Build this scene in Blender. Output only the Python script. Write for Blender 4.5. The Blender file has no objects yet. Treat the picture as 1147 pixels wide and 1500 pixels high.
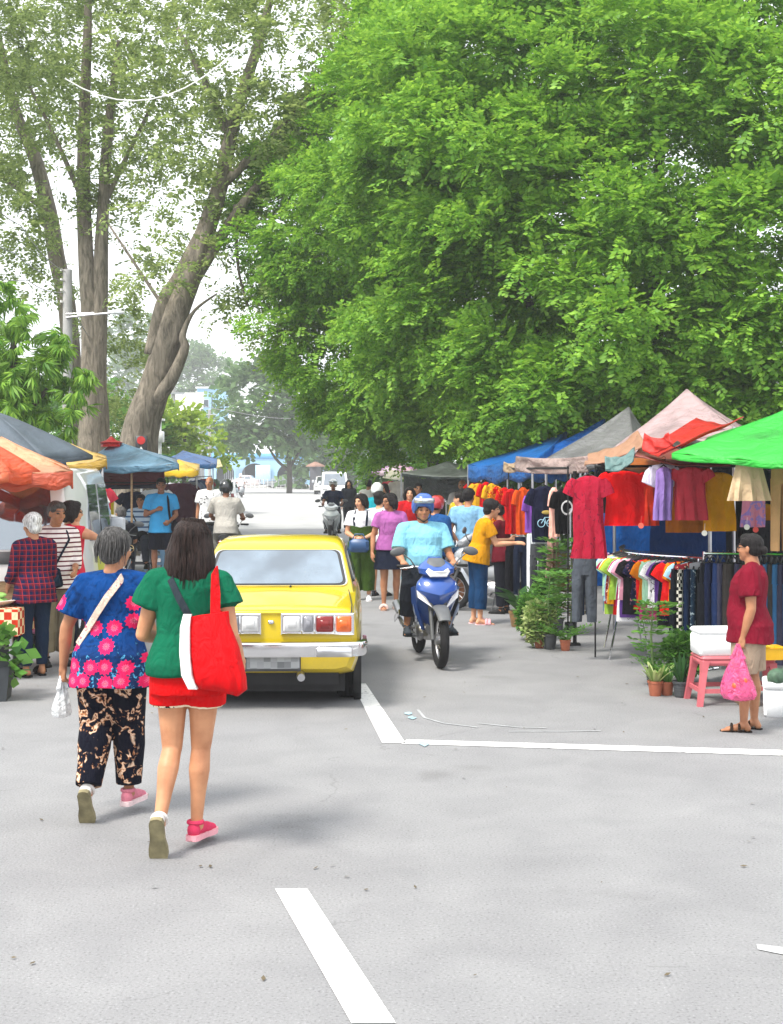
import bpy, math, random
import numpy as np
from mathutils import Vector, Matrix, noise as mnoise
R = math.radians
random.seed(7)
sc = bpy.context.scene
COL = sc.collection
F = 2000.0; CX = 573.5; HY = 690.0; EYE = 1.95
def at(px, py, d): return Vector(((px-CX)/F*d, d, EYE-(py-HY)/F*d))      # a point seen there, d metres away
def gr(px, py):                                                          # a point of the ground
    d = F*EYE/(py-HY); return Vector(((px-CX)/F*d, d, 0))
# ------------------------------------------------------------------ camera and light
cam = bpy.data.cameras.new('camera'); camo = bpy.data.objects.new('camera', cam); COL.objects.link(camo)
camo.location = (0, 0, EYE); camo.rotation_euler = (R(90), 0, 0)
cam.sensor_fit = 'VERTICAL'; cam.sensor_height = 36; cam.lens = 48; cam.shift_y = -0.04
cam.clip_start = .1; cam.clip_end = 3000
sc.camera = camo
SUN_EL, SUN_AZ = 58, 228      # azimuth of the sun, clockwise from +Y (seen from above)
w = bpy.data.worlds.new('World'); sc.world = w; w.use_nodes = True
nt = w.node_tree; nt.nodes.clear()
N = nt.nodes.new; Lk = nt.links.new
sky = N('ShaderNodeTexSky'); sky.sky_type = 'NISHITA'; sky.sun_disc = False
sky.sun_elevation = R(SUN_EL); sky.sun_rotation = R(SUN_AZ); sky.dust_density = 3; sky.air_density = 1.2
tc = N('ShaderNodeTexCoord'); nz = N('ShaderNodeTexNoise'); nz.inputs['Scale'].default_value = 2.2; nz.inputs['Detail'].default_value = 7
rp = N('ShaderNodeValToRGB'); rp.color_ramp.elements[0].position = .22; rp.color_ramp.elements[0].color = (.72,.72,.72,1)
rp.color_ramp.elements[1].position = .6; rp.color_ramp.elements[1].color = (1,1,1,1)
mx = N('ShaderNodeMix'); mx.data_type = 'RGBA'
bg = N('ShaderNodeBackground'); bg.inputs['Strength'].default_value = .11
ow = N('ShaderNodeOutputWorld')
Lk(tc.outputs['Generated'], nz.inputs['Vector']); Lk(nz.outputs['Fac'], rp.inputs['Fac'])
Lk(rp.outputs['Color'], mx.inputs['Factor']); Lk(sky.outputs['Color'], mx.inputs['A']); mx.inputs['B'].default_value = (8.6, 8.9, 9.3, 1)
Lk(mx.outputs['Result'], bg.inputs['Color']); Lk(bg.outputs['Background'], ow.inputs['Surface'])
sl = bpy.data.lights.new('sun', 'SUN'); sl.energy = 2.7; sl.angle = R(15); sl.color = (1, .95, .87)
so = bpy.data.objects.new('sun', sl); COL.objects.link(so)
_a, _e = R(SUN_AZ), R(SUN_EL)
sdir = Vector((math.sin(_a)*math.cos(_e), math.cos(_a)*math.cos(_e), math.sin(_e)))
so.rotation_euler = sdir.to_track_quat('Z', 'Y').to_euler()
sc.view_settings.view_transform = 'Standard'; sc.view_settings.look = 'None'
sc.view_settings.exposure = 1.02; sc.view_settings.gamma = 1
cy = sc.cycles; cy.use_denoising = True; cy.max_bounces = 6; cy.diffuse_bounces = 3; cy.transparent_max_bounces = 12; cy.volume_bounces = 1
cy.sample_clamp_indirect = 6
# ------------------------------------------------------------------ materials
_M = {}
def srgb(h):
    h = h.lstrip('#'); c = [int(h[i:i+2], 16)/255 for i in (0, 2, 4)]
    return tuple(x/12.92 if x <= .04045 else ((x+.055)/1.055)**2.4 for x in c)
def base(name):
    m = bpy.data.materials.new(name); m.use_nodes = True
    n = m.node_tree; return m, n, n.nodes['Principled BSDF']
def ramp(n, stops, interp='LINEAR'):
    r = n.nodes.new('ShaderNodeValToRGB'); cr = r.color_ramp; cr.interpolation = interp
    while len(cr.elements) < len(stops): cr.elements.new(.5)
    for e, (p, c) in zip(cr.elements, stops): e.position = p; e.color = (*c[:3], 1)
    return r
def ocoord(n, scale=(1, 1, 1), loc=(0, 0, 0), kind='Object'):
    t = n.nodes.new('ShaderNodeTexCoord'); mp = n.nodes.new('ShaderNodeMapping')
    mp.inputs['Scale'].default_value = scale; mp.inputs['Location'].default_value = loc
    n.links.new(t.outputs[kind], mp.inputs['Vector']); return mp.outputs['Vector']
def tex(n, vec, scale, detail=4, dist=0, rough=.5):
    t = n.nodes.new('ShaderNodeTexNoise'); t.inputs['Scale'].default_value = scale; t.inputs['Detail'].default_value = detail
    t.inputs['Distortion'].default_value = dist; t.inputs['Roughness'].default_value = rough
    n.links.new(vec, t.inputs['Vector']); return t
def mth(n, op, a, b=None, c=None):
    m = n.nodes.new('ShaderNodeMath'); m.operation = op
    for i, v in enumerate((a, b, c)):
        if v is None: continue
        if isinstance(v, (int, float)): m.inputs[i].default_value = v
        else: n.links.new(v, m.inputs[i])
    return m.outputs[0]
def mixc(n, f, a, b):
    m = n.nodes.new('ShaderNodeMix'); m.data_type = 'RGBA'
    for k, v in (('Factor', f), ('A', a), ('B', b)):
        if isinstance(v, (int, float)): m.inputs[k].default_value = v
        elif isinstance(v, tuple): m.inputs[k].default_value = (*v[:3], 1)
        else: n.links.new(v, m.inputs[k])
    return m.outputs['Result']
def sepx(n, v):
    s = n.nodes.new('ShaderNodeSeparateXYZ'); n.links.new(v, s.inputs[0]); return s.outputs
def bump(n, bs, h, strength, dist=.01):
    b = n.nodes.new('ShaderNodeBump'); b.inputs['Strength'].default_value = strength; b.inputs['Distance'].default_value = dist
    n.links.new(h, b.inputs['Height']); n.links.new(b.outputs['Normal'], bs.inputs['Normal'])
def mat(name, col, rough=.6, var=.18, scale=9, metal=0, spec=.5, bmp=0, bscale=40, bdist=.01, coat=0, sss=0, trans=0, stretch=(1, 1, 1), alpha=1):
    key = (name, col, rough, metal)
    if key in _M: return _M[key]
    if isinstance(col, str): col = srgb(col)
    m, n, b = base(name)
    v = ocoord(n, stretch); t = tex(n, v, scale, 5)
    lo = tuple(c*(1-var) for c in col); hi = tuple(min(1, c*(1+var)) for c in col)
    r = ramp(n, [(.3, lo), (.7, hi)]); n.links.new(t.outputs['Fac'], r.inputs['Fac'])
    n.links.new(r.outputs['Color'], b.inputs['Base Color'])
    b.inputs['Roughness'].default_value = rough; b.inputs['Metallic'].default_value = metal
    b.inputs['Specular IOR Level'].default_value = spec; b.inputs['Coat Weight'].default_value = coat; b.inputs['Coat Roughness'].default_value = .05
    if trans: b.inputs['Transmission Weight'].default_value = trans
    if alpha < 1: b.inputs['Alpha'].default_value = alpha
    if bmp:
        t2 = tex(n, v, bscale, 4); bump(n, b, t2.outputs['Fac'], bmp, bdist)
    _M[key] = m; return m
def cloth(col, name='cloth', rough=.85, wr=.8): # woven cloth with soft wrinkles
    key = ('cl', name, col)
    if key in _M: return _M[key]
    c = srgb(col) if isinstance(col, str) else col
    m, n, b = base(name)
    v = ocoord(n); t = tex(n, v, 5, 4)
    r = ramp(n, [(.3, tuple(x*.82 for x in c)), (.7, tuple(min(1, x*1.14) for x in c))]); n.links.new(t.outputs['Fac'], r.inputs['Fac'])
    n.links.new(r.outputs['Color'], b.inputs['Base Color']); finish_cloth(n, b, rough, wr)
    _M[key] = m; return m
def finish_cloth(n, b, rough=.85, wr=.8):
    b.inputs['Roughness'].default_value = rough; b.inputs['Specular IOR Level'].default_value = .08
    v = ocoord(n, (1, 1, .55)); t = tex(n, v, 16, 3, .8); bump(n, b, t.outputs['Fac'], wr, .03)
# ------------------------------------------------------------------ geometry
def frame(d):
    d = Vector(d).normalized(); a = Vector((0, 0, 1)) if abs(d.z) < .9 else Vector((0, 1, 0))
    u = d.cross(a).normalized(); return u, u.cross(d).normalized(), d
class MB:
    def __init__(s): s.v = []; s.f = []; s.m = []; s.mi = 0
    def add(s, vs, fs):
        o = len(s.v); s.v += [tuple(x) for x in vs]; s.f += [tuple(i+o for i in f) for f in fs]; s.m += [s.mi]*len(fs); return s
    def slot(s, i): s.mi = i; return s
    def loft(s, rings, cap=True, closed=False):          # rings: equal-length lists of points
        k = len(rings[0]); vs = [p for r in rings for p in r]; fs = []
        nr = len(rings)
        for i in range(nr if closed else nr-1):
            a, b = i*k, ((i+1) % nr)*k
            for j in range(k):
                j2 = (j+1) % k; fs.append((a+j, a+j2, b+j2, b+j))
        if cap and not closed:
            fs.append(tuple(range(k-1, -1, -1))); fs.append(tuple((nr-1)*k+j for j in range(k)))
        return s.add(vs, fs)
    def tube(s, pts, rad, seg=10, cap=True, flat=1):
        pts = [Vector(p) for p in pts]
        if not isinstance(rad, (list, tuple)): rad = [rad]*len(pts)
        rings = []; u = None
        for i, p in enumerate(pts):
            d = (pts[min(i+1, len(pts)-1)]-pts[max(i-1, 0)])
            if d.length < 1e-9: d = Vector((0, 0, 1))
            d.normalize()
            if u is None: u = frame(d)[0]
            u = (u-d*u.dot(d))
            u = u.normalized() if u.length > 1e-6 else frame(d)[0]
            v = d.cross(u)
            rings.append([p+u*(math.cos(t)*rad[i])+v*(math.sin(t)*rad[i]*flat) for t in [2*math.pi*j/seg for j in range(seg)]])
        return s.loft(rings, cap)
    def caps(s, p0, p1, r0, r1, seg=12):                 # tapered capsule
        p0, p1 = Vector(p0), Vector(p1); u, v, d = frame(p1-p0 if (p1-p0).length > 1e-7 else (0, 0, 1))
        rings = []
        for k in (-80, -50, -25, 0): rings.append((p0+d*(r0*math.sin(R(k))), r0*math.cos(R(k))))
        for k in (0, 25, 50, 80): rings.append((p1+d*(r1*math.sin(R(k))), r1*math.cos(R(k))))
        return s.loft([[c+u*(math.cos(t)*r)+v*(math.sin(t)*r) for t in [2*math.pi*j/seg for j in range(seg)]] for c, r in rings])
    def chain(s, pts, rs, seg=12):
        for i in range(len(pts)-1): s.caps(pts[i], pts[i+1], rs[i], rs[i+1], seg)
        return s
    def ell(s, c, r, rot=None, seg=16, nr=9):
        c = Vector(c); rings = []
        if isinstance(r, (int, float)): r = (r, r, r)
        for i in range(nr):
            a = -math.pi/2+math.pi*(i+.12)/(nr-1+.24); rings.append([Vector((math.cos(t)*math.cos(a)*r[0], math.sin(t)*math.cos(a)*r[1], math.sin(a)*r[2])) for t in [2*math.pi*j/seg for j in range(seg)]])
        if rot is not None: rings = [[rot @ p for p in q] for q in rings]
        return s.loft([[p+c for p in q] for q in rings])
    def box(s, c, d, rot=None, bev=.0):
        c = Vector(c); x, y, z = d[0]/2, d[1]/2, d[2]/2
        if bev <= 0:
            vs = [Vector((i*x, j*y, k*z)) for k in (-1, 1) for j in (-1, 1) for i in (-1, 1)]
            fs = [(0, 2, 3, 1), (4, 5, 7, 6), (0, 1, 5, 4), (1, 3, 7, 5), (3, 2, 6, 7), (2, 0, 4, 6)]
            if rot is not None: vs = [rot @ p for p in vs]
            return s.add([p+c for p in vs], fs)
        b = min(bev, x*.9, y*.9, z*.9); rings = []
        def rr(hx, hy, z): # octagon outline
            return [Vector(q) for q in ((hx-b, -hy, z), (hx, -hy+b, z), (hx, hy-b, z), (hx-b, hy, z), (-hx+b, hy, z), (-hx, hy-b, z), (-hx, -hy+b, z), (-hx+b, -hy, z))]
        rings = [rr(x-b*.7, y-b*.7, -z), rr(x, y, -z+b), rr(x, y, z-b), rr(x-b*.7, y-b*.7, z)]
        if rot is not None: rings = [[rot @ p for p in q] for q in rings]
        return s.loft([[p+c for p in q] for q in rings])
    def lathe(s, prof, c=(0, 0, 0), axis=(0, 0, 1), seg=24, cap=False):
        u, v, d = frame(axis); c = Vector(c)
        return s.loft([[c+d*z+u*(math.cos(t)*r)+v*(math.sin(t)*r) for t in [2*math.pi*j/seg for j in range(seg)]] for r, z in prof], cap)
    def torus(s, c, axis, RR, r, seg=28, s2=8, flat=1):
        u, v, d = frame(axis); c = Vector(c); rings = []
        for i in range(seg):
            a = 2*math.pi*i/seg; e = u*math.cos(a)+v*math.sin(a)
            rings.append([c+e*(RR+r*math.cos(t))+d*(r*flat*math.sin(t)) for t in [2*math.pi*j/s2 for j in range(s2)]])
        return s.loft(rings, closed=True)
    def prism(s, poly, a, b):                            # poly: 3D points, extruded from offset a to offset b
        a, b = Vector(a), Vector(b); k = len(poly)
        return s.loft([[Vector(p)+a for p in poly], [Vector(p)+b for p in poly]])
    def grid(s, fn, nu, nv):
        vs = [fn(i/nu, j/nv) for j in range(nv+1) for i in range(nu+1)]
        return s.add(vs, [(j*(nu+1)+i, j*(nu+1)+i+1, (j+1)*(nu+1)+i+1, (j+1)*(nu+1)+i) for j in range(nv) for i in range(nu)])
    def mesh(s, name):
        me = bpy.data.meshes.new(name); me.from_pydata(s.v, [], s.f); me.update(); return me
    def build(s, name, mats, parent=None, smooth=True, loc=None, thick=0, angle=40):
        me = s.mesh(name)
        for m in (mats if isinstance(mats, (list, tuple)) else [mats]): me.materials.append(m)
        if len(me.materials) > 1: me.polygons.foreach_set('material_index', s.m)
        if smooth:
            me.polygons.foreach_set('use_smooth', [True]*len(me.polygons))
            if angle: me.set_sharp_from_angle(angle=R(angle))
        o = bpy.data.objects.new(name, me); COL.objects.link(o)
        if parent is not None: o.parent = parent
        if loc is not None: o.location = loc
        if thick:
            q = o.modifiers.new('solid', 'SOLIDIFY'); q.thickness = thick; q.offset = 0
        return o
def thing(name, label, cat, loc=(0, 0, 0), rz=0, group=None, scale=1):
    o = bpy.data.objects.new(name, None); COL.objects.link(o); o.empty_display_size = .1
    o.location = loc; o.rotation_euler = (0, 0, R(rz)); o.scale = (scale,)*3
    o['label'] = label; o['category'] = cat
    if group: o['group'] = group
    return o
def tag(o, label=None, cat=None, group=None, kind=None):
    for k, v in (('label', label), ('category', cat), ('group', group), ('kind', kind)):
        if v: o[k] = v
    return o
def kids(o): return [c for c in bpy.data.objects if c.parent is o]
def dup(o, label=None, loc=None, rz=None, group=None, parent=None):
    c = o.copy(); COL.objects.link(c)
    if parent is not None: c.parent = parent
    for ch in list(o.children): dup(ch, parent=c)
    if label: c['label'] = label
    if group: c['group'] = group
    if loc is not None: c.location = loc
    if rz is not None: c.rotation_euler = (0, 0, R(rz))
    return c
def remesh(mb, vox, smooth=3, name='body'):              # one continuous skin over everything in mb
    me = mb.mesh('tmp'); o = bpy.data.objects.new('tmp', me); COL.objects.link(o)
    q = o.modifiers.new('r', 'REMESH'); q.mode = 'VOXEL'; q.voxel_size = vox; q.adaptivity = 0
    if smooth:
        q = o.modifiers.new('s', 'SMOOTH'); q.factor = .5; q.iterations = smooth
    dg = bpy.context.evaluated_depsgraph_get(); ev = o.evaluated_get(dg)
    out = bpy.data.meshes.new_from_object(ev); out.name = name
    bpy.data.objects.remove(o); bpy.data.meshes.remove(me)
    out.polygons.foreach_set('use_smooth', [True]*len(out.polygons))
    return out
def link(me, name, mats, parent=None):
    me.materials.clear()
    for m in (mats if isinstance(mats, (list, tuple)) else [mats]): me.materials.append(m)
    o = bpy.data.objects.new(name, me); COL.objects.link(o)
    if parent is not None: o.parent = parent
    return o
def wrinkle(me, amp, freq=9, seed=0, zs=.5):             # soft folds along the normals
    n = len(me.vertices); co = np.empty(n*3, np.float32); no = np.empty(n*3, np.float32)
    me.vertices.foreach_get('co', co); me.vertices.foreach_get('normal', no); co = co.reshape(-1, 3); no = no.reshape(-1, 3)
    rg = np.random.default_rng(seed); h = np.zeros(n)
    for k in range(9):
        d = rg.normal(size=3); d[2] *= zs; d *= freq*(.6+.25*k)/np.linalg.norm(d); ph = rg.uniform(0, 6.28)
        h += np.sin(co@d+ph+1.3*np.sin(co@np.roll(d, 1)*.6+ph))/(1+.35*k)
    co += no*(h*amp/2.2)[:, None]
    me.vertices.foreach_set('co', co.astype(np.float32).ravel()); me.update()
def rot2(v, deg):
    return Matrix.Rotation(R(deg), 3, 'Z') @ Vector(v)
CHROME = mat('chrome', (.78, .78, .8), .12, .05, metal=1)
STEEL = mat('steel', (.5, .5, .52), .3, .12, metal=1)
BLACK = mat('black_plastic', (.012, .012, .013), .5, .3, spec=.25)
RUBBER = mat('tyre_rubber', (.016, .016, .017), .85, .3, spec=.2, bmp=.3, bscale=60)
WHITEP = mat('white_paint', (.78, .78, .76), .35, .05)
WOOD = mat('wood', (.32, .2, .1), .7, .35, stretch=(1, 1, 8))
# ------------------------------------------------------------------ people
SK = {'a': '#bd8864', 'b': '#a67555', 'c': '#cc9a78', 'd': '#8a5e46'}
def skin(k):
    key = ('skin', k)
    if key in _M: return _M[key]
    c = srgb(SK[k]); m, n, b = base('skin')
    v = ocoord(n); t = tex(n, v, 9, 5)
    r = ramp(n, [(.32, (c[0]*.8, c[1]*.7, c[2]*.66)), (.66, tuple(x*1.1 for x in c))]); n.links.new(t.outputs['Fac'], r.inputs['Fac'])
    n.links.new(r.outputs['Color'], b.inputs['Base Color']); b.inputs['Roughness'].default_value = .5
    b.inputs['Subsurface Weight'].default_value = .0; b.inputs['Specular IOR Level'].default_value = .35
    t2 = tex(n, v, 90, 3); bump(n, b, t2.outputs['Fac'], .15, .004)
    _M[key] = m; return m
EYEM = mat('eye', (.02, .014, .012), .25, .1)
LIP = mat('lip', (.36, .13, .1), .5, .1)
def hairm(k):
    cols = {'black': (.012, .01, .01), 'brown': (.02, .012, .01), 'grey': (.2, .2, .2), 'white': (.55, .54, .52), 'salt': (.075, .072, .07)}
    key = ('hair', k)
    if key in _M: return _M[key]
    c = cols[k]; m, n, b = base('hair')
    v = ocoord(n, (7, 7, .9)); t = tex(n, v, 12, 5, .6)
    lo = .45 if k != 'black' else .6
    r = ramp(n, [(.35, tuple(x*lo for x in c)), (.68, tuple(min(.9, x*1.7) for x in c))]); n.links.new(t.outputs['Fac'], r.inputs['Fac'])
    n.links.new(r.outputs['Color'], b.inputs['Base Color']); b.inputs['Roughness'].default_value = .5; b.inputs['Specular IOR Level'].default_value = .16
    bump(n, b, t.outputs['Fac'], .8, .02); _M[key] = m; return m
FEM = [(-.105, .07, .075, 0), (-.05, .158, .118, -.012), (0, .163, .12, -.015), (.07, .15, .105, -.005), (.15, .13, .092, .005), (.25, .137, .1, .01), (.335, .148, .106, .012), (.39, .148, .094, .002), (.425, .118, .078, -.006), (.455, .078, .062, -.01), (.49, .056, .052, -.012)]
MAL = [(-.105, .07, .075, 0), (-.05, .148, .112, -.008), (0, .152, .115, -.01), (.07, .147, .108, 0), (.15, .145, .105, .008), (.25, .155, .11, .01), (.335, .166, .115, .012), (.39, .166, .1, .002), (.425, .132, .084, -.006), (.455, .088, .066, -.01), (.49, .062, .056, -.012)]
def nrm(v): return Vector(v).normalized()
class Body:
    """A posed skeleton facing +Y, feet on z = 0, 1.62 m tall; grows a skin and clothes from the same joints."""
    def __init__(s, sex='f', fat=1.0, belly=0, bust=0, lean=0, side=0, twist=0, head=(0, 0, 0), arms=None, legs=None, pz=None, hunch=0, shoulder=1):
        s.sex, s.fat, s.belly, s.bust = sex, fat, belly, bust
        s.rings = []
        for z, rx, ry, oy in (FEM if sex == 'f' else MAL):
            k = math.exp(-((z-.12)/.1)**2)
            s.rings.append((z, rx*(fat if z < .44 else 1+(fat-1)*.4)*(shoulder if z > .3 else 1), (ry+belly*k*.5)*(fat if z < .44 else 1), oy+belly*k*.55-hunch*max(0, z-.2)**1.2*.0))
        s.T = Matrix.Rotation(R(twist), 3, 'Z') @ Matrix.Rotation(R(side), 3, 'Y') @ Matrix.Rotation(R(-lean), 3, 'X')
        s.hunch = hunch
        legs = legs or {}; arms = arms or {}
        s.hip, s.kn, s.an, s.ft, s.fd = {}, {}, {}, {}, {}
        base_z = 0
        for sd, sg in (('R', 1), ('L', -1)):
            th, sh, fp, yaw = legs.get(sd, ((0.02, 0.02, -1), (0, -.03, -1), 0, 6))
            h = Vector((sg*.085, 0, -.03)); t = nrm((sg*th[0], th[1], th[2])); c = nrm((sg*sh[0], sh[1], sh[2]))
            k = h+t*.40; a = k+c*.385
            s.hip[sd], s.kn[sd], s.an[sd] = h, k, a
            fdir = Matrix.Rotation(R(-sg*yaw), 3, 'Z') @ (Matrix.Rotation(R(-fp), 3, 'X') @ Vector((0, 1, 0))); s.fd[sd] = fdir
            up = Matrix.Rotation(R(-sg*yaw), 3, 'Z') @ (Matrix.Rotation(R(-fp), 3, 'X') @ Vector((0, 0, 1)))
            s.ft[sd] = up
            base_z = min(base_z, (a-up*.075+fdir*.16).z, (a-up*.075-fdir*.05).z)
        s.P = Vector((0, 0, pz if pz is not None else -base_z))
        for d in (s.hip, s.kn, s.an):
            for k in d: d[k] = d[k]+s.P
        s.sh, s.el, s.wr, s.hf, s.hn, s.curl = {}, {}, {}, {}, {}, {}
        sw = (.158 if sex == 'f' else .178)*(1+(fat-1)*.5)*shoulder
        for sd, sg in (('R', 1), ('L', -1)):
            a = arms.get(sd, {}); u = a.get('u', (.16, .02, -1)); f = a.get('f', (.06, .22, -1))
            j = s.tp((sg*sw, -.008, .408)); e = j+nrm((sg*u[0], u[1], u[2]))*.275; wv = nrm((sg*f[0], f[1], f[2])); wq = e+wv*.235
            s.sh[sd], s.el[sd], s.wr[sd] = j, e, wq
            hd = a.get('h'); s.hf[sd] = nrm((sg*hd[0], hd[1], hd[2])) if hd else wv
            n_ = a.get('n', (-1, -.25, 0)); s.hn[sd] = nrm((sg*n_[0], n_[1], n_[2])); s.curl[sd] = a.get('c', 22)
        s.nb = s.tp((0, -.012, .485)); hy, hp, hr = head
        s.HR = Matrix.Rotation(R(hy), 3, 'Z') @ Matrix.Rotation(R(-hp), 3, 'X') @ Matrix.Rotation(R(hr), 3, 'Y')
        s.HC = s.nb+(s.T @ Vector((0, .012+hunch, .045)))+s.HR @ Vector((0, .02, .094))
    def tp(s, p):
        p = Vector(p); z = p.z
        if s.hunch and z > .2: p = p+Vector((0, s.hunch*((z-.2)/.28)**2, 0))
        return s.P + s.T @ p
    def torso(s, mb, z0, z1, inf=0, flare=0, seg=24, extra=None):
        zs = [q[0] for q in s.rings]; out = []
        lo = [z0]+[z for z in zs if z0+.01 < z < z1-.01]+[z1]
        for z in lo:
            q = [np.interp(z, zs, [r[i] for r in s.rings]) for i in (1, 2, 3)]
            if z < -.05: q = [s.rings[1][1], s.rings[1][2], s.rings[1][3]]
            g = inf+flare*max(0, (.16-z)/.25)
            rx, ry = q[0]+g, q[1]+g
            out.append([s.tp((math.copysign(abs(math.cos(t))**.85, math.cos(t))*rx, math.copysign(abs(math.sin(t))**.9, math.sin(t))*ry+q[2], z)) for t in [2*math.pi*j/seg for j in range(seg)]])
        mb.loft(out)
        if s.bust and z1 > .35:
            for sg in (1, -1): mb.ell(s.tp((sg*.06*s.fat, .07*s.fat, .275)), (.08+inf*.5, .05+s.bust+inf*.5, .075+inf*.5), s.T.copy())
    def surf(s, x, z, inf=.03, back=True):
        q = [np.interp(z, [r[0] for r in s.rings], [r[i] for r in s.rings]) for i in (1, 2, 3)]; rx, ry = q[0]+inf, q[1]+inf
        return s.tp((x, q[2]+(-1 if back else 1)*ry*math.sqrt(max(0, 1-min(1, abs(x)/rx)**2.1)), z))
    def over(s, sx, ex, ez, inf=.034, front=None, top=.465):   # strap path: chest, over the shoulder, down the back to (ex, ez)
        P = [s.surf(sx*1.1, .36, inf, False), s.surf(sx, .43, inf*.8, False), s.tp((sx, -.012, top+inf*.55)), s.surf(sx, .43, inf*.9)]
        for k in (.25, .5, .75, 1): P.append(s.surf(sx+(ex-sx)*k, .43+(ez-.43)*k, inf))
        if front: P = [s.surf(front[0], front[1], inf, False), s.surf((front[0]+sx)/2, (front[1]+.36)/2, inf, False)]+P
        return P
    def hx(s, p): return s.HC + s.HR @ Vector(p)
    def skinmesh(s, vox, sm, hands=True, shoes=True):
        mb = MB(); f = s.fat; fl = 1+(f-1)*.7
        s.torso(mb, -.105, .49)
        for sd, sg in (('R', 1), ('L', -1)):
            mb.caps(s.tp((sg*.035, -.012, .45)), s.sh[sd], .045*fl, .05*fl)
            mb.chain([s.sh[sd], s.sh[sd].lerp(s.el[sd], .4), s.el[sd]], [.048*fl, .045*fl, .035*fl])
            mb.chain([s.el[sd], s.el[sd].lerp(s.wr[sd], .3), s.wr[sd]], [.036*fl, .037*fl, .024])
            t = s.kn[sd]-s.hip[sd]; c = s.an[sd]-s.kn[sd]; bk = nrm(s.T @ Vector((0, -1, 0)))
            mb.chain([s.hip[sd], s.hip[sd]+t*.45, s.kn[sd]], [.086*f, .072*fl, .05*fl])
            pb = c.cross(Vector((1, 0, 0))); pb = nrm(pb) if pb.length > .01 else bk
            if pb.y > 0: pb = -pb
            mb.chain([s.kn[sd], s.kn[sd]+c*.3+pb*.012, s.kn[sd]+c*.62+pb*.004, s.an[sd]], [.047*fl, .052*fl, .038*fl, .03])
            if shoes:
                up, fd = s.ft[sd], s.fd[sd]; b = s.an[sd]
                mb.chain([b, b-up*.045-fd*.03], [.032, .03]); mb.chain([b-up*.02, b-up*.05+fd*.07, b-up*.058+fd*.13], [.034, .03, .022])
                sx = fd.cross(up)
                for i, (o, l) in enumerate(((-.024, .175), (-.008, .178), (.008, .172), (.02, .162), (.031, .15))):
                    o *= -sg*1.0; mb.caps(b-up*.062+fd*.12+sx*o, b-up*.066+fd*l+sx*o*1.25, .0125, .009 if i else .012, 8)
            if hands: s.hand(mb, sd, sg)
        mb.chain([s.nb-(s.T @ Vector((0, 0, .03))), s.hx((0, -.012, -.07))], [.058*(1+(f-1)*.5), .05*(1+(f-1)*.5)])
        H = s.HR.copy()
        mb.ell(s.hx((0, -.012, .03)), (.072, .09, .082), H); mb.ell(s.hx((0, .02, -.03)), (.06*(1+(f-1)*.6), .068, .085), H)
        mb.ell(s.hx((0, .05, -.088)), (.034, .034, .026), H); mb.ell(s.hx((0, .072, .022)), (.05, .018, .012), H)
        mb.chain([s.hx((0, .084, .01)), s.hx((0, .1, -.028))], [.009, .0135]); mb.ell(s.hx((0, .093, -.034)), (.0175, .011, .009), H)
        mb.ell(s.hx((0, .079, -.062)), (.024, .013, .012), H)
        for sg in (1, -1):
            mb.ell(s.hx((sg*.036, .062, -.03)), (.024, .02, .022), H); mb.ell(s.hx((sg*.074, -.005, -.015)), (.009, .019, .031), H); mb.ell(s.hx((sg*.031, .076, .001)), (.014, .01, .009), H)
        me = remesh(mb, vox, sm)
        n = len(me.polygons); ce = np.empty(n*3, np.float32); me.polygons.foreach_get('center', ce); ce = ce.reshape(-1, 3)
        idx = np.zeros(n, np.int32); Hi = np.array(H.transposed()); loc = (ce-np.array(s.HC))@Hi.T
        for sg in (1, -1):
            idx[(((loc[:, 0]-sg*.031)/.015)**2+((loc[:, 2]-.0)/.0075)**2 < 1) & (loc[:, 1] > .06)] = 1
            idx[(((loc[:, 0]-sg*.033)/.021)**2+((loc[:, 2]-.024)/.006)**2 < 1) & (loc[:, 1] > .05)] = 3
        idx[((loc[:, 0]/.024)**2+((loc[:, 2]+.064)/.0095)**2 < 1) & (loc[:, 1] > .06)] = 2
        s._idx = idx; return me
    def hand(s, mb, sd, sg):
        w_, f, n = s.wr[sd], s.hf[sd], s.hn[sd]; n = nrm(n-f*n.dot(f)); t = f.cross(n)
        ref = Vector((0, 1, .3)) if f.z < -.6 else Vector((-sg*.6, 0, 1))
        if t.dot(ref) < 0: t = -t
        rot = Matrix((t, f, n)).transposed()
        mb.caps(w_, w_+f*.03, .024, .026, 10)
        mb.ell(w_+f*.052, (.04, .05, .016), rot); mb.ell(w_+f*.075, (.038, .026, .014), rot)
        c = R(s.curl[sd])
        for i, L in enumerate((.9, 1.0, .95, .76)):
            b = w_+f*(.088-abs(i-1.3)*.004)+t*(.029-i*.0195); d = f; pts = [b-f*.012]
            for k, ln in enumerate((.034, .025, .019)):
                a = c*(1+.25*i*.4)*(.75 if k == 0 else 1); d = (Matrix.Rotation(a, 3, t) @ d)
                if (Matrix.Rotation(a, 3, t) @ f).dot(n) < 0: d = Matrix.Rotation(-2*a, 3, t) @ d
                pts.append(pts[-1]+d*(ln*L+(.012 if k == 0 else 0)))
            mb.chain(pts, [.0098, .0092, .0085, .007], 8)
        b = w_+f*.022+t*.022; d = nrm(f*.75+t*.62+n*(.2+.3*math.sin(c))); e = b+d*.045; d2 = nrm(f*.95+t*(.25-.5*math.sin(c))+n*.35*math.sin(c)*2)
        mb.chain([b, e, e+d2*.03], [.0125, .0105, .0085], 8)
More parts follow.
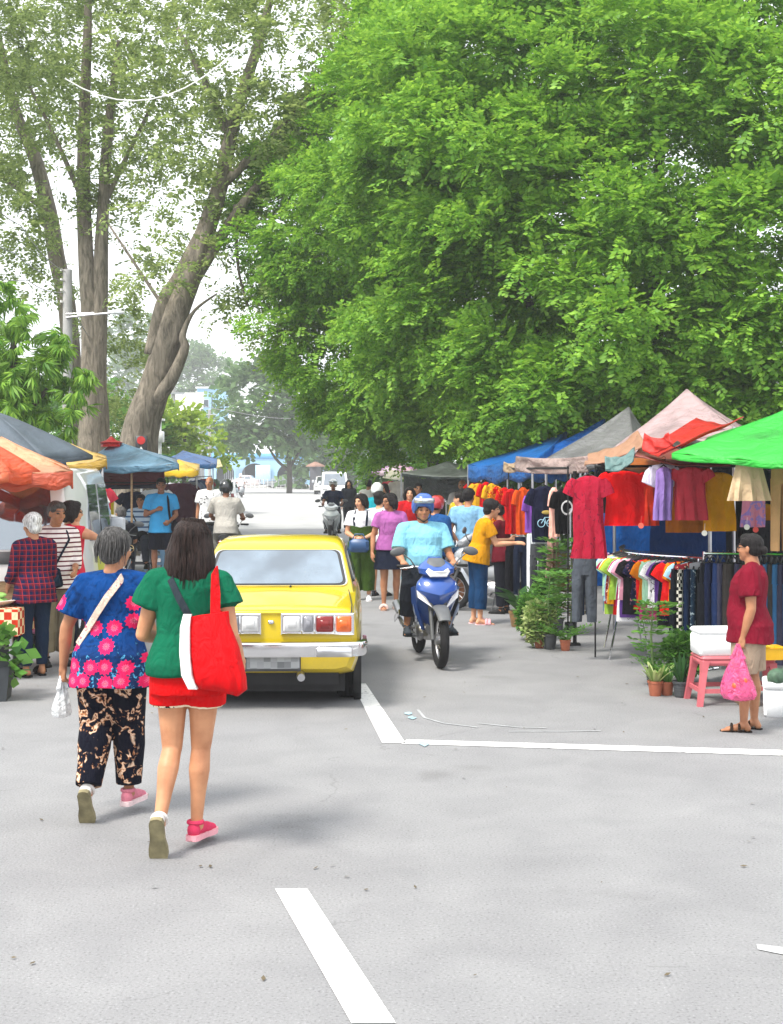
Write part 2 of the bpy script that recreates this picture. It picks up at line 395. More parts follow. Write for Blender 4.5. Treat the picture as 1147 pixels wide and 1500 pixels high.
    # ---- clothes: each returns an MB
    def shirt(s, sleeve=.55, hem=-.06, inf=.014, flare=.03, sflare=.014, neck=.475, tight=0):
        mb = MB(); s.torso(mb, hem, neck, inf, flare)
        fl = 1+(s.fat-1)*.7
        for sd, sg in (('R', 1), ('L', -1)):
            mb.caps(s.tp((sg*.045, -.012, .437)), s.sh[sd], .042*fl+inf, .05*fl+inf)
            mb.caps(s.sh[sd], s.sh[sd].lerp(s.tp((sg*.12, 0, .3)), .75), .05*fl+inf, .05*fl+inf)
            if sleeve <= 0: continue
            a, e, w_ = s.sh[sd], s.el[sd], s.wr[sd]
            if sleeve <= 1: pts = [a, a.lerp(e, sleeve*.5), a.lerp(e, sleeve)]; rs = [.05*fl+inf, .049*fl+inf+sflare*.6, .045*fl+inf+sflare]
            else: pts = [a, a.lerp(e, .5), e, e.lerp(w_, (sleeve-1)*.5), e.lerp(w_, sleeve-1)]; rs = [.05*fl+inf, .046*fl+inf, .042*fl+inf, .04*fl+inf, .033+inf+sflare*.4]
            mb.chain(pts[:-1], rs[:-1]); mb.tube([pts[-2], pts[-2].lerp(pts[-1], .5), pts[-1]], [rs[-2], (rs[-2]+rs[-1])/2, rs[-1]], 14)
        return mb
    def collar(s):
        mb = MB(); r = []
        for z, k, b in ((.462, 1.0, 0), (.5, .92, .0), (.502, 1.06, 0), (.468, 1.32, 0)):
            r.append([s.tp((math.cos(t)*.066*k, math.sin(t)*.06*k-.008, z-.028*max(0, math.sin(t)))) for t in [2*math.pi*j/20 for j in range(20)]])
        mb.loft(r, closed=True); return mb
    def trousers(s, end=.95, inf=.012, flare=.0, rise=.12, width=1.0, low=-.088):
        # end: 0..1 along the thigh, 1..2 along the shin
        mb = MB(); s.torso(mb, low, rise, inf)
        fl = 1+(s.fat-1)*.7
        for sd, sg in (('R', 1), ('L', -1)):
            h, k, a = s.hip[sd], s.kn[sd], s.an[sd]
            def pt(q): return h.lerp(k, q) if q <= 1 else k.lerp(a, q-1)
            qs = [0, .2, .45, .7, 1, 1.3, 1.6, 2]; base_r = [.088*s.fat, .084*s.fat, .074*fl, .064*fl, .055*fl, .056*fl, .045*fl, .038*fl]
            use = [q for q in qs if q < end-.03]+[end]
            pts = [pt(q) for q in use]; rs = [(np.interp(q, qs, base_r)+inf)*width+flare*(q/max(end, .1))**1.2 for q in use]
            mb.tube([pts[0]+Vector((0, 0, .02))]+pts[1:], rs, 16)
        return mb
    def skirt(s, end=.85, inf=.014, flare=.05, rise=.12):
        mb = MB(); s.torso(mb, -.06, rise, inf)
        h = s.P; k = (s.kn['R']+s.kn['L'])/2; rings = []; r0 = s.rings[2]
        for q in (0, .25, .5, .75, 1):
            c = h.lerp(k, q*end); g = inf+flare*q; spread = abs((s.kn['R']-s.kn['L']).y)*.5*q*end
            rings.append([c+Vector((math.cos(t)*(r0[1]+g), math.sin(t)*(r0[2]+g+spread)-.01, -.02)) for t in [2*math.pi*j/24 for j in range(24)]])
        mb.loft(rings); return mb
    def shoe(s, sd, kind='shoe', sc_=1.0):
        mb = MB(); up, fd = s.ft[sd], s.fd[sd]; b = s.an[sd]; sx = fd.cross(up); rot = Matrix((sx, fd, up)).transposed()
        def sole(z0, z1, w_, slot):
            mb.slot(slot); pr = []
            for q, hw in ((-.068, .012), (-.062, .026), (-.04, .034), (0, .033), (.05, .034), (.1, .043), (.14, .044), (.17, .036), (.186, .022), (.192, .008)):
                pr.append((q, hw*w_))
            rings = []
            for zz, g in ((z0, .94), (z0+.004, 1), (z1, 1)):
                rings.append([b+fd*q+sx*hw*g-up*zz for q, hw in pr]+[b+fd*q-sx*hw*g-up*zz for q, hw in reversed(pr)])
            mb.loft(rings[::-1])
        if kind == 'shoe':
            sole(.08, .055, 1.08, 1); mb.slot(0)
            for c, r in (((0, -.028, -.035), (.034, .036, .045)), ((0, .03, -.035), (.036, .06, .04)), ((0, .09, -.045), (.041, .065, .03)), ((0, .14, -.052), (.038, .045, .022))):
                mb.ell(b+rot @ Vector(c), r, rot)
            mb.torus(b+rot @ Vector((0, -.012, .004)), up, .034, .012)
        else:
            sole(.086, .068, 1.08, 1); mb.slot(0)
            for a0, a1, hh in ((.06, .1, .014), (.1, .135, .008)) if kind == 'slide' else ((.02, .05, .012), (.085, .11, .01)):
                pts = [b+fd*(a0+a1)/2+sx*math.cos(t)*.05+up*(-.066+math.sin(t)*(.042+hh)) for t in [math.pi*j/8 for j in range(9)]]
                mb.tube(pts, .011 if kind != 'slide' else .02, 8)
            if kind == 'sandal': mb.tube([b+fd*.1-up*.03+sx*0, b+fd*.14-up*.055], .008, 6)
        return mb
    def hairmesh(s, style, vox):
        mb = MB(); H = s.HR.copy(); h = lambda p: s.hx(p)
        if style == 'bald': mb.ell(h((0, -.05, -.005)), (.074, .05, .05), H)
        else:
            mb.ell(h((0, -.022, .038)), (.08, .094, .085), H)
            mb.ell(h((0, -.04, -.0)), (.079, .072, .075), H); mb.ell(h((0, .03, .075)), (.062, .055, .042), H)
            for sg in (1, -1): mb.ell(h((sg*.058, .012, .045)), (.022, .055, .04), H)
        if style == 'full':
            mb.ell(h((0, -.03, .045)), (.09, .1, .088), H); mb.ell(h((0, -.055, -.03)), (.078, .058, .07), H)
            for sg in (1, -1): mb.ell(h((sg*.07, -.01, .02)), (.018, .05, .05), H)
        if style in ('bob', 'long'):
            L = {'bob': -.095, 'long': -.2}[style]
            for i in range(11):
                a = R(-20+220*i/10+0) if False else R(175+190*i/10)
                p = Vector((math.cos(a)*.074, math.sin(a)*.082-.01, .03)); q = Vector((math.cos(a)*(.092 if style == 'bob' else .11), math.sin(a)*.094-.015, L+.012*math.sin(i*2.3)))
                mb.chain([h(p), h(p.lerp(q, .5)*1.0+Vector((p.x*.1, 0, 0))), h(q)], [.03, .034, .02 if style == 'bob' else .026])
            mb.ell(h((0, -.04, .03)), (.092, .09, .09), H)
            for sg in (1, -1): mb.chain([h((sg*.03, .06, .082)), h((sg*.068, .05, .03)), h((sg*.076, .03, -.05 if style == 'bob' else -.12))], [.02, .022, .02])
        if style == 'bun':
            mb.ell(h((0, -.12, -.015)), (.036, .032, .036), H); mb.ell(h((0, -.085, -.01)), (.05, .04, .05), H)
        return remesh(mb, vox, 3, 'hair')
def person(label, loc, face, B, skin_k='a', hair=('short', 'black'), wear=(), H=1.62, vox=.009, group='people at the street market', glasses=False, helmet=None, strands=0, feet=True, cat='person'):
    root = thing('person', label, cat, loc, face, group, H/1.62)
    me = B.skinmesh(vox, 3, shoes=feet); o = link(me, 'body', [skin(skin_k), EYEM, LIP, hairm(hair[1] if hair else 'black')], root)
    me.polygons.foreach_set('material_index', B._idx)
    if hair: link(B.hairmesh(hair[0], vox), 'hair', hairm(hair[1]), root)
    i = 0
    for nm, mb, m, *opt in wear:
        i += 1
        if nm in ('shoe', 'sandal'): mb.build(nm, m, root); continue
        q = opt[0] if opt else {}
        c = remesh(mb, q.get('vox', vox), q.get('sm', 3), nm); wrinkle(c, q.get('w', .006), q.get('fr', 11), i*7+int(loc[1]*10), q.get('zs', .5)); link(c, nm, m, root)
    if glasses:
        mb = MB()
        for sg in (1, -1):
            mb.torus(B.hx((sg*.034, .093, -.002)), B.HR @ Vector((0, 1, 0)), .021, .0024, 18, 6)
            mb.tube([B.hx((sg*.056, .09, .002)), B.hx((sg*.076, .0, .0))], .0024, 6)
        mb.tube([B.hx((-.013, .096, .002)), B.hx((.013, .096, .002))], .0024, 6)
        mb.build('spectacles', BLACK if glasses is True else glasses, root)
    if helmet: make_helmet(B, root, helmet)
    elif strands and hair:
        rr = random.Random(int(loc[1]*100)); mb = MB(); L = {'long': -.215, 'bob': -.11, 'full': -.06}.get(hair[0], -.04)
        for i in range(strands):
            a = R(rr.uniform(165, 375)); k = rr.uniform(.96, 1.08); e = L+rr.uniform(-.035, .05); fl = rr.uniform(.98, 1.14)
            if hair[0] == 'long': pts = [(math.cos(a)*.05*k, math.sin(a)*.06-.02, .115), (math.cos(a)*.088*k, math.sin(a)*.1*k-.015, .05), (math.cos(a)*.103*k, math.sin(a)*.108*k-.015, -.07), (math.cos(a)*.118*k*fl, math.sin(a)*.108*k*fl-.015, e)]
            else: pts = [(math.cos(a)*.04*k, math.sin(a)*.05-.03, .125), (math.cos(a)*.082*k, math.sin(a)*.09*k-.03, .07), (math.cos(a)*.088*k*fl, math.sin(a)*.1*k*fl-.03, .01), (math.cos(a)*.08*k*fl, math.sin(a)*.1*k*fl-.03, e)]
            mb.tube([B.hx(p) for p in pts], [.0035, .0045, .004, .0012], 4)
        mb.build('loose_hair', hairm(hair[1]), root)
    return root
def make_helmet(B, root, ms, visor=True):
    mb = MB(); H = B.HR; rings = []
    for i in range(12):
        a = R(-32+122*i/11); rings.append([B.HC + H @ Vector((math.cos(t)*math.cos(a)*.118, math.sin(t)*math.cos(a)*.14-.012, math.sin(a)*.135+.03+(-.0 if math.sin(t) < .3 else .085*(1-i/11)*min(1, (math.sin(t)-.3)*3)))) for t in [2*math.pi*j/28 for j in range(28)]])
    mb.loft(rings)
    o = mb.build('helmet', ms[0], root)
    v = MB()
    v.grid(lambda u, q: B.HC+H @ Vector((math.sin(R(-62+124*u))*.123, math.cos(R(-62+124*u))*.147-.012+.012*math.sin(math.pi*q), .075+.05*q)), 14, 4)
    v.build('visor', ms[1], o, thick=.004)
    st = MB(); st.tube([B.HC+H @ Vector(p) for p in ((.085, .0, -.02), (.07, .03, -.08), (.0, .06, -.125), (-.07, .03, -.08), (-.085, .0, -.02))], .006, 6); st.build('chin_strap', BLACK, o)
    return o
def shoes(B, m, kind='shoe', both=True):
    nm = 'shoe' if kind == 'shoe' else 'sandal'
    return [(nm, B.shoe(sd, kind), m) for sd in ('R', 'L')]
# ------------------------------------------------------------------ foliage and trees
def leafmat(name, a, b, tr=.35, rough=.5):
    m = bpy.data.materials.new(name); m.use_nodes = True; n = m.node_tree; n.nodes.clear()
    g = n.nodes.new('ShaderNodeNewGeometry'); r = ramp(n, [(0, a), (.55, tuple((x+y)/2 for x, y in zip(a, b))), (1, b)])
    n.links.new(g.outputs['Random Per Island'], r.inputs['Fac'])
    d = n.nodes.new('ShaderNodeBsdfPrincipled'); t = n.nodes.new('ShaderNodeBsdfTranslucent'); mx = n.nodes.new('ShaderNodeMixShader'); o = n.nodes.new('ShaderNodeOutputMaterial')
    d.inputs['Roughness'].default_value = rough; d.inputs['Specular IOR Level'].default_value = .3
    n.links.new(r.outputs['Color'], d.inputs['Base Color'])
    hs = n.nodes.new('ShaderNodeHueSaturation'); hs.inputs['Value'].default_value = 1.25; hs.inputs['Hue'].default_value = .485; n.links.new(r.outputs['Color'], hs.inputs['Color'])
    n.links.new(hs.outputs['Color'], t.inputs['Color']); mx.inputs[0].default_value = tr
    n.links.new(d.outputs[0], mx.inputs[1]); n.links.new(t.outputs[0], mx.inputs[2]); n.links.new(mx.outputs[0], o.inputs['Surface'])
    return m
RG = np.random.default_rng(5)
def unit(a): return a/np.maximum(np.linalg.norm(a, axis=-1, keepdims=True), 1e-9)
def tmpl_feather(pairs=6, wd=.12, ln=.3, droop=.15, seed=0):     # a twig with leaflets along it: (K, 4, 3)
    rg = np.random.default_rng(seed); q = []
    for i in range(pairs):
        for s in (1, -1):
            t = (i+.5*rg.random()+.3)/pairs; l = ln*(.7+.5*rg.random()); a = s*(.75+.5*rg.random()); zz = -droop*t*t+rg.normal()*.05
            b = np.array([0, t, -droop*t*t]); d = np.array([math.sin(a), math.cos(a)*.8, -.25*rg.random()]); d /= np.linalg.norm(d)
            sd = np.array([math.cos(a), -math.sin(a), rg.normal()*.5]); sd /= np.linalg.norm(sd)
            q.append([b, b+d*l*.5+sd*wd*.5, b+d*l, b+d*l*.5-sd*wd*.5])
    return np.array(q)
def tmpl_tuft(k=9, wd=.16, ln=.9, droop=.6, seed=0):             # long leaves hanging from one point
    rg = np.random.default_rng(seed); q = []
    for i in range(k):
        a = 2*math.pi*(i+rg.random()*.6)/k; e = .5+.6*rg.random(); l = ln*(.7+.4*rg.random())
        d = np.array([math.cos(a)*e*.55, math.sin(a)*e*.55, -droop*(.6+.8*rg.random())]); d /= np.linalg.norm(d)
        sd = np.cross(d, [0, 0, 1]); sd /= np.linalg.norm(sd)+1e-9; b = np.array([math.cos(a)*.04, math.sin(a)*.04, .0]); md = b+d*l*.45+np.array([math.cos(a), math.sin(a), 0])*.1*l
        q.append([b, md+sd*wd*.5, b+d*l, md-sd*wd*.5])
    return np.array(q)
def leafcloud(name, P, D, U, L, tmpls, m, parent, rg=RG):
    S = unit(np.cross(D, U)); U = np.cross(S, D); out = []
    which = rg.integers(0, len(tmpls), len(P))
    for i, T in enumerate(tmpls):
        k = which == i
        if not k.any(): continue
        A = np.einsum('n,kvc,ncd->nkvd', L[k], T, np.stack([S[k], D[k], U[k]], 1))+P[k][:, None, None, :]
        out.append(A.reshape(-1, 3))
    V = np.concatenate(out).astype(np.float32); nq = len(V)//4
    me = bpy.data.meshes.new(name); me.vertices.add(len(V)); me.vertices.foreach_set('co', V.ravel())
    me.loops.add(len(V)); me.loops.foreach_set('vertex_index', np.arange(len(V), dtype=np.int32))
    me.polygons.add(nq); me.polygons.foreach_set('loop_start', np.arange(0, len(V), 4, dtype=np.int32))
    me.update(calc_edges=True); me.materials.append(m)
    o = bpy.data.objects.new(name, me); COL.objects.link(o)
    if parent is not None: o.parent = parent
    return o
def crownpoints(lobes, clump_r, dens, per, flat=.55, back=1.0, fill=0, rg=RG, low=0, out=.85):
    """lobes: (x, y, z, r). Returns twig positions, directions and normals gathered in sprays on the lobes' surface."""
    Cs = np.array([l[:3] for l in lobes]); Rs = np.array([l[3] for l in lobes]); P, D, U = [], [], []
    for i, (c, r) in enumerate(zip(Cs, Rs)):
        n = int(4*math.pi*r*r*dens); d = unit(rg.normal(size=(n, 3)))
        keep = (d[:, 1] < .25) | (rg.random(n) < back); d = d[keep]
        k = r*(.8+.28*rg.random(len(d))+.12*np.sin(d[:, 0]*5+i)*np.sin(d[:, 2]*6+1.7*i))
        if fill: k = np.where(rg.random(len(d)) < fill, k*rg.random(len(d))**.5, k)
        q = c+d*k[:, None]*np.array([1, 1, .92])
        for j in range(len(Cs)):
            if j != i:
                ins = np.linalg.norm(q-Cs[j], axis=1) < Rs[j]*.72; q = q[~ins]; d = d[~ins]
        ok = q[:, 2] > low; q, d = q[ok], d[ok]
        for a, b in zip(q, d):
            m = max(3, int(per*(.6+.8*rg.random()))); cr = clump_r*(.6+.8*rg.random())
            w_ = unit(rg.normal(size=(m, 3))+b*.9+np.array([0, 0, .12])); rad = cr*rg.random(m)**.45
            pp = a+w_*rad[:, None]*np.array([1, 1, flat])
            dd = unit(w_*.9+b*out*.5+rg.normal(size=(m, 3))*.3+np.array([0, 0, 0.0]))
            P.append(pp); D.append(dd); U.append(unit(np.array([0, 0, 1.0])+b*.35+rg.normal(size=(m, 3))*.35))
    return np.concatenate(P), np.concatenate(D), np.concatenate(U)
def barkmat(name, a, b, sc_=9):
    m, n, bs = base(name); v = ocoord(n, (1, 1, .22)); t = tex(n, v, sc_, 8, 1.2, .65); t2 = tex(n, ocoord(n), .6, 3)
    r = ramp(n, [(.34, a), (.58, b), (.75, tuple(min(1, x*1.5) for x in b))]); n.links.new(t.outputs['Fac'], r.inputs['Fac'])
    n.links.new(mixc(n, mth(n, 'MULTIPLY', t2.outputs['Fac'], .5), r.outputs['Color'], (a[0]*1.1, a[1]*1.35, a[2])), bs.inputs['Base Color'])
    bs.inputs['Roughness'].default_value = .9; bump(n, bs, t.outputs['Fac'], .7, .045); return m
BARK = barkmat('grey_bark', (.065, .052, .04), (.27, .225, .18)); BARK2 = barkmat('dark_bark', (.03, .025, .02), (.1, .085, .065))
def limb(mb, pts, rs, seg=14, rough=.12, seed=0):
    rr = random.Random(seed); P = [Vector(p) for p in pts]; fine = []; fr = []
    for i in range(len(P)-1):
        p0, p1, p2, p3 = P[max(i-1, 0)], P[i], P[i+1], P[min(i+2, len(P)-1)]
        for k in range(5):
            t = k/5; fine.append(.5*((2*p1)+(p2-p0)*t+(2*p0-5*p1+4*p2-p3)*t*t+(3*p1-p0-3*p2+p3)*t**3)); fr.append(rs[i]+(rs[i+1]-rs[i])*t)
    fine.append(P[-1]); fr.append(rs[-1])
    o = len(mb.v); mb.tube(fine, fr, seg)
    ph = [rr.uniform(0, 6) for _ in range(4)]
    for i in range(len(fine)):
        for j in range(seg):
            q = Vector(mb.v[o+i*seg+j]); c = fine[i]; a = 2*math.pi*j/seg
            k = 1+rough*(math.sin(3*a+ph[0]+i*.35)+.6*math.sin(5*a+ph[1]-i*.5)+.5*math.sin(i*1.1+ph[2]+a))
            mb.v[o+i*seg+j] = tuple(c+(q-c)*k)
def tree(name, label, lobes, trunk, m, bark, clump, dens, per, tw, tmpls, group=None, limbs=(), flat=.55, back=.8, fill=0, low=0, hang=None, cat='tree', out=.85, tk=.78):
    b = Vector(trunk[0][0]); root = thing(name, label, cat, (b.x, b.y, 0), 0, group); off = Vector((b.x, b.y, 0))
    mb = MB(); pts = [Vector(p)-off for p, r in trunk]; limb(mb, pts, [r*tk for p, r in trunk], 22, .045, 3)
    for q in limbs: limb(mb, [Vector(p)-off for p, r in q], [r*tk for p, r in q], 12, .04, len(mb.v))
    mb.build('trunk', bark, root, angle=0)
    lo = [(l[0]-b.x, l[1]-b.y, l[2], l[3]) for l in lobes]
    P, D, U = crownpoints(lo, clump, dens, per, flat, back, fill, low=low, out=out)
    if hang is not None:                                  # strands that droop from the lower rim
        hp, hd, hu = hang(lo); P = np.concatenate([P, hp]); D = np.concatenate([D, hd]); U = np.concatenate([U, hu])
    L = tw*(.7+.6*RG.random(len(P)))
    leafcloud('crown', P, D, U, L, tmpls, m, root)
    return root
def strands(n, length, seed=1):
    def f(lobes):
        rg = np.random.default_rng(seed); P, D, U = [], [], []
        for _ in range(n):
            x, y, z, r = lobes[rg.integers(len(lobes))]; a = rg.uniform(0, 6.28); e = rg.uniform(-.75, .25)
            p = np.array([x+math.cos(a)*r*math.cos(e), y+math.sin(a)*r*math.cos(e), z+r*math.sin(e)*.9]); d = np.array([math.cos(a)*.9, math.sin(a)*.9, .15])
            for k in range(int(length*(4+4*rg.random()))):
                d = d+np.array([0, 0, -.17])+rg.normal(size=3)*.1; d /= np.linalg.norm(d); p = p+d*.17
                if p[2] < 1.9: break
                P.append(p+rg.normal(size=3)*.05); D.append(d+rg.normal(size=3)*.35); U.append(np.array([0, 0, 1.])+rg.normal(size=3)*.3)
        return np.array(P), unit(np.array(D)), np.array(U)
    return f
def L_(px, py, d, r): p = at(px, py, d); return (p.x, p.y, p.z, r)
FE = [tmpl_feather(5, .19, .32, .2, s) for s in range(7)]
GREEN = leafmat('bright_leaf', (.1, .265, .024), (.3, .54, .058), .44)
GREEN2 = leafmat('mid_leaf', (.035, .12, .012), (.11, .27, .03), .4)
OLIVE = leafmat('olive_leaf', (.12, .19, .05), (.34, .44, .14), .58)
def build_trees():
    # --- the great bright tree over the right-hand stalls, and its neighbour further up the street
    la = [L_(*q) for q in ((770, 230, 27, 3.3), (1000, 240, 26, 3.6), (890, 430, 25.5, 2.9), (1140, 420, 25, 3.0), (720, 430, 28, 2.6), (900, 50, 27, 2.6), (1120, 60, 26.5, 2.8), (660, 120, 28.5, 2.1), (1050, 530, 24.8, 1.9), (830, 555, 25.5, 1.6), (1260, 260, 26, 3.6), (760, 20, 28, 2.0), (1180, 560, 24.5, 1.6), (960, 560, 25, 1.5), (1000, -50, 27, 2.4), (640, 260, 28.5, 2.2))]
    tb = at(930, 700, 28.5)
    tree('spreading_tree', 'huge bright green spreading tree with a dense crown over the clothes stalls on the right', la,
         [((tb.x, 28.5, 0), .42), ((tb.x-.1, 28.5, 1.6), .34), ((tb.x+.1, 28.2, 3.2), .3), ((tb.x+.3, 27.5, 6), .2), ((tb.x+.2, 27, 9), .08)], GREEN, BARK2, .76, 1.25, 96, .33, FE, 'trees lining the market street',
         [[((tb.x, 28.4, 2.2), .2), (at(800, 500, 27.6), .13), (at(740, 330, 27.5), .06)], [((tb.x, 28.2, 2.8), .18), (at(1060, 450, 26.5), .11), (at(1130, 250, 26), .05)], [((tb.x, 28.4, 2.0), .16), (at(760, 560, 27.2), .1), (at(680, 430, 28), .05)]],
         flat=.5, back=.7, fill=.2, low=2.6, hang=strands(170, 1.0, 4))
    lb = [L_(*q) for q in ((530, 330, 32, 2.3), (455, 350, 32.5, 1.3), (570, 210, 32, 1.9), (570, 480, 32, 2.4), (545, 560, 33, 1.2), (620, 590, 32, 1.5), (508, 450, 33, 1.0), (690, 610, 31, 1.3), (650, 470, 31.5, 2.2), (610, 330, 32, 2.2), (625, 110, 32.5, 1.5), (415, 330, 33, .8), (430, 270, 33, .8), (478, 225, 33, .9), (575, 640, 34, .8), (500, 250, 32.5, 1.2), (740, 630, 31, 1.0), (640, 650, 32, .8))]
    tb = at(640, 700, 36)
    tree('spreading_tree', 'bright green tree with feathery low branches drooping over the far stalls', lb,
         [((tb.x, 36, 0), .34), ((tb.x, 36, 1.6), .28), ((tb.x-.3, 35, 3.5), .22), ((tb.x-.8, 33.5, 6), .14), ((tb.x-1, 33, 8.5), .05)], GREEN, BARK2, .72, 1.35, 86, .33, FE, 'trees lining the market street',
         [[((tb.x, 35.7, 2.2), .16), (at(560, 540, 33), .09), (at(500, 400, 32.5), .04)]], flat=.5, back=.7, fill=.2, low=2.45, hang=strands(150, 1.1, 9))
    # --- tall grey-barked trees on the left
    tall = 'trees lining the market street'
    sp = [tmpl_feather(4, .22, .42, .25, s+20) for s in range(6)]
    d = 32
    def A(px, py, r, dd=0): return (at(px, py, d+dd), r)
    lob = [L_(px, py, d+o, r) for px, py, o, r in ((420, 60, 0, 1.9), (330, 120, 1, 1.6), (500, 20, -1, 1.7), (390, 190, -.5, 1.2), (270, 40, 1, 1.6), (460, 130, .5, 1.0), (300, 220, .5, .9), (345, 300, 0, .7), (580, 0, 0, 1.3), (240, 160, 1, 1.2), (420, -80, 0, 2.2), (560, -90, 0, 2), (375, 450, .3, .62), (440, 420, .3, .55), (330, 395, 0, .5), (235, 400, 0, .55), (400, 500, .3, .4), (410, 390, 0, .5), (280, 350, 0, .5), (440, 480, .3, .35), (250, 290, .6, .7))]
    tb = at(215, 700, d)
    tree('leaning_tree', 'tall leaning tree with peeling grey bark behind the left stalls', lob,
         [((tb.x-.35, d, 0), .85), A(205, 640, .56), A(228, 560, .44), A(252, 480, .4), A(288, 380, .33), A(322, 270, .24), A(345, 170, .19), A(380, 60, .14), A(410, -60, .07)], OLIVE, BARK, .5, 1.2, 17, .31, sp, tall,
         [[A(262, 440, .28), A(312, 365, .19), A(362, 290, .13), A(415, 235, .09), A(470, 190, .05)], [A(215, 600, .3), A(248, 560, .2, -.3), A(270, 512, .14, -.3), A(268, 490, .1, -.3), A(285, 455, .05, -.3), A(318, 430, .025, -.3)], [A(225, 520, .3), A(238, 450, .24), A(262, 405, .2), A(300, 330, .16)], [A(325, 270, .18), A(400, 200, .1), A(480, 100, .05)], [A(338, 200, .16), A(300, 120, .1), A(260, 40, .05)], [A(345, 300, .08), A(350, 400, .04), A(372, 470, .02)], [A(240, 450, .06), A(200, 390, .045), A(160, 330, .03)]],
         flat=.7, back=.8, fill=.35, out=.6, hang=strands(90, 1.0, 2))
    d = 35
    lob = [L_(px, py, d+o, r) for px, py, o, r in ((60, 40, 0, 2.4), (170, 60, 1, 2.1), (110, 170, 0, 1.4), (200, 180, -1, 1.2), (10, 170, 0, 1.4), (60, 260, 0, .8), (190, 290, 0, .8), (20, 330, 0, .9), (215, 340, .5, .6), (110, 330, .5, .6), (45, 395, 1, .7), (180, 390, 0, .55), (90, -80, 0, 2.6), (220, -60, 0, 2.2), (-70, 100, 0, 2.2), (-60, 300, 0, 1.2), (160, 470, 1.5, .7), (190, 560, 1.5, .8), (180, 620, 1.5, .6), (160, 240, 0, .7), (10, 420, 1, .6))]
    tb = at(135, 700, d)
    tree('forked_tree', 'tall forked tree with twin straight trunks beside the utility pole', lob,
         [((tb.x, d, 0), .8), A(138, 640, .52), A(136, 560, .4), A(131, 450, .27), A(124, 330, .24), A(122, 200, .2), A(128, 60, .15), A(130, -60, .07)], OLIVE, BARK, .5, 1.15, 17, .32, sp, tall,
         [[A(140, 580, .36), A(146, 450, .26), A(150, 330, .21), A(158, 200, .17), A(175, 60, .1)], [A(124, 300, .1), A(80, 200, .07), A(40, 120, .04)], [A(152, 300, .1), A(200, 200, .07), A(240, 120, .04)]],
         flat=.7, back=.8, fill=.35, out=.6)
    d = 38
    lob = [L_(px, py, d+o, r) for px, py, o, r in ((-20, 20, 0, 2.2), (40, -40, 0, 2.4), (-60, 220, 0, 1.8), (20, 130, 1, 1.3), (-20, 300, 1, 1.0))]
    tb = at(112, 700, d)
    tree('curved_tree', 'slender curved tree bending left behind the twin trunks', lob,
         [((tb.x, d, 0), .45), A(108, 600, .36), A(98, 450, .31), A(86, 390, .3), A(72, 310, .28), A(50, 230, .24), A(22, 160, .18), A(0, 60, .1)], OLIVE, BARK, .5, 1.1, 17, .34, sp, tall, [[A(72, 310, .14), A(30, 280, .08), A(-20, 240, .04)]], flat=.7, back=.8, fill=.3, out=.6)
    # --- mango at the left edge
    mg = [tmpl_tuft(11, .15, .9, 1.0, s) for s in range(5)]
    MANGO = leafmat('mango_leaf', (.07, .2, .02), (.3, .52, .07), .42, .4)
    d = 24
    lob = [L_(px, py, d+o, r) for px, py, o, r in ((-70, 510, .5, 1.3), (22, 528, 0, .85), (66, 575, -.3, .58), (5, 590, 0, .75), (-20, 468, 0, .65), (98, 605, -.3, .3), (-130, 560, .5, 1.4), (92, 548, 0, .33))]
    tb = at(30, 700, d)
    P = crownpoints
    tree('mango_tree', 'leafy mango tree with hanging pale green leaf clusters at the left edge', lob,
         [((tb.x-.4, d, 0), .2), (at(25, 640, d), .16), (at(20, 560, d), .12), (at(20, 500, d), .06)], MANGO, BARK2, .3, 8.5, 5, .29, mg, None, [[(at(25, 620, d), .09), (at(70, 570, d), .05)]], flat=.8, back=.5, fill=.25, out=.2)
    # --- further away
    fr = [tmpl_feather(4, .3, .5, .2, s+40) for s in range(4)]
    LIME = leafmat('lime_leaf', (.13, .24, .02), (.34, .46, .06), .4); FAR = leafmat('far_leaf', (.07, .15, .05), (.17, .28, .1), .35)
    d = 62
    tree('small_tree', 'small lime green tree behind the blue canopy', [L_(px, py, d+o, r) for px, py, o, r in ((258, 634, 0, 1.05), (234, 644, 0, .9), (288, 645, 0, .8), (312, 655, 0, .4), (266, 615, 0, .55))],
         [((at(270, 700, d).x, d, 0), .14), (at(270, 660, d), .11), (at(272, 620, d), .05)], LIME, BARK2, .5, 1.3, 12, .6, fr, None, flat=.6)
    d = 120
    tree('rain_tree', 'round hazy green tree standing before the blue arched building', [L_(px, py, d+o, r) for px, py, o, r in ((390, 592, 0, 2.9), (355, 606, 0, 2.0), (425, 592, 0, 2.4), (395, 565, 0, 1.6), (448, 612, 0, 1.8), (375, 630, 0, 1.3), (415, 626, 0, 1.4), (342, 630, 0, 1.0))],
         [((at(424, 700, d).x, d, 0), .34), (at(424, 684, d), .27), (at(418, 655, d), .18), (at(405, 620, d), .1)], FAR, BARK2, 1.0, .42, 14, 1.2, fr, 'hazy trees beyond the junction', [[(at(424, 685, d), .2), (at(440, 660, d), .14), (at(455, 640, d), .08)], [(at(424, 690, d), .2), (at(404, 672, d), .15), (at(385, 640, d), .08)]], flat=.6, back=.6)
    d = 150
    tree('bushy_tree', 'hazy bushy tree at the far right end of the street', [L_(px, py, d+o, r) for px, py, o, r in ((470, 660, 0, 2.6), (500, 640, 0, 4), (540, 640, 0, 4.5), (455, 690, 0, 1.5), (480, 690, 0, 1.6), (515, 685, 0, 2.2))],
         [((at(500, 700, d).x, d, 0), .4), (at(500, 660, d), .3)], FAR, BARK2, 1.2, .3, 12, 1.4, fr, 'hazy trees beyond the junction', flat=.6, back=.5)
    d = 235
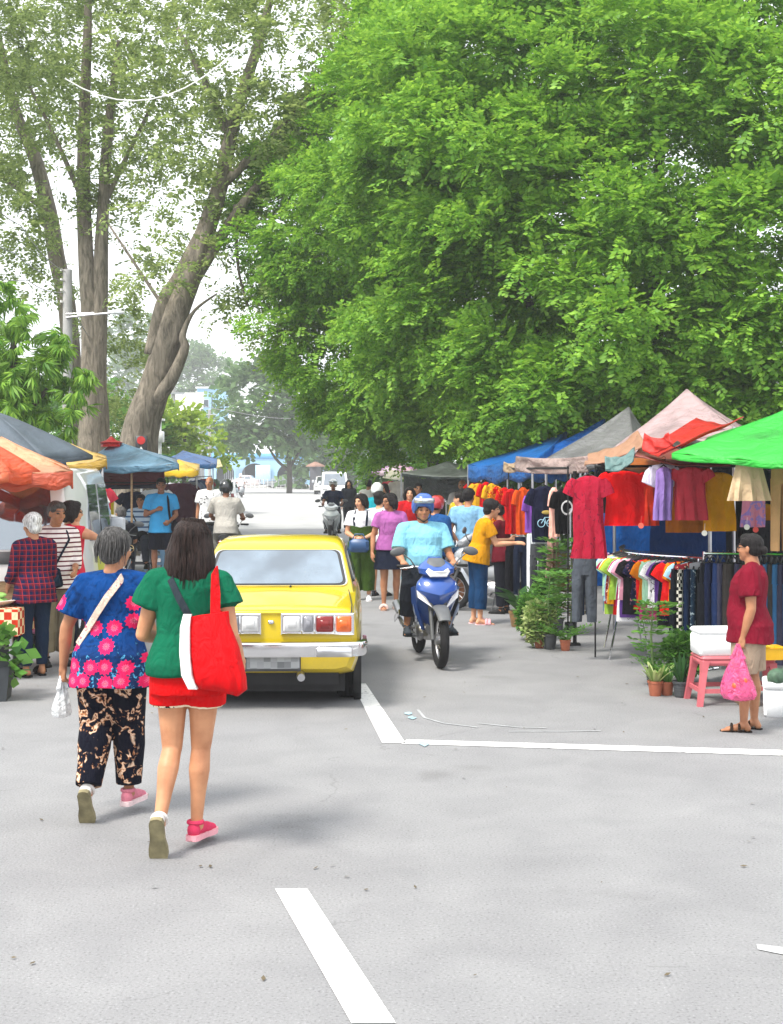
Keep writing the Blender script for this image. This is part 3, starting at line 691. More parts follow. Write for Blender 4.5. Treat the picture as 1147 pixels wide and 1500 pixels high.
    tree('umbrella_tree', 'wide flat-topped tree rising behind the rooftops', [L_(px, py, d+o, r) for px, py, o, r in ((290, 555, 0, 4.5), (250, 560, 0, 3.6), (320, 560, 0, 3.0), (220, 545, 0, 4), (190, 560, 0, 5), (275, 535, 0, 2.5), (200, 500, 10, 4))],
         [((at(280, 700, d).x, d, 0), .6), (at(280, 600, d), .4), (at(285, 560, d), .2)], FAR, BARK2, 1.4, .25, 12, 1.5, fr, 'hazy trees beyond the junction', flat=.4, back=.5)
    # hedge-like belts of trees that close the view behind both rows of stalls
    for i, (px, d, h, r, lab) in enumerate(((760, 46, 3.2, 2.4, 'dark tree in the shade behind the blue tents'), (900, 36, 3.2, 2.6, 'dark tree in the shade behind the grey tent'), (1060, 34, 3.2, 2.8, 'dark tree in the shade behind the pink tent'), (1230, 33, 3.2, 3.0, 'dark tree in the shade behind the green canopy'), (650, 60, 3.0, 2.6, 'dark tree in the shade behind the pink parasol'))):
        x = (px-CX)/F*d
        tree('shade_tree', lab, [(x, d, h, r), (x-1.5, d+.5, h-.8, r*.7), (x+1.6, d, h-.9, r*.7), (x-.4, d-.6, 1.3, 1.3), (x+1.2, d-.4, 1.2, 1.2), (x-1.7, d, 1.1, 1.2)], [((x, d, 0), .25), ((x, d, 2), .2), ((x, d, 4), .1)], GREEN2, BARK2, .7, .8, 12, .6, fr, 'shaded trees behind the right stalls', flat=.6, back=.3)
    for i, (px, d, h, r, lab) in enumerate(((20, 52, 2.6, 2.4, 'leafy tree behind the grey canopy at the far left'), (120, 60, 3, 2.6, 'leafy tree low behind the twin trunks'), (165, 70, 3.2, 2.4, 'leafy tree showing between the leaning trunk and the twin trunks'), (-100, 40, 2.6, 2.6, 'leafy tree beyond the van at the left edge'))):
        x = (px-CX)/F*d
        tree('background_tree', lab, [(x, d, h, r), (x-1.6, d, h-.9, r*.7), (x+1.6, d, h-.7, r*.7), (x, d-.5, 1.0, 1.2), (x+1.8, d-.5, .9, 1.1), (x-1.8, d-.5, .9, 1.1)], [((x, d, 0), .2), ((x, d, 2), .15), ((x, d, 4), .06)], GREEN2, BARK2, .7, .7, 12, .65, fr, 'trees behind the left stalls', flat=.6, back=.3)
# ------------------------------------------------------------------ ground
def asphalt():
    m, n, b = base('asphalt'); v = ocoord(n)
    big = tex(n, v, .35, 5, .6); mid = tex(n, v, 2.2, 6, .5); fine = tex(n, v, 80, 4); grit = tex(n, v, 38, 4)
    r = ramp(n, [(.3, (.18, .18, .185)), (.7, (.25, .25, .252))]); n.links.new(mixc(n, .5, big.outputs['Fac'], mid.outputs['Fac']), r.inputs['Fac'])
    g = ramp(n, [(.3, (.5, .5, .5)), (.44, (.96, .96, .96)), (.6, (1.0, 1.0, 1.0)), (.7, (1.35, 1.35, 1.35))]); n.links.new(fine.outputs['Fac'], g.inputs['Fac'])
    mm = n.nodes.new('ShaderNodeMix'); mm.data_type = 'RGBA'; mm.blend_type = 'MULTIPLY'; mm.inputs['Factor'].default_value = .8
    n.links.new(r.outputs['Color'], mm.inputs['A']); n.links.new(g.outputs['Color'], mm.inputs['B'])
    # fine cracks
    vo = n.nodes.new('ShaderNodeTexVoronoi'); vo.feature = 'DISTANCE_TO_EDGE'; vo.inputs['Scale'].default_value = .3
    wv = tex(n, v, 1.4, 6); vv = n.nodes.new('ShaderNodeVectorMath'); vv.operation = 'ADD'; sc2 = n.nodes.new('ShaderNodeVectorMath'); sc2.operation = 'SCALE'; sc2.inputs['Scale'].default_value = 1.1
    n.links.new(wv.outputs['Color'], sc2.inputs[0]); n.links.new(v, vv.inputs[0]); n.links.new(sc2.outputs[0], vv.inputs[1]); n.links.new(vv.outputs[0], vo.inputs['Vector'])
    cr = ramp(n, [(0, (.45, .45, .45)), (.004, (1, 1, 1))]); n.links.new(vo.outputs['Distance'], cr.inputs['Fac'])
    msk = ramp(n, [(.57, (1, 1, 1)), (.6, (0, 0, 0))]); n.links.new(tex(n, v, .8, 3).outputs['Fac'], msk.inputs['Fac'])
    crack = mth(n, 'MAXIMUM', cr.outputs['Color'], msk.outputs['Color'])
    c2 = mixc(n, crack, (.13, .13, .13), mm.outputs['Result'])
    # oil stains
    st = ramp(n, [(.64, (1, 1, 1)), (.72, (.72, .71, .7))]); n.links.new(tex(n, v, .9, 4, .3).outputs['Fac'], st.inputs['Fac'])
    m3 = n.nodes.new('ShaderNodeMix'); m3.data_type = 'RGBA'; m3.blend_type = 'MULTIPLY'; m3.inputs['Factor'].default_value = .7
    n.links.new(c2, m3.inputs['A']); n.links.new(st.outputs['Color'], m3.inputs['B'])
    n.links.new(m3.outputs['Result'], b.inputs['Base Color']); b.inputs['Roughness'].default_value = .82; b.inputs['Specular IOR Level'].default_value = .35
    bump(n, b, mixc(n, .4, fine.outputs['Fac'], grit.outputs['Fac']), .5, .012)
    return m
def roadpaint():
    m, n, b = base('road_paint'); v = ocoord(n); t = tex(n, v, 26, 6, .4); t2 = tex(n, v, 3, 3)
    r = ramp(n, [(.36, (.3, .3, .3)), (.43, (.76, .76, .74))]); n.links.new(mixc(n, .25, t.outputs['Fac'], t2.outputs['Fac']), r.inputs['Fac'])
    n.links.new(r.outputs['Color'], b.inputs['Base Color']); b.inputs['Roughness'].default_value = .7; bump(n, b, t.outputs['Fac'], .3, .004); return m
def build_ground():
    mb = MB()
    xs = [-400, -60, -20, -8, -3, 0, 3, 8, 20, 60, 400]; ys = [-20, 0, 5, 10, 20, 40, 80, 160, 300, 900]
    mb.add([(x, y, 0) for y in ys for x in xs], [(j*11+i, j*11+i+1, (j+1)*11+i+1, (j+1)*11+i) for j in range(9) for i in range(10)])
    tag(mb.build('road', asphalt(), smooth=False), kind='structure')
    P = roadpaint()
    def strip(px, m=None):
        q = [gr(*p) for p in px]; mb = MB(); mb.add([(p.x, p.y, .004) for p in q], [(0, 1, 2, 3)]); tag(mb.build('road_marking', m or P, smooth=False), kind='structure')
    strip([(515, 1500), (580, 1500), (450, 1303), (403, 1303)][::1])
    strip([(560, 1089), (594, 1089), (536, 1002), (516, 1002)])
    a, b_, c, d = gr(596, 1084), gr(1200, 1101), gr(1200, 1109), gr(588, 1090)
    mb = MB(); mb.add([(p.x, p.y, .004) for p in (a, b_, c, d)], [(3, 2, 1, 0)]); tag(mb.build('road_marking', P, smooth=False), kind='structure')
    strip([(1110, 1392), (1160, 1402), (1160, 1390), (1108, 1384)], mat('worn_line', (.38, .385, .39), .9, .25))
    # chalk scuffs by the line
    CH = mat('faded_paint', (.33, .34, .345), .9, .25)
    mb = MB()
    for pts in ([(612, 1040), (622, 1052), (650, 1060), (700, 1066)], [(700, 1060), (760, 1066), (800, 1067)], [(745, 1072), (830, 1072), (880, 1071)]):
        q = [gr(*p) for p in pts]
        for i in range(len(q)-1):
            n_ = Vector((-(q[i+1]-q[i]).y, (q[i+1]-q[i]).x, 0)).normalized()*.011
            mb.add([(p.x, p.y, .004) for p in (q[i]-n_, q[i]+n_, q[i+1]+n_, q[i+1]-n_)], [(3, 2, 1, 0)])
    tag(mb.build('faded_marking', CH, smooth=False), kind='structure')
    BL = mat('blue_paint', (.3, .44, .5), .9, .3); mb = MB(); rr = random.Random(2)
    for px, py, s in ((603, 1052, .035), (620, 1090, .05), (598, 1046, .03)):
        c = gr(px, py); k = 9; mb.add([(c.x+math.cos(2*math.pi*i/k)*s*rr.uniform(.5, 1.2), c.y+math.sin(2*math.pi*i/k)*s*2*rr.uniform(.5, 1.2), .0065) for i in range(k)], [tuple(range(k))])
    tag(mb.build('paint_splash', BL, smooth=False), kind='structure')
    m = mat('sunlit_asphalt', (.32, .32, .315), .9, .1, 1.2, bmp=.3, bscale=60)  # sunlight on the far road, put into the paler colour of this sheet
    mb = MB(); mb.add([(-11, 46, .004), (9, 46, .004), (60, 120, .004), (60, 160, .004), (-60, 160, .004), (-60, 120, .004)], [(0, 1, 2, 3, 4, 5)]); tag(mb.build('sunlit_road_sheet', m, smooth=False), kind='structure')
    # verge behind the left stalls and beyond the junction
    G = mat('verge_grass', (.07, .12, .03), .95, .4, 3, bmp=.6, bscale=30)
    mb = MB(); mb.box((-17.5, 45, .03), (15, 60, .12)); tag(mb.build('grass_verge', G, smooth=False), kind='structure')
    mb = MB(); mb.box((13, 50, .03), (14, 60, .12)); tag(mb.build('grass_verge', G, smooth=False), kind='structure')
    mb = MB(); mb.box((0, 185, .06), (200, 50, .24), bev=.05); tag(mb.build('pavement', mat('pavement_concrete', (.4, .39, .37), .9, .1, 2), smooth=False), kind='structure')
    # leaves and grit lying on the road
    rr = random.Random(11); mb = MB()
    for i in range(90):
        d = rr.uniform(4.2, 16); x = rr.uniform(-.3, .32)*d; s = rr.uniform(.006, .02); a = rr.uniform(0, 6.28)
        u, v = Vector((math.cos(a), math.sin(a), rr.uniform(-.3, .3)))*s, Vector((-math.sin(a), math.cos(a), rr.uniform(-.3, .3)))*s*.5; c = Vector((x, d, .009))
        mb.add([c-u, c+v, c+u, c-v], [(3, 2, 1, 0)])
    tag(mb.build('litter', mat('dry_leaf', (.09, .07, .04), .9, .5), smooth=False), kind='stuff')
# ------------------------------------------------------------------ far buildings and street furniture
def build_far():
    BLUEW = mat('blue_wall', (.3, .52, .72), .8, .08, 1.5); BLUED = mat('blue_trim', (.12, .36, .66), .7, .1); DARK = mat('dark_opening', (.03, .035, .04), .6, .2)
    d = 172; s = d/F
    x0, x1 = (300-CX)*s, (475-CX)*s
    r = thing('arched_building', 'single-storey pale blue building with arches across the junction', 'building', (0, d, 0))
    def arch_wall(cx, hw, hh, xL, xR, top):                 # wall panel with an arched opening
        n = 16; arc = [(cx+hw*math.cos(math.pi-math.pi*i/n), hh-hw*.55+hw*.9*math.sin(math.pi*i/n)) for i in range(n+1)]
        out = [(cx-hw, .12)]+arc+[(cx+hw, .12), (xR, .12), (xR, top), (xL, top), (xL, .12)]
        return [Vector((x, 0, z)) for x, z in out]
    mb = MB(); seg = [(330, 24, 13, 300, 345), (373, 22, 19, 345, 398), (425, 22, 19, 398, 475)]
    for cx, _, hwp, a, b in seg:
        mb.prism(arch_wall((cx-CX)*s, hwp*s, 2.35, (a-CX)*s, (b-CX)*s, 3.5), (0, -.2, 0), (0, .2, 0))
    mb.build('wall', BLUEW, r, angle=30)
    mb = MB(); mb.box(((x0+x1)/2, 0, 3.85), (x1-x0+.4, .7, .68), bev=.05); mb.build('parapet', BLUED, r)
    mb = MB(); mb.box(((x0+x1)/2, 5, 1.9), (x1-x0, .3, 3.6)); mb.build('back_wall', DARK, r, smooth=False)
    mb = MB(); mb.box(((x0+x1)/2, 2.6, 3.45), (x1-x0, 5, .1)); mb.build('roof', BLUEW, r, smooth=False)
    for px in (335, 352):
        mb = MB()
        for k in range(5): mb.box(((px-CX)*s+k*.25-.5, -.28, 1.3), (.05, .04, 2.2))
        mb.build('window_grille', mat('grille_metal', (.3, .33, .36), .5), r, smooth=False)
    mb = MB(); mb.box(((386-CX)*s, -.6, 1.5), (1.9, .3, 2.4), bev=.04); mb.build('side_panel', mat('panel_blue', (.42, .6, .76), .7), r)
    # taller blue block
    d2 = 185; s2 = d2/F; c = at(312, 600, d2)
    r = thing('apartment_block', 'tall pale blue block above the rooftops at the left of the street', 'building', (c.x, d2, 0))
    mb = MB(); mb.box((0, 0, 6.5), (3.6, 5, 13), bev=.03); mb.build('wall', BLUEW, r, smooth=False)
    mb = MB(); mb.box((0, 0, 13.1), (4.0, 5.4, .25)); mb.build('roof', mat('pale_roof', (.6, .6, .6), .8), r, smooth=False)
    mb = MB(); mb.box((.2, -2.53, 6.5), (.12, .05, 12)); mb.build('drain_pipe', DARK, r, smooth=False)
    for z in (5.2, 8.2, 11.0):
        w_ = MB(); w_.box((-.8, -2.52, z), (1.2, .06, 1.1)); o = w_.build('window', mat('window_frame', (.5, .55, .6), .6), r, smooth=False)
        w_ = MB(); w_.box((-.8, -2.56, z), (1.0, .03, .9)); w_.build('pane', mat('far_glass', (.06, .08, .1), .1), o, smooth=False)
    # grey-roofed shophouses
    for i, (px, py, wd, lab) in enumerate(((268, 590, 4.6, 'grey shophouse with a pale tiled roof beside the blue block'), (235, 605, 4.2, 'low grey shophouse with a sloping roof behind the lime tree'))):
        d3 = 178-i*6; c = at(px, py, d3); h = c.z
        r = thing('shophouse', lab, 'building', (c.x, d3, 0), 0, 'shophouses beyond the left stalls')
        mb = MB(); mb.box((0, 3, h*.45), (wd, 6, h*.9)); mb.build('wall', mat('stained_wall', (.42, .42, .41), .9, .3, 1.2), r, smooth=False)
        mb = MB(); mb.prism([Vector((-wd/2-.3, 0, h*.88)), Vector((wd/2+.3, 0, h*.88)), Vector((wd/2+.1, 3, h*1.12)), Vector((-wd/2-.1, 3, h*1.12))], (0, -.1, 0), (0, -.1, .18)); mb.build('roof', mat('pale_tiles', (.55, .54, .52), .8, .2, 4), r, smooth=False)
        for k in range(3):
            w_ = MB(); w_.box((-wd*.3+k*wd*.3, -.03, h*.62), (.8, .1, 1.2)); w_.build('window', DARK, r, smooth=False)
    # railing along the far kerb
    d4 = 150; a, b = (335-CX)/F*d4, (475-CX)/F*d4
    r = thing('railing', 'white metal railing along the far kerb of the junction', 'railing', ((a+b)/2, d4, 0))
    L = b-a; nb = 22
    for k in range(nb+1):
        mb = MB(); mb.tube([(-L/2+L*k/nb, 0, 0), (-L/2+L*k/nb, 0, 1.05)], .03, 6); mb.build('post', WHITEP, r)
    for z in (.4, .72, 1.05):
        mb = MB(); mb.tube([(-L/2, 0, z), (L/2, 0, z)], .022, 6); mb.build('rail', mat('rail_grey', (.55, .56, .57), .5), r)
    # pillar and hut at right end
    c = at(462, 690, 140); r = thing('guard_hut', 'small dark sentry hut with a brown roof at the far right of the junction', 'hut', (c.x, 140, 0))
    mb = MB(); mb.box((0, 0, 1.2), (1.1, 1.1, 2.4)); mb.build('wall', mat('hut_wall', (.08, .08, .09), .8), r, smooth=False)
    mb = MB(); mb.lathe([(1.0, 2.4), (.9, 2.55), (.1, 2.9), (.01, 2.9)], seg=4); mb.build('roof', mat('hut_roof', (.25, .14, .1), .8), r, smooth=False)
    # utility pole with lamp arm, left
    d5 = 30; c = at(99, 690, d5); r = thing('utility_pole', 'grey concrete utility pole with a street lamp arm behind the left canopies', 'pole', (c.x, d5, 0))
    CON = mat('concrete_pole', (.36, .35, .34), .9, .15, 5)
    mb = MB(); top = at(99, 395, d5).z; mb.tube([(0, 0, 0), (0, 0, top)], [.13, .1], 12); mb.build('pole', CON, r)
    za = at(99, 462, d5).z; mb = MB(); mb.tube([(0, -.12, za-.06), (.5, -.12, za), (1.0, -.12, za+.04)], .025, 8); mb.tube([(0, -.12, za+.02), (.6, -.12, za+.04)], .012, 6); o = mb.build('lamp_arm', STEEL, r)
    mb = MB(); mb.ell((1.12, -.12, za+.05), (.17, .07, .045)); mb.build('lamp_head', mat('lamp_shell', (.75, .76, .78), .4), o)
    for i, py in enumerate((398, 412, 427, 444)):
        mb = MB(); z = at(99, py, d5).z; mb.tube([(-.11, -.1, z), (-.11, -.1, z+.05)], .03, 8); mb.build('insulator', mat('porcelain', (.6, .58, .55), .3), r)
    # wires
    def wire(label, pts, sag, rad=.012, m=None):
        mb = MB(); P = [Vector(p) for p in pts]
        out = []
        for i in range(len(P)-1):
            for k in range(12):
                t = k/12; q = P[i].lerp(P[i+1], t); q.z -= sag*4*t*(1-t); out.append(q)
        out.append(P[-1]); o = mb.tube(out, rad, 5).build('overhead_cable', m or BLACK); tag(o, label, 'cable', 'overhead cables'); return o
    GW = mat('grey_cable', (.3, .3, .3), .6)
    wire('thin cable curving from the top insulator of the utility pole out to the left', [at(96, 398, d5), at(30, 330, 24), at(-60, 240, 18)], .12, .009, GW)
    wire('cable from the second insulator running out left', [at(96, 412, d5), at(20, 370, 25), at(-60, 310, 19)], .1, .009, GW)
    wire('cable from the third insulator running out left above the mango tree', [at(96, 427, d5), at(40, 410, 26), at(-60, 385, 20)], .1, .009, GW)
    wire('cable from the lowest insulator dropping away behind the leaning trunk', [at(102, 444, d5), at(180, 560, 50), at(250, 585, 70)], .2, .014, GW)
    wire('thick pale cable looping between the tall trees', [at(95+252*t, 115-43*t+ (1-(2*t-1)**2)*52, 26) for t in [i/10 for i in range(11)]], 0, .013, mat('pale_cable', (.72, .72, .7), .5))
    wire('long cable across the blue block to the round tree', [at(252, 568, 70), at(330, 600, 100), at(460, 612, 120)], .3, .02, GW)
    # two thinner poles further up
    for px, py, dd, lab in ((254, 565, 70, 'slim grey utility pole rising from the lime tree'), (307, 600, 110, 'utility pole with crossed brackets before the blue block')):
        c = at(px, 690, dd); z = at(px, py, dd).z; r = thing('utility_pole', lab, 'pole', (c.x, dd, 0))
        mb = MB(); mb.tube([(0, 0, 0), (0, 0, z)], [.15, .11], 8); mb.build('pole', CON, r)
        for k in range(3):
            mb = MB(); mb.box((0, -.13, z-.4-.5*k), (1.2-.2*k, .08, .09)); mb.build('crossarm', STEEL, r, smooth=False)
    # white post with box, triangular sign
    c = at(234, 690, 45); r = thing('meter_post', 'white post with a metal box and a small flat cap above the blue canopy', 'post', (c.x, 45, 0))
    z = at(234, 615, 45).z; mb = MB(); mb.tube([(0, 0, 0), (0, 0, z)], .06, 10); mb.build('pole', WHITEP, r)
    mb = MB(); mb.box((0, -.08, at(0, 640, 45).z), (.3, .2, .36), bev=.02); mb.build('meter_box', WHITEP, r)
    mb = MB(); mb.box((0, 0, z), (.3, .3, .06), bev=.01); mb.build('cap', WHITEP, r)
    c = at(207, 690, 30); r = thing('road_sign', 'dark sign board with a red disc and a white triangle beside the leaning trunk', 'sign', (c.x, 30, 0))
    mb = MB(); mb.tube([(0, .05, 0), (0, .05, 2.45)], .03, 8); mb.build('pole', STEEL, r)
    mb = MB(); mb.box((0, 0, at(0, 655, 30).z), (.26, .03, .5), bev=.01); mb.build('sign_board', mat('sign_black', (.02, .02, .025), .5), r)
    mb = MB(); mb.lathe([(.001, 0), (.09, 0), (.09, .012), (.001, .012)], at(207, 645, 30)-Vector((c.x, 30.02, 0)), (0, -1, 0)); mb.build('red_disc', mat('sign_red', (.5, .02, .02), .5), r)
    mb = MB(); zc = at(0, 660, 30).z; mb.prism([Vector((-.11, 0, zc-.09)), Vector((.11, 0, zc-.09)), Vector((0, 0, zc+.09))], (0, -.02, 0), (0, -.035, 0)); mb.build('white_triangle', WHITEP, r, smooth=False)

def build_haze():
    mb = MB(); mb.box((0, 160, 10), (400, 420, 30)); m = bpy.data.materials.new('haze'); m.use_nodes = True; n = m.node_tree; n.nodes.clear()
    pv = n.nodes.new('ShaderNodeVolumePrincipled'); o = n.nodes.new('ShaderNodeOutputMaterial'); n.links.new(pv.outputs[0], o.inputs['Volume'])
    pv.inputs['Color'].default_value = (.96, .97, 1, 1); pv.inputs['Density'].default_value = .001; pv.inputs['Anisotropy'].default_value = .2
    tag(mb.build('haze', m, smooth=False), kind='stuff')
# ------------------------------------------------------------------ vehicles
def carpaint(name, col, var=.05, dirt=.12):
    m, n, b = base(name); c = srgb(col) if isinstance(col, str) else col
    v = ocoord(n); t = tex(n, v, 3, 5); t2 = tex(n, v, 40, 4)
    r = ramp(n, [(.3, tuple(x*(1-var*2) for x in c)), (.7, c)]); n.links.new(t.outputs['Fac'], r.inputs['Fac'])
    z = sepx(n, v)[2]; lo = mth(n, 'MULTIPLY', mth(n, 'SUBTRACT', 1.0, mth(n, 'MULTIPLY', z, 1.6)), mth(n, 'MULTIPLY', t2.outputs['Fac'], dirt*4)); lo = mth(n, 'MAXIMUM', lo, 0.0)
    n.links.new(mixc(n, mth(n, 'MINIMUM', lo, .6), r.outputs['Color'], (.1, .09, .07)), b.inputs['Base Color'])
    b.inputs['Roughness'].default_value = .32; b.inputs['Coat Weight'].default_value = .8; b.inputs['Coat Roughness'].default_value = .06; b.inputs['Specular IOR Level'].default_value = .4
    return m
def glassmat(name='car_glass', tint=(.05, .06, .07), refl=.35):
    key = ('glass', name, refl)
    if key in _M: return _M[key]
    m = bpy.data.materials.new(name); m.use_nodes = True; n = m.node_tree; n.nodes.clear()
    d = n.nodes.new('ShaderNodeBsdfDiffuse'); g = n.nodes.new('ShaderNodeBsdfGlossy'); x = n.nodes.new('ShaderNodeMixShader'); o = n.nodes.new('ShaderNodeOutputMaterial')
    v = ocoord(n); t = tex(n, v, 2.5, 3); r = ramp(n, [(.35, tuple(c*.4 for c in tint)), (.7, tuple(c*2.2 for c in tint))]); n.links.new(t.outputs['Fac'], r.inputs['Fac']); n.links.new(r.outputs['Color'], d.inputs['Color'])
    g.inputs['Roughness'].default_value = .03; g.inputs['Color'].default_value = (.85, .93, 1, 1)
    lw = n.nodes.new('ShaderNodeLayerWeight'); lw.inputs['Blend'].default_value = refl; 
    n.links.new(mth(n, 'MAXIMUM', lw.outputs['Fresnel'], refl), x.inputs[0]); n.links.new(d.outputs[0], x.inputs[1]); n.links.new(g.outputs[0], x.inputs[2]); n.links.new(x.outputs[0], o.inputs['Surface'])
    _M[key] = m; return m
def lens(name, col, rough=.15):
    return mat(name, col, rough, .08, 30, spec=.4, coat=.25, bmp=.4, bscale=120, bdist=.004)
def wheel(parent, c, r, w_, name='wheel', hub=CHROME, axis=(1, 0, 0)):
    a = Vector(axis); c = Vector(c)
    mb = MB(); mb.lathe([(r*.62, -w_*.48), (r*.9, -w_*.5), (r*.985, -w_*.4), (r, -w_*.2), (r, w_*.2), (r*.985, w_*.4), (r*.9, w_*.5), (r*.62, w_*.48), (r*.62, -w_*.48)], c, a, 32)
    for k in (-.18, 0, .18): mb.torus(c+a*(w_*k), a, r*.998, .006, 32, 4)
    t = mb.build(name, RUBBER, parent)
    mb = MB(); mb.lathe([(r*.64, -w_*.46), (r*.6, -w_*.3), (r*.35, -w_*.22), (r*.2, -w_*.34), (.001, -w_*.36)], c, a, 24); mb.lathe([(r*.64, w_*.46), (r*.6, w_*.3), (r*.35, w_*.22), (r*.2, w_*.34), (.001, w_*.36)], c, a, 24); mb.build('rim', hub, t)
    return t
def yellow_car():
    p = gr(402, 1023); r = thing('saloon_car', 'bright yellow classic two-door saloon car driving away with a chrome bumper', 'car', (p.x+.02, 11.15, 0), 1.5)
    Y = carpaint('yellow_paint', (.6, .44, .006)); GL = glassmat('rear_glass', (.06, .08, .1), .28); TR = mat('rubber_trim', (.02, .02, .02), .5)
    # body: stations along y, half profile from sill to deck
    st = [(.02, .66, .33, .795, .02), (.06, .70, .30, .812, .022), (.16, .722, .27, .82, .024), (.45, .735, .25, .855, .03), (.85, .745, .22, .9, .035), (1.2, .75, .22, .915, .03), (2.2, .75, .22, .9, .03), (2.75, .745, .22, .89, .03), (3.3, .735, .24, .85, .03), (3.75, .715, .28, .8, .02), (3.86, .68, .33, .76, .02)]
    mb = MB(); rings = []
    for y, w_, zs, zt, cr in st:
        h = zt-zs; half = [(w_*.80, zs), (w_*.93, zs+.02), (w_*.975, zs+h*.2), (w_*1.0, zs+h*.42), (w_*1.0, zs+h*.6), (w_*.985, zs+h*.74), (w_*.985, zs+h*.78), (w_*.965, zs+h*.9), (w_*.93, zs+h*.97), (w_*.87, zt), (w_*.5, zt+cr*.8), (0, zt+cr)]
        rings.append([Vector((x, y, z)) for x, z in half]+[Vector((-x, y, z)) for x, z in reversed(half[:-1])])
    # wheel arches are cut visually by dark wells
    mb.loft(rings); body = mb.build('body', Y, r, angle=28)
    # greenhouse
    def gh(y0, y1, hw, z): return [Vector((hw, y0, z)), Vector((hw, y1, z)), Vector((-hw, y1, z)), Vector((-hw, y0, z))]
    def rr_(y0, y1, hw, z, b=.09):
        o = []
        for sx, sy, yy in ((1, -1, y0), (1, 1, y1), (-1, 1, y1), (-1, -1, y0)):
            cx, cyy = sx*(hw-b), yy-sy*b
            a0 = {(1, -1): -90, (1, 1): 0, (-1, 1): 90, (-1, -1): 180}[(sx, sy)]
            for k in range(5): o.append(Vector((cx+b*math.cos(R(a0+k*22.5)), cyy+b*math.sin(R(a0+k*22.5)), z)))
        return o
    mb = MB(); L = [(.78, 2.85, .672, .885, .05), (.86, 2.72, .66, .955, .06), (1.18, 2.36, .588, 1.235, .08), (1.27, 2.25, .562, 1.292, .1), (1.38, 2.1, .52, 1.325, .16), (1.55, 1.9, .36, 1.345, .16)]
    mb.loft([rr_(*q) for q in L]); mb.build('roof', Y, r, angle=45)
    def pane(name, corners, m, off, seg=8, inset=0):         # rounded quad sitting just proud of the shell
        a, b, c, d = [Vector(q) for q in corners]; n_ = (b-a).cross(d-a).normalized(); cen = (a+b+c+d)/4
        pts = []
        for q, q0, q1 in ((a, d, b), (b, a, c), (c, b, d), (d, c, a)):
            u, v = (q0-q).normalized()*.07, (q1-q).normalized()*.07
            for k in range(5):
                t = k/4; pts.append(q+u*(1-t)**2+v*t**2)
        pts = [p+(cen-p).normalized()*inset+n_*off for p in pts]
        mb = MB(); mb.prism(pts, n_*-.02, n_*.0); return mb.build(name, m, r, smooth=False)
    rb = [(-.615, .832, .945), (.615, .832, .945), (.545, 1.172, 1.232), (-.545, 1.172, 1.232)]
    o = pane('rear_window', rb, TR, .012); g = pane('pane', rb, GL, .016, inset=.028); g.parent = o
    g2 = pane('chrome_trim', rb, CHROME, .008, inset=-.014); g2.parent = o
    for sg in (1, -1):
        sb = [(sg*.672, 1.08, .955), (sg*.672, 2.55, .955), (sg*.597, 2.28, 1.225), (sg*.597, 1.3, 1.225)]
        if sg < 0: sb = [sb[1], sb[0], sb[3], sb[2]]
        o = pane('side_window', sb, TR, .012); g = pane('pane', sb, GL, .016, inset=.025); g.parent = o
    fb = [(.6, 2.76, .945), (-.6, 2.76, .945), (-.54, 2.38, 1.225), (.54, 2.38, 1.225)]
    o = pane('windscreen', fb, TR, .012); g = pane('pane', fb, GL, .016, inset=.028); g.parent = o
    # boot lid seam
    for sg in (1, -1):
        mb = MB(); mb.tube([(sg*.64, .03, .60), (sg*.655, .05, .79), (sg*.66, .2, .838), (sg*.63, .78, .912)], .005, 6); mb.build('boot_seam', TR, r)
    mb = MB(); mb.box((0, .03, .792), (1.3, .05, .03), bev=.012); mb.build('boot_lip', Y, r)
    mb = MB(); mb.box((.0, .012, .715), (.045, .03, .03), bev=.006); mb.build('badge', CHROME, r)
    # lamps
    for sg in (1, -1):
        mb = MB(); x0, x1 = .095, .665; zc, h = .70, .15; yb = -.005
        ring = lambda g, y: [Vector((sg*(x0-g), y, zc-h/2-g)), Vector((sg*(x1+g), y, zc-h/2-g)), Vector((sg*(x1+g), y, zc+h/2+g)), Vector((sg*(x0-g), y, zc+h/2+g))]
        mb.loft([ring(.014, yb+.05), ring(.014, yb), ring(.002, yb-.004), ring(.0, yb+.018)]); o = mb.build('tail_lamp', CHROME, r, smooth=False)
        for nm, a, b, c in (('reversing_lens', .10, .24, lens('white_lens', (.5, .5, .5))), ('reflector', .262, .345, lens('grey_lens', (.2, .2, .22))), ('brake_lens', .368, .51, lens('red_lens', (.18, .008, .008))), ('indicator_lens', .532, .658, lens('orange_lens', (.62, .11, .015)))):
            mb = MB(); mb.box((sg*(a+b)/2, yb+.002, zc), (b-a, .04, h-.022), bev=.012); mb.build(nm, c, o)
            mb = MB(); mb.box((sg*(a+b)/2, yb-.018, zc), ((b-a)*.55, .012, h*.42), bev=.006); mb.build(nm, c, o)
        for xx in (.252, .357, .521):
            mb = MB(); mb.box((sg*xx, yb-.004, zc), (.012, .03, h-.01), bev=.003); mb.build('divider', CHROME, o)
    # bumper: bright blade with wrapped ends
    mb = MB(); rings = []
    for x, y in ((-.765, .38), (-.768, .12), (-.75, .0), (-.70, -.055), (-.5, -.085), (0, -.1), (.5, -.085), (.70, -.055), (.75, .0), (.768, .12), (.765, .38)):
        dx = 0 if abs(x) < .72 else math.copysign(1, x); u = Vector((dx*.8, -.6 if dx else -1, 0)).normalized(); c = Vector((x, y, .505))
        rings.append([c+u*a+Vector((0, 0, z)) for a, z in ((-.02, -.06), (.012, -.062), (.028, -.035), (.02, -.0), (.03, .03), (.02, .055), (-.02, .06))])
    mb.loft(rings); mb.build('bumper', CHROME, r, angle=60)
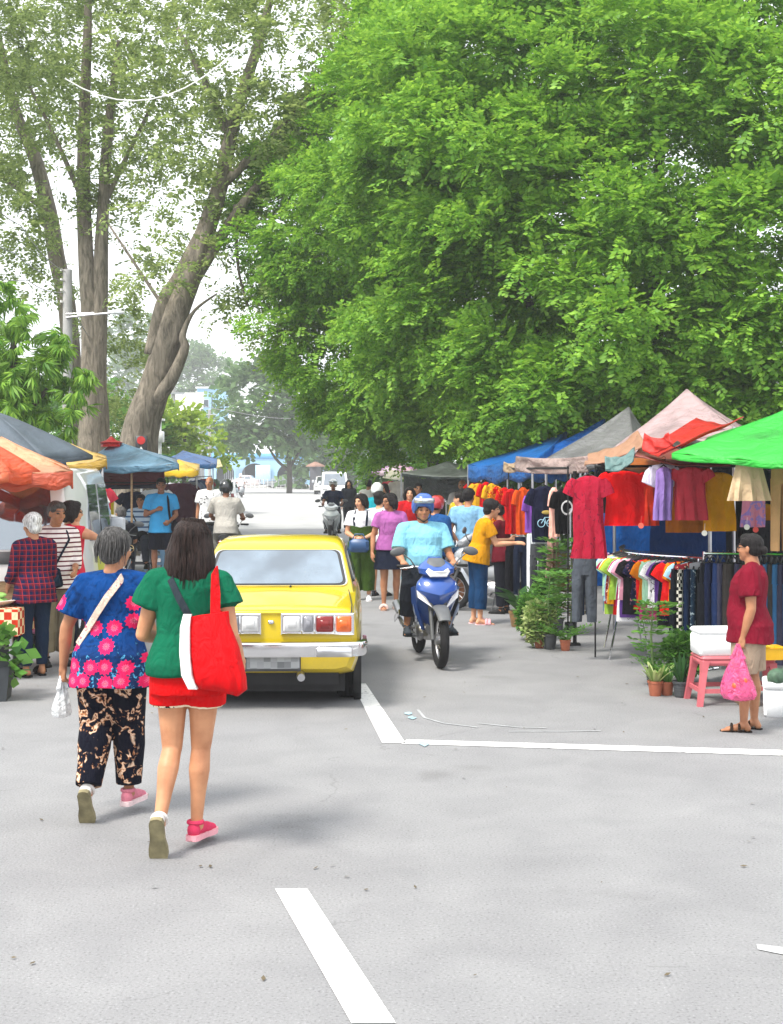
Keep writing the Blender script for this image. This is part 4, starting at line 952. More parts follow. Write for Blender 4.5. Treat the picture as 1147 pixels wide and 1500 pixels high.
    for sg in (1, -1):
        mb = MB(); mb.box((sg*.52, -.118, .485), (.3, .03, .08), bev=.012); mb.build('bumper_pad', mat('dull_chrome', (.55, .55, .56), .28, .1, metal=1), r)
    # number plate (left blank), valance, underside
    mb = MB(); mb.box((-.015, -.04, .395), (.52, .02, .15), bev=.006); o = mb.build('number_plate', mat('plate_grey', (.05, .05, .052), .5, .3), r)
    m, n, b = base('plate_face'); v = ocoord(n); sn = n.nodes.new('ShaderNodeVectorMath'); sn.operation = 'SNAP'; sn.inputs[1].default_value = (.055, 1, .05); n.links.new(v, sn.inputs[0]); wn = n.nodes.new('ShaderNodeTexWhiteNoise'); n.links.new(sn.outputs[0], wn.inputs['Vector'])
    q = ramp(n, [(0, (.12, .125, .13)), (1, (.36, .37, .37))]); n.links.new(wn.outputs['Value'], q.inputs['Fac']); n.links.new(q.outputs['Color'], b.inputs['Base Color']); b.inputs['Roughness'].default_value = .6
    mb = MB(); mb.box((.02, -.052, .392), (.43, .006, .1)); mb.build('plate_face', m, o, smooth=False)
    mb = MB(); mb.box((0, 1.9, .2), (1.2, 3.4, .16)); mb.box((0, .3, .25), (1.1, .4, .12)); mb.build('underbody', BLACK, r, smooth=False)
    mb = MB(); mb.tube([(.24, .25, .3), (.24, -.02, .28), (.25, -.09, .275)], .032, 12); mb.build('exhaust_pipe', STEEL, r)
    mb = MB(); mb.tube([(-.6, .62, .29), (.6, .62, .29)], .045, 10); mb.ell((0, .62, .29), (.13, .13, .12)); mb.tube([(.3, .2, .24), (.3, .6, .28)], .03); mb.build('rear_axle', mat('axle_iron', (.03, .028, .025), .7, .3), r)
    for y in (.66, 2.95):
        for sg in (1, -1): wheel(r, (sg*.625, y, .298), .298, .19)
        for sg in (1, -1):
            mb = MB(); mb.lathe([(.36, -.06), (.345, .004), (.30, .004)], (sg*.735, y, .31), (sg, 0, 0), 28); mb.build('wheel_arch', BLACK, r)
    mb = MB(); mb.tube([(.12, .845, .955), (.42, .96, 1.05)], .005, 6); mb.tube([(.12, .835, .95), (.12, .83, .93)], .01, 6); mb.build('rear_wiper', BLACK, r)
    return r
def boxcar(label, cat, loc, rz, paint, W, Lg, H, kind='van', group=None, name=None, detail=True):
    """a van, hatchback or saloon seen from afar or partly hidden: rear at y = 0"""
    r = thing(name or {'van': 'parked_van'}.get(kind, 'parked_car'), label, cat, loc, rz, group); hw = W/2
    GL = glassmat('dark_glass', (.03, .035, .04), .3)
    belt = H*.52 if kind == 'van' else H*.6
    prof = {'van': [(.0, .28), (.0, belt), (.1, H*.93), (.3, H), (Lg*.72, H), (Lg*.8, H*.95), (Lg*.93, belt+.05), (Lg, belt-.1), (Lg, .3)],
            'car': [(.0, .3), (.0, belt*.95), (.12, belt), (Lg*.14, belt*1.03), (Lg*.26, H*.97), (Lg*.36, H), (Lg*.52, H*.98), (Lg*.7, belt*1.02), (Lg*.95, belt*.86), (Lg, belt*.7), (Lg, .3)]}[kind]
    mb = MB(); rings = []
    for x, k in ((-hw*.9, 1), (-hw, .0), (-hw, .0), (0, 0), (hw, 0), (hw, 0), (hw*.9, 1)): pass
    for sx, tuck in ((-1, 1), (-1, 0), (1, 0), (1, 1)):
        ring = []
        for y, z in prof:
            t = max(0, (z-belt)/(H-belt)); x = sx*(hw*(1-.13*t)-(.035 if tuck == 0 else -.0)) if False else sx*hw*(1-.12*t)
            if tuck: ring.append(Vector((x, min(max(y, .06), Lg-.06), z-.03 if z > belt*1.1 else z)))
            else: ring.append(Vector((x*.95, y, z+.0)))
        rings.append(ring)
    mb.loft(rings); mb.build('body', paint, r, angle=50)
    e = .012
    def quad(name, pts, m):
        mb = MB(); n_ = ((pts[1]-pts[0]).cross(pts[3]-pts[0])).normalized(); mb.prism(pts, n_*-.03, n_*e); return mb.build(name, m, r, smooth=False)
    V = Vector
    if kind == 'van':
        quad('rear_window', [V((-hw*.8, .012, belt+.06)), V((hw*.8, .012, belt+.06)), V((hw*.72, .088, H*.9)), V((-hw*.72, .088, H*.9))], GL)
        quad('windscreen', [V((hw*.85, Lg*.93, belt+.07)), V((-hw*.85, Lg*.93, belt+.07)), V((-hw*.74, Lg*.81, H*.93)), V((hw*.74, Lg*.81, H*.93))], GL)
        spans = [(Lg*.42, Lg*.6), (Lg*.63, Lg*.84)]
    else:
        quad('rear_window', [V((-hw*.8, Lg*.15, belt*1.05)), V((hw*.8, Lg*.15, belt*1.05)), V((hw*.74, Lg*.255, H*.95)), V((-hw*.74, Lg*.255, H*.95))], GL)
        quad('windscreen', [V((hw*.8, Lg*.69, belt*1.05)), V((-hw*.8, Lg*.69, belt*1.05)), V((-hw*.74, Lg*.53, H*.96)), V((hw*.74, Lg*.53, H*.96))], GL)
        spans = [(Lg*.24, Lg*.42), (Lg*.44, Lg*.63)]
    for sg in (1, -1):
        for a, b in spans:
            za, zb = belt+.07, H*.9; xa, xb = hw*(1-.12*(za-belt)/(H-belt))*.995, hw*(1-.12*(zb-belt)/(H-belt))*.985
            p = [V((sg*xa, a, za)), V((sg*xa, b, za)), V((sg*xb, b-.1*(b > Lg*.6), zb)), V((sg*xb, a+(.1 if kind == 'car' and a < Lg*.3 else 0), zb))]
            if sg < 0: p = [p[1], p[0], p[3], p[2]]
            quad('side_window', p, GL)
        for y in (Lg*.2, Lg*.82): wheel(r, (sg*(hw-.1), y, .31), .31, .19, hub=STEEL)
        mb = MB(); mb.box((sg*hw*.84, -.0, belt*.9), (.14, .05, .3), bev=.015); mb.build('tail_lamp', lens('red_lens', (.18, .008, .008)), r)
        mb = MB(); mb.box((sg*hw*.76, Lg+.0, belt*.82), (.3, .05, .14), bev=.02); mb.build('headlight', lens('white_lens', (.5, .5, .5)), r)
        mb = MB(); mb.box((sg*(hw+.1), Lg*.8, belt+.18), (.2, .07, .26), bev=.03); mb.tube([(sg*hw*.95, Lg*.8, belt+.1), (sg*(hw+.06), Lg*.8, belt+.14)], .014); mb.build('wing_mirror', mat('mirror_shell', (.45, .47, .5), .3), r)
    mb = MB(); mb.box((0, -.04, .42), (W*.98, .12, .16), bev=.03); mb.build('bumper', BLACK if kind == 'van' else paint, r)
    mb = MB(); mb.box((0, Lg+.03, .42), (W*.98, .12, .18), bev=.03); mb.build('bumper', BLACK if kind == 'van' else paint, r)
    mb = MB(); mb.box((0, Lg/2, .22), (W*.85, Lg*.92, .16)); mb.build('underbody', BLACK, r, smooth=False)
    return r
def motorbike(label, loc, rz, col, second=(.03, .03, .035), lean=0, group=None, rack=False, small=False, name='motor_scooter', light=(.8, .8, .8), basket=False, plate=True):
    """an underbone motor scooter; front axle at +y .62, rear axle at -.60"""
    r = thing(name, label, 'motorcycle', loc, rz, group); r.rotation_euler.y = R(lean)
    P = carpaint('bike_paint', col, dirt=.05) if ('bp', str(col)) not in _M else _M[('bp', str(col))]; _M[('bp', str(col))] = P
    S = mat('side_plastic', second, .4, .1); GREY = mat('grey_plastic', (.09, .095, .1), .5, .15); A = mat('alloy', (.45, .45, .46), .35, .1, metal=1)
    fr, rr_ = .285, .275
    for y, R_, w_ in ((.62, fr, .085), (-.60, rr_, .105)):
        c = Vector((0, y, R_)); mb = MB(); mb.torus(c, (1, 0, 0), R_-.045, .045, 32, 10, flat=1.0); t = mb.build('wheel', RUBBER, r)
        mb = MB(); mb.torus(c, (1, 0, 0), R_-.085, .014, 28, 6); mb.lathe([(.001, -.05), (.055, -.05), (.055, .05), (.001, .05)], c, (1, 0, 0), 14)
        for k in range(14):
            a = 2*math.pi*k/14; mb.tube([c+Vector(((-1)**k*.03, math.cos(a)*.05, math.sin(a)*.05)), c+Vector((0, math.cos(a+.2)*(R_-.09), math.sin(a+.2)*(R_-.09)))], .0035, 5)
        mb.build('rim', A, t)
    ax = Vector((0, .62, fr)); hd = Vector((0, .36, .96)); d = (hd-ax).normalized()
    mb = MB()
    for sg in (1, -1): mb.tube([ax+Vector((sg*.075, 0, 0)), ax+d*.34+Vector((sg*.075, 0, 0))], .02, 8); mb.tube([ax+d*.3+Vector((sg*.075, 0, 0)), ax+d*.5+Vector((sg*.06, 0, 0))], .026, 8)
    mb.build('front_fork', GREY, r)
    # front mudguard
    mb = MB(); rings = []
    for k in range(9):
        a = R(40+k*14); c = ax+Vector((0, math.cos(a)*(fr+.03), math.sin(a)*(fr+.03))); u = Vector((0, math.cos(a), math.sin(a))); wd = .062+.018*math.sin(math.pi*k/8)
        rings.append([c+Vector((math.cos(t)*wd, 0, 0))+u*(.03*math.sin(t)-.0) for t in [math.pi*j/8 for j in range(9)]]+[c+Vector((math.cos(t)*wd*.9, 0, 0))+u*(.03*math.sin(t)*.8-.012) for t in [math.pi*(8-j)/8 for j in range(9)]])
    mb.loft(rings); mb.build('mudguard', GREY if second[0] < .2 else S, r)
    # leg shield: broad nose narrowing to the engine
    mb = MB(); rings = []
    for z, y, w_, dp in ((.36, .20, .10, .07), (.44, .26, .15, .09), (.54, .34, .18, .11), (.64, .44, .205, .12), (.72, .49, .22, .115), (.79, .485, .2, .1), (.86, .44, .13, .085), (.9, .40, .07, .06)):
        rings.append([Vector((math.cos(t)*w_, y-.05+math.copysign(abs(math.sin(t))**(1.0 if math.sin(t) > 0 else .6), math.sin(t))*dp*(1 if math.sin(t) > 0 else .55)+(.05*(1-abs(math.cos(t))) if math.sin(t) > 0 else 0), z+.05*abs(math.cos(t)))) for t in [2*math.pi*j/24 for j in range(24)]])
    mb.loft(rings); front = mb.build('front_cowl', P, r, angle=35)
    mb = MB()
    for sg in (1, -1):
        mb.loft([[Vector((sg*x, y, z)) for x, y, z in q] for q in ([(.10, .27, .34), (.19, .33, .62), (.22, .40, .80), (.185, .37, .80), (.15, .28, .62), (.08, .22, .34)], [(.115, .20, .34), (.225, .25, .62), (.25, .36, .78), (.2, .33, .78), (.17, .2, .62), (.09, .17, .34)])])
    mb.build('leg_shield', P, r, angle=40)
    for sg in (1, -1):                                                # indicators in the nose
        mb = MB(); mb.prism([Vector((sg*.075, .59, .60)), Vector((sg*.2, .50, .69)), Vector((sg*.212, .47, .765)), Vector((sg*.135, .56, .70))], (0, -.06, 0), (0, .012, 0)); mb.build('indicator', lens('clear_lens', (.7, .7, .72)), r, smooth=False)
        mb = MB(); mb.prism([Vector((sg*.11, .545, .765)), Vector((sg*.19, .475, .82)), Vector((sg*.185, .46, .84)), Vector((sg*.10, .525, .79))], (0, -.03, 0), (0, .012, 0)); mb.build('decal', mat('silver_decal', (.6, .65, .72), .3), r, smooth=False)
        mb = MB(); mb.prism([Vector((sg*.15, .30, .36)), Vector((sg*.222, .39, .56)), Vector((sg*.225, .40, .62)), Vector((sg*.19, .34, .5))], (sg*.005, -.012, 0), (sg*.012, .012, 0)); mb.build('decal', mat('silver_decal', (.6, .65, .72), .3), r, smooth=False)
    # handlebar cowl with headlight
    mb = MB(); rings = []
    for z, y, w_, dp in ((.86, .40, .1, .09), (.91, .42, .18, .11), (.96, .41, .19, .115), (1.0, .37, .155, .10), (1.04, .33, .09, .07), (1.07, .29, .06, .03)):
        rings.append([Vector((math.cos(t)*w_, y+math.sin(t)*dp, z+.02*abs(math.cos(t)))) for t in [2*math.pi*j/20 for j in range(20)]])
    mb.loft(rings); bar = mb.build('handlebar_cowl', P, r)
    mb = MB(); mb.loft([[Vector((x, y, z)) for x, y, z in ((-.1, .515, .985), (-.05, .535, .955), (.05, .535, .955), (.1, .515, .985), (.125, .50, .95), (.085, .535, .895), (-.085, .535, .895), (-.125, .50, .95))], [Vector((x, y, z)) for x, y, z in ((-.09, .53, .978), (-.05, .55, .95), (.05, .55, .95), (.09, .53, .978), (.112, .515, .947), (.075, .55, .905), (-.075, .55, .905), (-.112, .515, .947))]]); mb.build('headlight', lens('headlamp_lens', light), r)
    mb = MB(); mb.loft([[Vector((math.cos(t)*w_, y+math.sin(t)*dp, z)) for t in [2*math.pi*j/16 for j in range(16)]] for z, y, w_, dp in ((.995, .43, .1, .055), (1.04, .40, .095, .045), (1.075, .36, .07, .03))]); mb.build('instrument_cover', GREY, r)
    mb = MB(); mb.tube([(-.34, .20, .985), (-.2, .30, .985), (0, .34, .97), (.2, .30, .985), (.34, .20, .985)], .012, 8); mb.build('handlebar', STEEL, r)
    for sg in (1, -1):
        mb = MB(); mb.tube([(sg*.23, .28, .985), (sg*.36, .19, .985)], .018, 10); mb.build('grip', BLACK, r)
        mb = MB(); mb.tube([(sg*.22, .31, .98), (sg*.34, .25, .965)], .006, 6); mb.build('brake_lever', A, r)
        mb = MB(); mb.tube([(sg*.2, .31, .99), (sg*.25, .33, 1.06), (sg*.33, .31, 1.12)], .007, 6); mb.ell((sg*.375, .31, 1.14), (.08, .022, .045), Matrix.Rotation(R(sg*12), 3, 'Y')); mb.build('mirror', GREY, r)
    # engine, frame, side panels, seat
    mb = MB(); mb.box((0, .02, .32), (.16, .26, .2), bev=.04); mb.ell((.09, -.02, .3), (.05, .12, .1)); mb.ell((-.09, -.02, .3), (.05, .12, .1)); mb.tube([(0, .1, .34), (0, .25, .36)], .075, 12); mb.build('engine', A, r)
    mb = MB(); mb.tube([(0, .36, .8), (0, .2, .5), (0, -.1, .45), (0, -.5, .62)], .035, 8); mb.build('frame', GREY, r)
    mb = MB(); rings = []
    for y, w_, z0, z1 in ((.12, .06, .44, .6), (-.05, .11, .42, .68), (-.3, .135, .46, .72), (-.6, .12, .54, .76), (-.85, .07, .66, .8), (-.92, .04, .7, .8)):
        zc, h = (z0+z1)/2, (z1-z0)/2
        rings.append([Vector((math.cos(t)*w_, y, zc+math.sin(t)*h)) for t in [2*math.pi*j/18 for j in range(18)]])
    mb.loft(rings); mb.build('side_panel', P, r, angle=50)
    mb = MB(); rings = []
    for y, w_, z in ((.06, .07, .69), (-.06, .11, .735), (-.3, .135, .75), (-.55, .125, .79), (-.8, .09, .81), (-.86, .06, .8)):
        rings.append([Vector((math.cos(t)*w_, y, z+math.sin(t)*.045)) for t in [2*math.pi*j/16 for j in range(16)]])
    mb.loft(rings); mb.build('seat', mat('black_vinyl', (.02, .02, .022), .5, .2), r)
    mb = MB(); mb.box((0, -.92, .7), (.16, .06, .1), bev=.02); mb.build('tail_light', lens('red_lens', (.18, .008, .008)), r)
    mb = MB(); mb.tube([(.1, .12, .28), (.13, -.1, .24), (.15, -.35, .27)], .022, 8); mb.tube([(.15, -.3, .27), (.17, -.5, .34), (.185, -.95, .5)], [.03, .05, .045], 12); mb.build('exhaust', mat('muffler_grey', (.3, .3, .31), .35, .1, metal=1), r)
    mb = MB(); mb.box((.235, -.6, .4), (.012, .34, .07), Matrix.Rotation(R(18), 3, 'X'), bev=.005); mb.build('heat_shield', CHROME, r)
    mb = MB(); mb.tube([(-.24, .0, .26), (.24, .0, .26)], .014, 8)
    for sg in (1, -1): mb.tube([(sg*.16, .0, .26), (sg*.25, .0, .262)], .022, 8); mb.tube([(sg*.08, -.6, rr_), (sg*.1, -.1, .33)], .022, 8); mb.tube([(sg*.1, -.56, .3), (sg*.12, -.5, .62)], .028, 10)
    mb.build('footrest', GREY, r)
    mb = MB(); rings = []
    for k in range(7):
        a = R(70+k*15); c = Vector((0, -.60+math.cos(a)*(rr_+.04), rr_+math.sin(a)*(rr_+.04))); rings.append([c+Vector((x, 0, 0))+Vector((0, math.cos(a), math.sin(a)))*h for x, h in ((-.07, 0), (-.05, .02), (.05, .02), (.07, 0), (.05, .01), (-.05, .01))])
    mb.loft(rings); mb.build('rear_mudguard', GREY, r)
    if plate:
        mb = MB(); mb.box((0, -1.0, .56), (.2, .015, .15), Matrix.Rotation(R(-15), 3, 'X'), bev=.004); mb.build('number_plate', BLACK, r)
    if basket:
        mb = MB(); 
        for z in (.72, .82, .92): mb.tube([(-.16, .5, z), (.16, .5, z), (.17, .78, z), (-.17, .78, z), (-.16, .5, z)], .005, 5)
        for k in range(6):
            x = -.15+.06*k; mb.tube([(x, .5, .72), (x, .5, .92)], .003, 4); mb.tube([(x, .78, .72), (x, .78, .92)], .003, 4)
        mb.build('basket', STEEL, r)
    mb = MB(); mb.tube([(-.1, -.05, .26), (-.2, -.02, .02)], .012, 6); mb.build('side_stand', GREY, r)
    return r
def build_vehicles():
    yellow_car()
    WH = carpaint('white_van_paint', (.72, .72, .71), .03)
    v = boxcar('white van parked at the left kerb behind the three women', 'van', (-4.35, 14.9, 0), 4, WH, 1.65, 4.1, 1.98, 'van')
    mb = MB(); mb.box((0, -.004, 1.0), (1.56, .02, .14), bev=.006); mb.build('rubbing_strip', mat('strip_grey', (.08, .085, .09), .6), v)
    mb = MB(); mb.box((.38, -.02, .82), (.44, .02, .17), bev=.005); pl = mb.build('number_plate', WHITEP, v)
    def digit8(mb, cx, cz, h):
        mb.torus((cx, -.034, cz+h*.25), (0, 1, 0), h*.19, h*.055, 16, 6, .4); mb.torus((cx, -.034, cz-h*.25), (0, 1, 0), h*.22, h*.055, 16, 6, .4)
    mb = MB(); digit8(mb, .4, .82, .12); mb.build('lettering', mat('plate_blue', (.02, .05, .2), .5), pl)
    boxcar('white van far up the street at the right kerb, seen from the front', 'van', (at(488, 735, 91.5).x, 91.5, 0), 184, WH, 1.7, 4.4, 1.9, 'van')
    boxcar('white hatchback waiting behind the far white van', 'car', (at(478, 715, 118).x, 118, 0), 180, carpaint('cream_paint', (.66, .66, .63)), 1.7, 4.2, 1.5, 'car', 'cars beyond the junction')
    boxcar('silver saloon car parked side-on beyond the railing under the round tree', 'car', (at(447, 715, 156).x, 156, 0), 90, carpaint('silver_paint', (.2, .22, .24)), 1.7, 4.5, 1.5, 'car', 'cars beyond the junction')
    boxcar('small red-tailed white car parked inside the blue arches', 'car', (at(380, 715, 166).x, 166, 0), 85, carpaint('pale_paint', (.6, .5, .5)), 1.65, 3.9, 1.45, 'car', 'cars beyond the junction')
    boxcar('pale parked car at the left kerb beyond the yellow canopy', 'car', (at(318, 760, 62).x, 62, 0), 3, carpaint('grey_white_paint', (.6, .61, .61)), 1.65, 4.1, 1.45, 'car')
    boxcar('lime yellow hatchback parked at the left kerb past the man in the blue shirt', 'car', (at(268, 790, 37).x, 37, 0), 4, carpaint('lime_paint', (.5, .55, .06)), 1.5, 3.4, 1.45, 'car')
# ------------------------------------------------------------------ stalls, garments, plants and goods
def pcloth(name, kind, cols, scale=20):                  # printed cloth
    key = ('pc', name)
    if key in _M: return _M[key]
    c = [srgb(x) if isinstance(x, str) else x for x in cols]; m, n, b = base(name); v = ocoord(n); X, Yy, Z = sepx(n, v)
    if kind == 'sparse':
        t = tex(n, v, scale, 4, .8); t2 = tex(n, v, scale*.45, 2, .3); r = ramp(n, [(0, c[0]), (.5, c[0]), (.53, c[1]), (.58, c[2]), (.64, c[1]), (.7, c[0])]); n.links.new(t.outputs['Fac'], r.inputs['Fac']); k = ramp(n, [(.46, (0, 0, 0)), (.5, (1, 1, 1))]); n.links.new(t2.outputs['Fac'], k.inputs['Fac']); col = mixc(n, k.outputs['Color'], c[0], r.outputs['Color'])
    elif kind == 'blot':
        t = tex(n, v, scale, 3, 1.2); r = ramp(n, [(0, c[0]), (.47, c[0]), (.5, c[1]), (.6, c[1]), (.63, c[-1])]); n.links.new(t.outputs['Fac'], r.inputs['Fac']); col = r.outputs['Color']
    elif kind == 'stripe':
        f = mth(n, 'FRACT', mth(n, 'MULTIPLY', Z, scale)); r = ramp(n, [(0, c[0]), (.62, c[0]), (.66, c[1]), (.94, c[1]), (.98, c[0])]); n.links.new(f, r.inputs['Fac']); col = r.outputs['Color']
    elif kind == 'plaid':
        def band(q, s, w_): return mth(n, 'GREATER_THAN', mth(n, 'FRACT', mth(n, 'MULTIPLY', q, s)), 1-w_)
        a = mth(n, 'ADD', mth(n, 'MULTIPLY', band(X, scale, .45), .5), mth(n, 'MULTIPLY', band(Z, scale, .45), .5)); col = mixc(n, a, c[0], c[1])
        fine = mth(n, 'MAXIMUM', band(X, scale, .1), band(Z, scale, .1)); col = mixc(n, mth(n, 'MULTIPLY', fine, .7), col, c[2])
    elif kind == 'check':
        k = n.nodes.new('ShaderNodeTexChecker'); k.inputs['Scale'].default_value = scale; n.links.new(v, k.inputs['Vector']); k.inputs['Color1'].default_value = (*c[0], 1); k.inputs['Color2'].default_value = (*c[1], 1); col = k.outputs['Color']
    elif kind == 'flower':                               # big daisies, packed towards the hem
        mp = ocoord(n, (1, .35, 1)); vo = n.nodes.new('ShaderNodeTexVoronoi'); vo.inputs['Scale'].default_value = scale; vo.inputs['Randomness'].default_value = .45; vo.voronoi_dimensions = '2D'; cmb = n.nodes.new('ShaderNodeCombineXYZ'); n.links.new(X, cmb.inputs[0]); n.links.new(Z, cmb.inputs[1]); mp = cmb.outputs[0]; n.links.new(mp, vo.inputs['Vector'])
        sb = n.nodes.new('ShaderNodeVectorMath'); sb.operation = 'SUBTRACT'; sc_ = n.nodes.new('ShaderNodeVectorMath'); sc_.operation = 'SCALE'; sc_.inputs['Scale'].default_value = scale
        n.links.new(mp, sc_.inputs[0]); n.links.new(sc_.outputs[0], sb.inputs[0]); sv = n.nodes.new('ShaderNodeVectorMath'); sv.operation = 'SCALE'; sv.inputs['Scale'].default_value = scale; n.links.new(vo.outputs['Position'], sv.inputs[0]); n.links.new(sv.outputs[0], sb.inputs[1])
        dx, dy, dz = sepx(n, sb.outputs[0]); ang = mth(n, 'ARCTAN2', dy, dx); pet = mth(n, 'MULTIPLY', mth(n, 'ABSOLUTE', mth(n, 'SINE', mth(n, 'MULTIPLY', ang, 6))), .09)
        rad = mth(n, 'ADD', vo.outputs['Distance'], pet)
        cr, cg, cb = sepx(n, vo.outputs['Color']); thr = mth(n, 'MULTIPLY_ADD', sepx(n, vo.outputs['Position'])[1], 1.7, -1.42)  # more flowers low down
        keep = mth(n, 'GREATER_THAN', cr, thr)
        fl = ramp(n, [(0, c[2]), (.07, c[2]), (.09, c[3]), (.14, c[3]), (.16, c[4]), (.24, c[1]), (.45, c[1])], 'LINEAR'); n.links.new(rad, fl.inputs['Fac'])
        t = tex(n, v, 16, 3, 1.5); bl = ramp(n, [(.3, tuple(x*.45 for x in c[0])), (.5, c[0])]); n.links.new(t.outputs['Fac'], bl.inputs['Fac'])
        t2 = tex(n, v, 30, 2, 1.0); lf = mth(n, 'MULTIPLY', mth(n, 'GREATER_THAN', t2.outputs['Fac'], .58), mth(n, 'LESS_THAN', mth(n, 'ADD', Z, mth(n, 'MULTIPLY', t.outputs['Fac'], .5)), 1.2)); bg_ = mixc(n, lf, bl.outputs['Color'], c[5])
        dk = mth(n, 'MAXIMUM', mth(n, 'MINIMUM', mth(n, 'MULTIPLY_ADD', Z, -4.0, 4.2), .8), 0.0); bg2 = mixc(n, mth(n, 'MULTIPLY', dk, mth(n, 'SUBTRACT', 1.0, lf)), bg_, (.012, .02, .06))
        col = mixc(n, mth(n, 'MULTIPLY', keep, mth(n, 'LESS_THAN', rad, .45)), bg2, fl.outputs['Color'])
    n.links.new(col, b.inputs['Base Color']); finish_cloth(n, b); _M[key] = m; return m
def folds(ring, amt, k, ph): # unused helper kept simple
    return ring
def ellring(c, rx, ry, n=20, amp=0, k=5, ph=0, rot=0):
    o = []
    for j in range(n):
        t = 2*math.pi*j/n; g = 1+amp*math.sin(k*t+ph); p = Vector((math.cos(t)*rx*(1+amp*.2*math.sin(k*t+ph)), math.sin(t)*ry*g, 0)); o.append(Vector(c)+p)
    return o
def garment(kind, name, label, m, loc, rz=0, w=.5, h=.62, cat='shirt', group=None, hanger=True, seed=0, trim=None, sleeve=.2, thin=.045):
    """hangs from loc (the hook); local x is across the chest"""
    r = thing(name, label, cat, loc, rz, group); rr = random.Random(seed+int(loc[0]*91+loc[2]*37)); ph = rr.uniform(0, 6); amp = .35+.2*rr.random(); z0 = -.06
    mb = MB()
    if kind in ('tee', 'dress', 'tank'):
        hs = w*.42; R_ = []
        prof = [(0, .12, .02), (-.03, .30, .03), (-.07, .42, .035), (-.16, .435, .045), (-.3, .43, .05), (-.55, .44, .05), (-.8, .455, .05), (-1, .46 if kind != 'dress' else .52, .05)]
        for i, (z, hw, ry) in enumerate(prof):
            zz = z0+(z*h if z < -.2 else z*min(h, .62)); R_.append(ellring((.01*math.sin(ph+zz*9), 0, zz), hw*w, ry*thin/.045, 22, amp*min(1, .15+i*.14), 7, ph+zz*2.5))
        mb.loft(R_)
        if kind != 'tank':
            for sg in (1, -1):
                a = Vector((sg*w*.33, 0, z0-.045)); e = Vector((sg*w*(.46+sleeve*.55), .01, z0-.06-sleeve*.85))
                d = (e-a); side = Vector((-d.z, 0, d.x)).normalized()
                mb.loft([[a+d*t+side*math.cos(q)*ww+Vector((0, math.sin(q)*.03*(1+.2*math.sin(3*q+ph)), 0)) for q in [2*math.pi*j/14 for j in range(14)]] for t, ww in ((0, .06), (.35, .085), (.7, .085), (1, .08))])
    elif kind in ('trousers', 'shorts'):
        mb.loft([ellring((0, 0, z0-.04-q*h), w*.5*s_, .04*(1+q), 20, amp*.25, 5, ph) for q, s_ in ((0, .9), (.02, .92), (.12, 1.0), (.26, 1.04))])
        for sg in (1, -1):
            mb.loft([ellring((sg*w*(.27+.05*q), 0, z0-.04-h*(.2+.8*q)), w*(.27-(.06 if kind == 'trousers' else -.05)*q), .045, 16, amp*.4, 4, ph+sg+q*2) for q in (0, .2, .45, .7, 1)])
    elif kind == 'skirt':
        mb.loft([ellring((0, 0, z0-.02-q*h), w*(.34+.3*q), .03+.05*q, 30, amp*q, 9, ph) for q in (0, .1, .35, .7, 1)])
    elif kind == 'cloth':
        mb.loft([ellring((0, 0, z0-q*h), w*.5*(1+.04*math.sin(q*3)), thin, 30, amp*.8*min(1, q+.3), 9, ph+q) for q in (0, .25, .5, .75, 1)])
    mb.build({'tee': 'fabric', 'cloth': 'fabric'}.get(kind, 'fabric'), m, r, angle=60)
    if trim: trim(r, w, h, z0)
    if hanger:
        hb = MB(); hb.tube([(-w*.36, 0, z0-.035), (0, 0, z0+.02), (w*.36, 0, z0-.035)], .008, 6); hb.tube([(0, 0, z0+.02), (0, 0, -.03), (.02, 0, -.012), (.018, 0, .008), (0, 0, .014), (-.018, 0, .004)], .003, 5); hb.build('hanger', BLACK, r)
    return r
def canopy(name, label, corners, peak, m, edge=.12, sag=.04, loc=None, cat='canopy', group=None, posts=(), post_m=None, valance=None, ridge=None, seams=True, n=10, thick=.012, skirt_m=None):
    """a four-sided fabric roof; corners anticlockwise seen from above, rising to a peak; posts stand on the ground"""
    c = [Vector(p) for p in corners]; ctr = sum(c, Vector())/len(c); base_ = Vector((ctr.x, ctr.y, 0)); r = thing(name, label, cat, base_, 0, group)
    pk = Vector(peak)-base_; c = [p-base_ for p in c]; mb = MB()
    k = len(c)
    for i in range(k):
        a, b = c[i], c[(i+1) % k]
        def fn(u, v, a=a, b=b):
            e = a.lerp(b, u); e = e+Vector((0, 0, -sag*4*u*(1-u))); p = e.lerp(pk, v*.995); p.z -= sag*2.2*v*(1-v)*(1+.5*math.sin(u*9)); p.z += .012*math.sin(u*23+v*7)*(1-v); return p
        mb.grid(fn, n, n)
    mb.build('canopy_top', m, r, thick=thick, angle=25)
    if edge:
        mb = MB()
        for i in range(k):
            a, b = c[i], c[(i+1) % k]
            mb.grid(lambda u, v, a=a, b=b: a.lerp(b, u)+Vector((0, 0, -sag*4*u*(1-u)-v*edge*(1+.15*math.sin(u*17))))+(a.lerp(b, u)-Vector((0, 0, a.z))).normalized()*(.012*math.sin(u*31)*v+.006), 24, 3)
        mb.build('valance', valance or m, r, thick=.008, angle=60)
    for p in posts:
        q = Vector(p)-base_; pb = MB(); pb.tube([(q.x, q.y, 0), (q.x, q.y, q.z)], .02, 8); pb.build('post', post_m or STEEL, r)
    return r
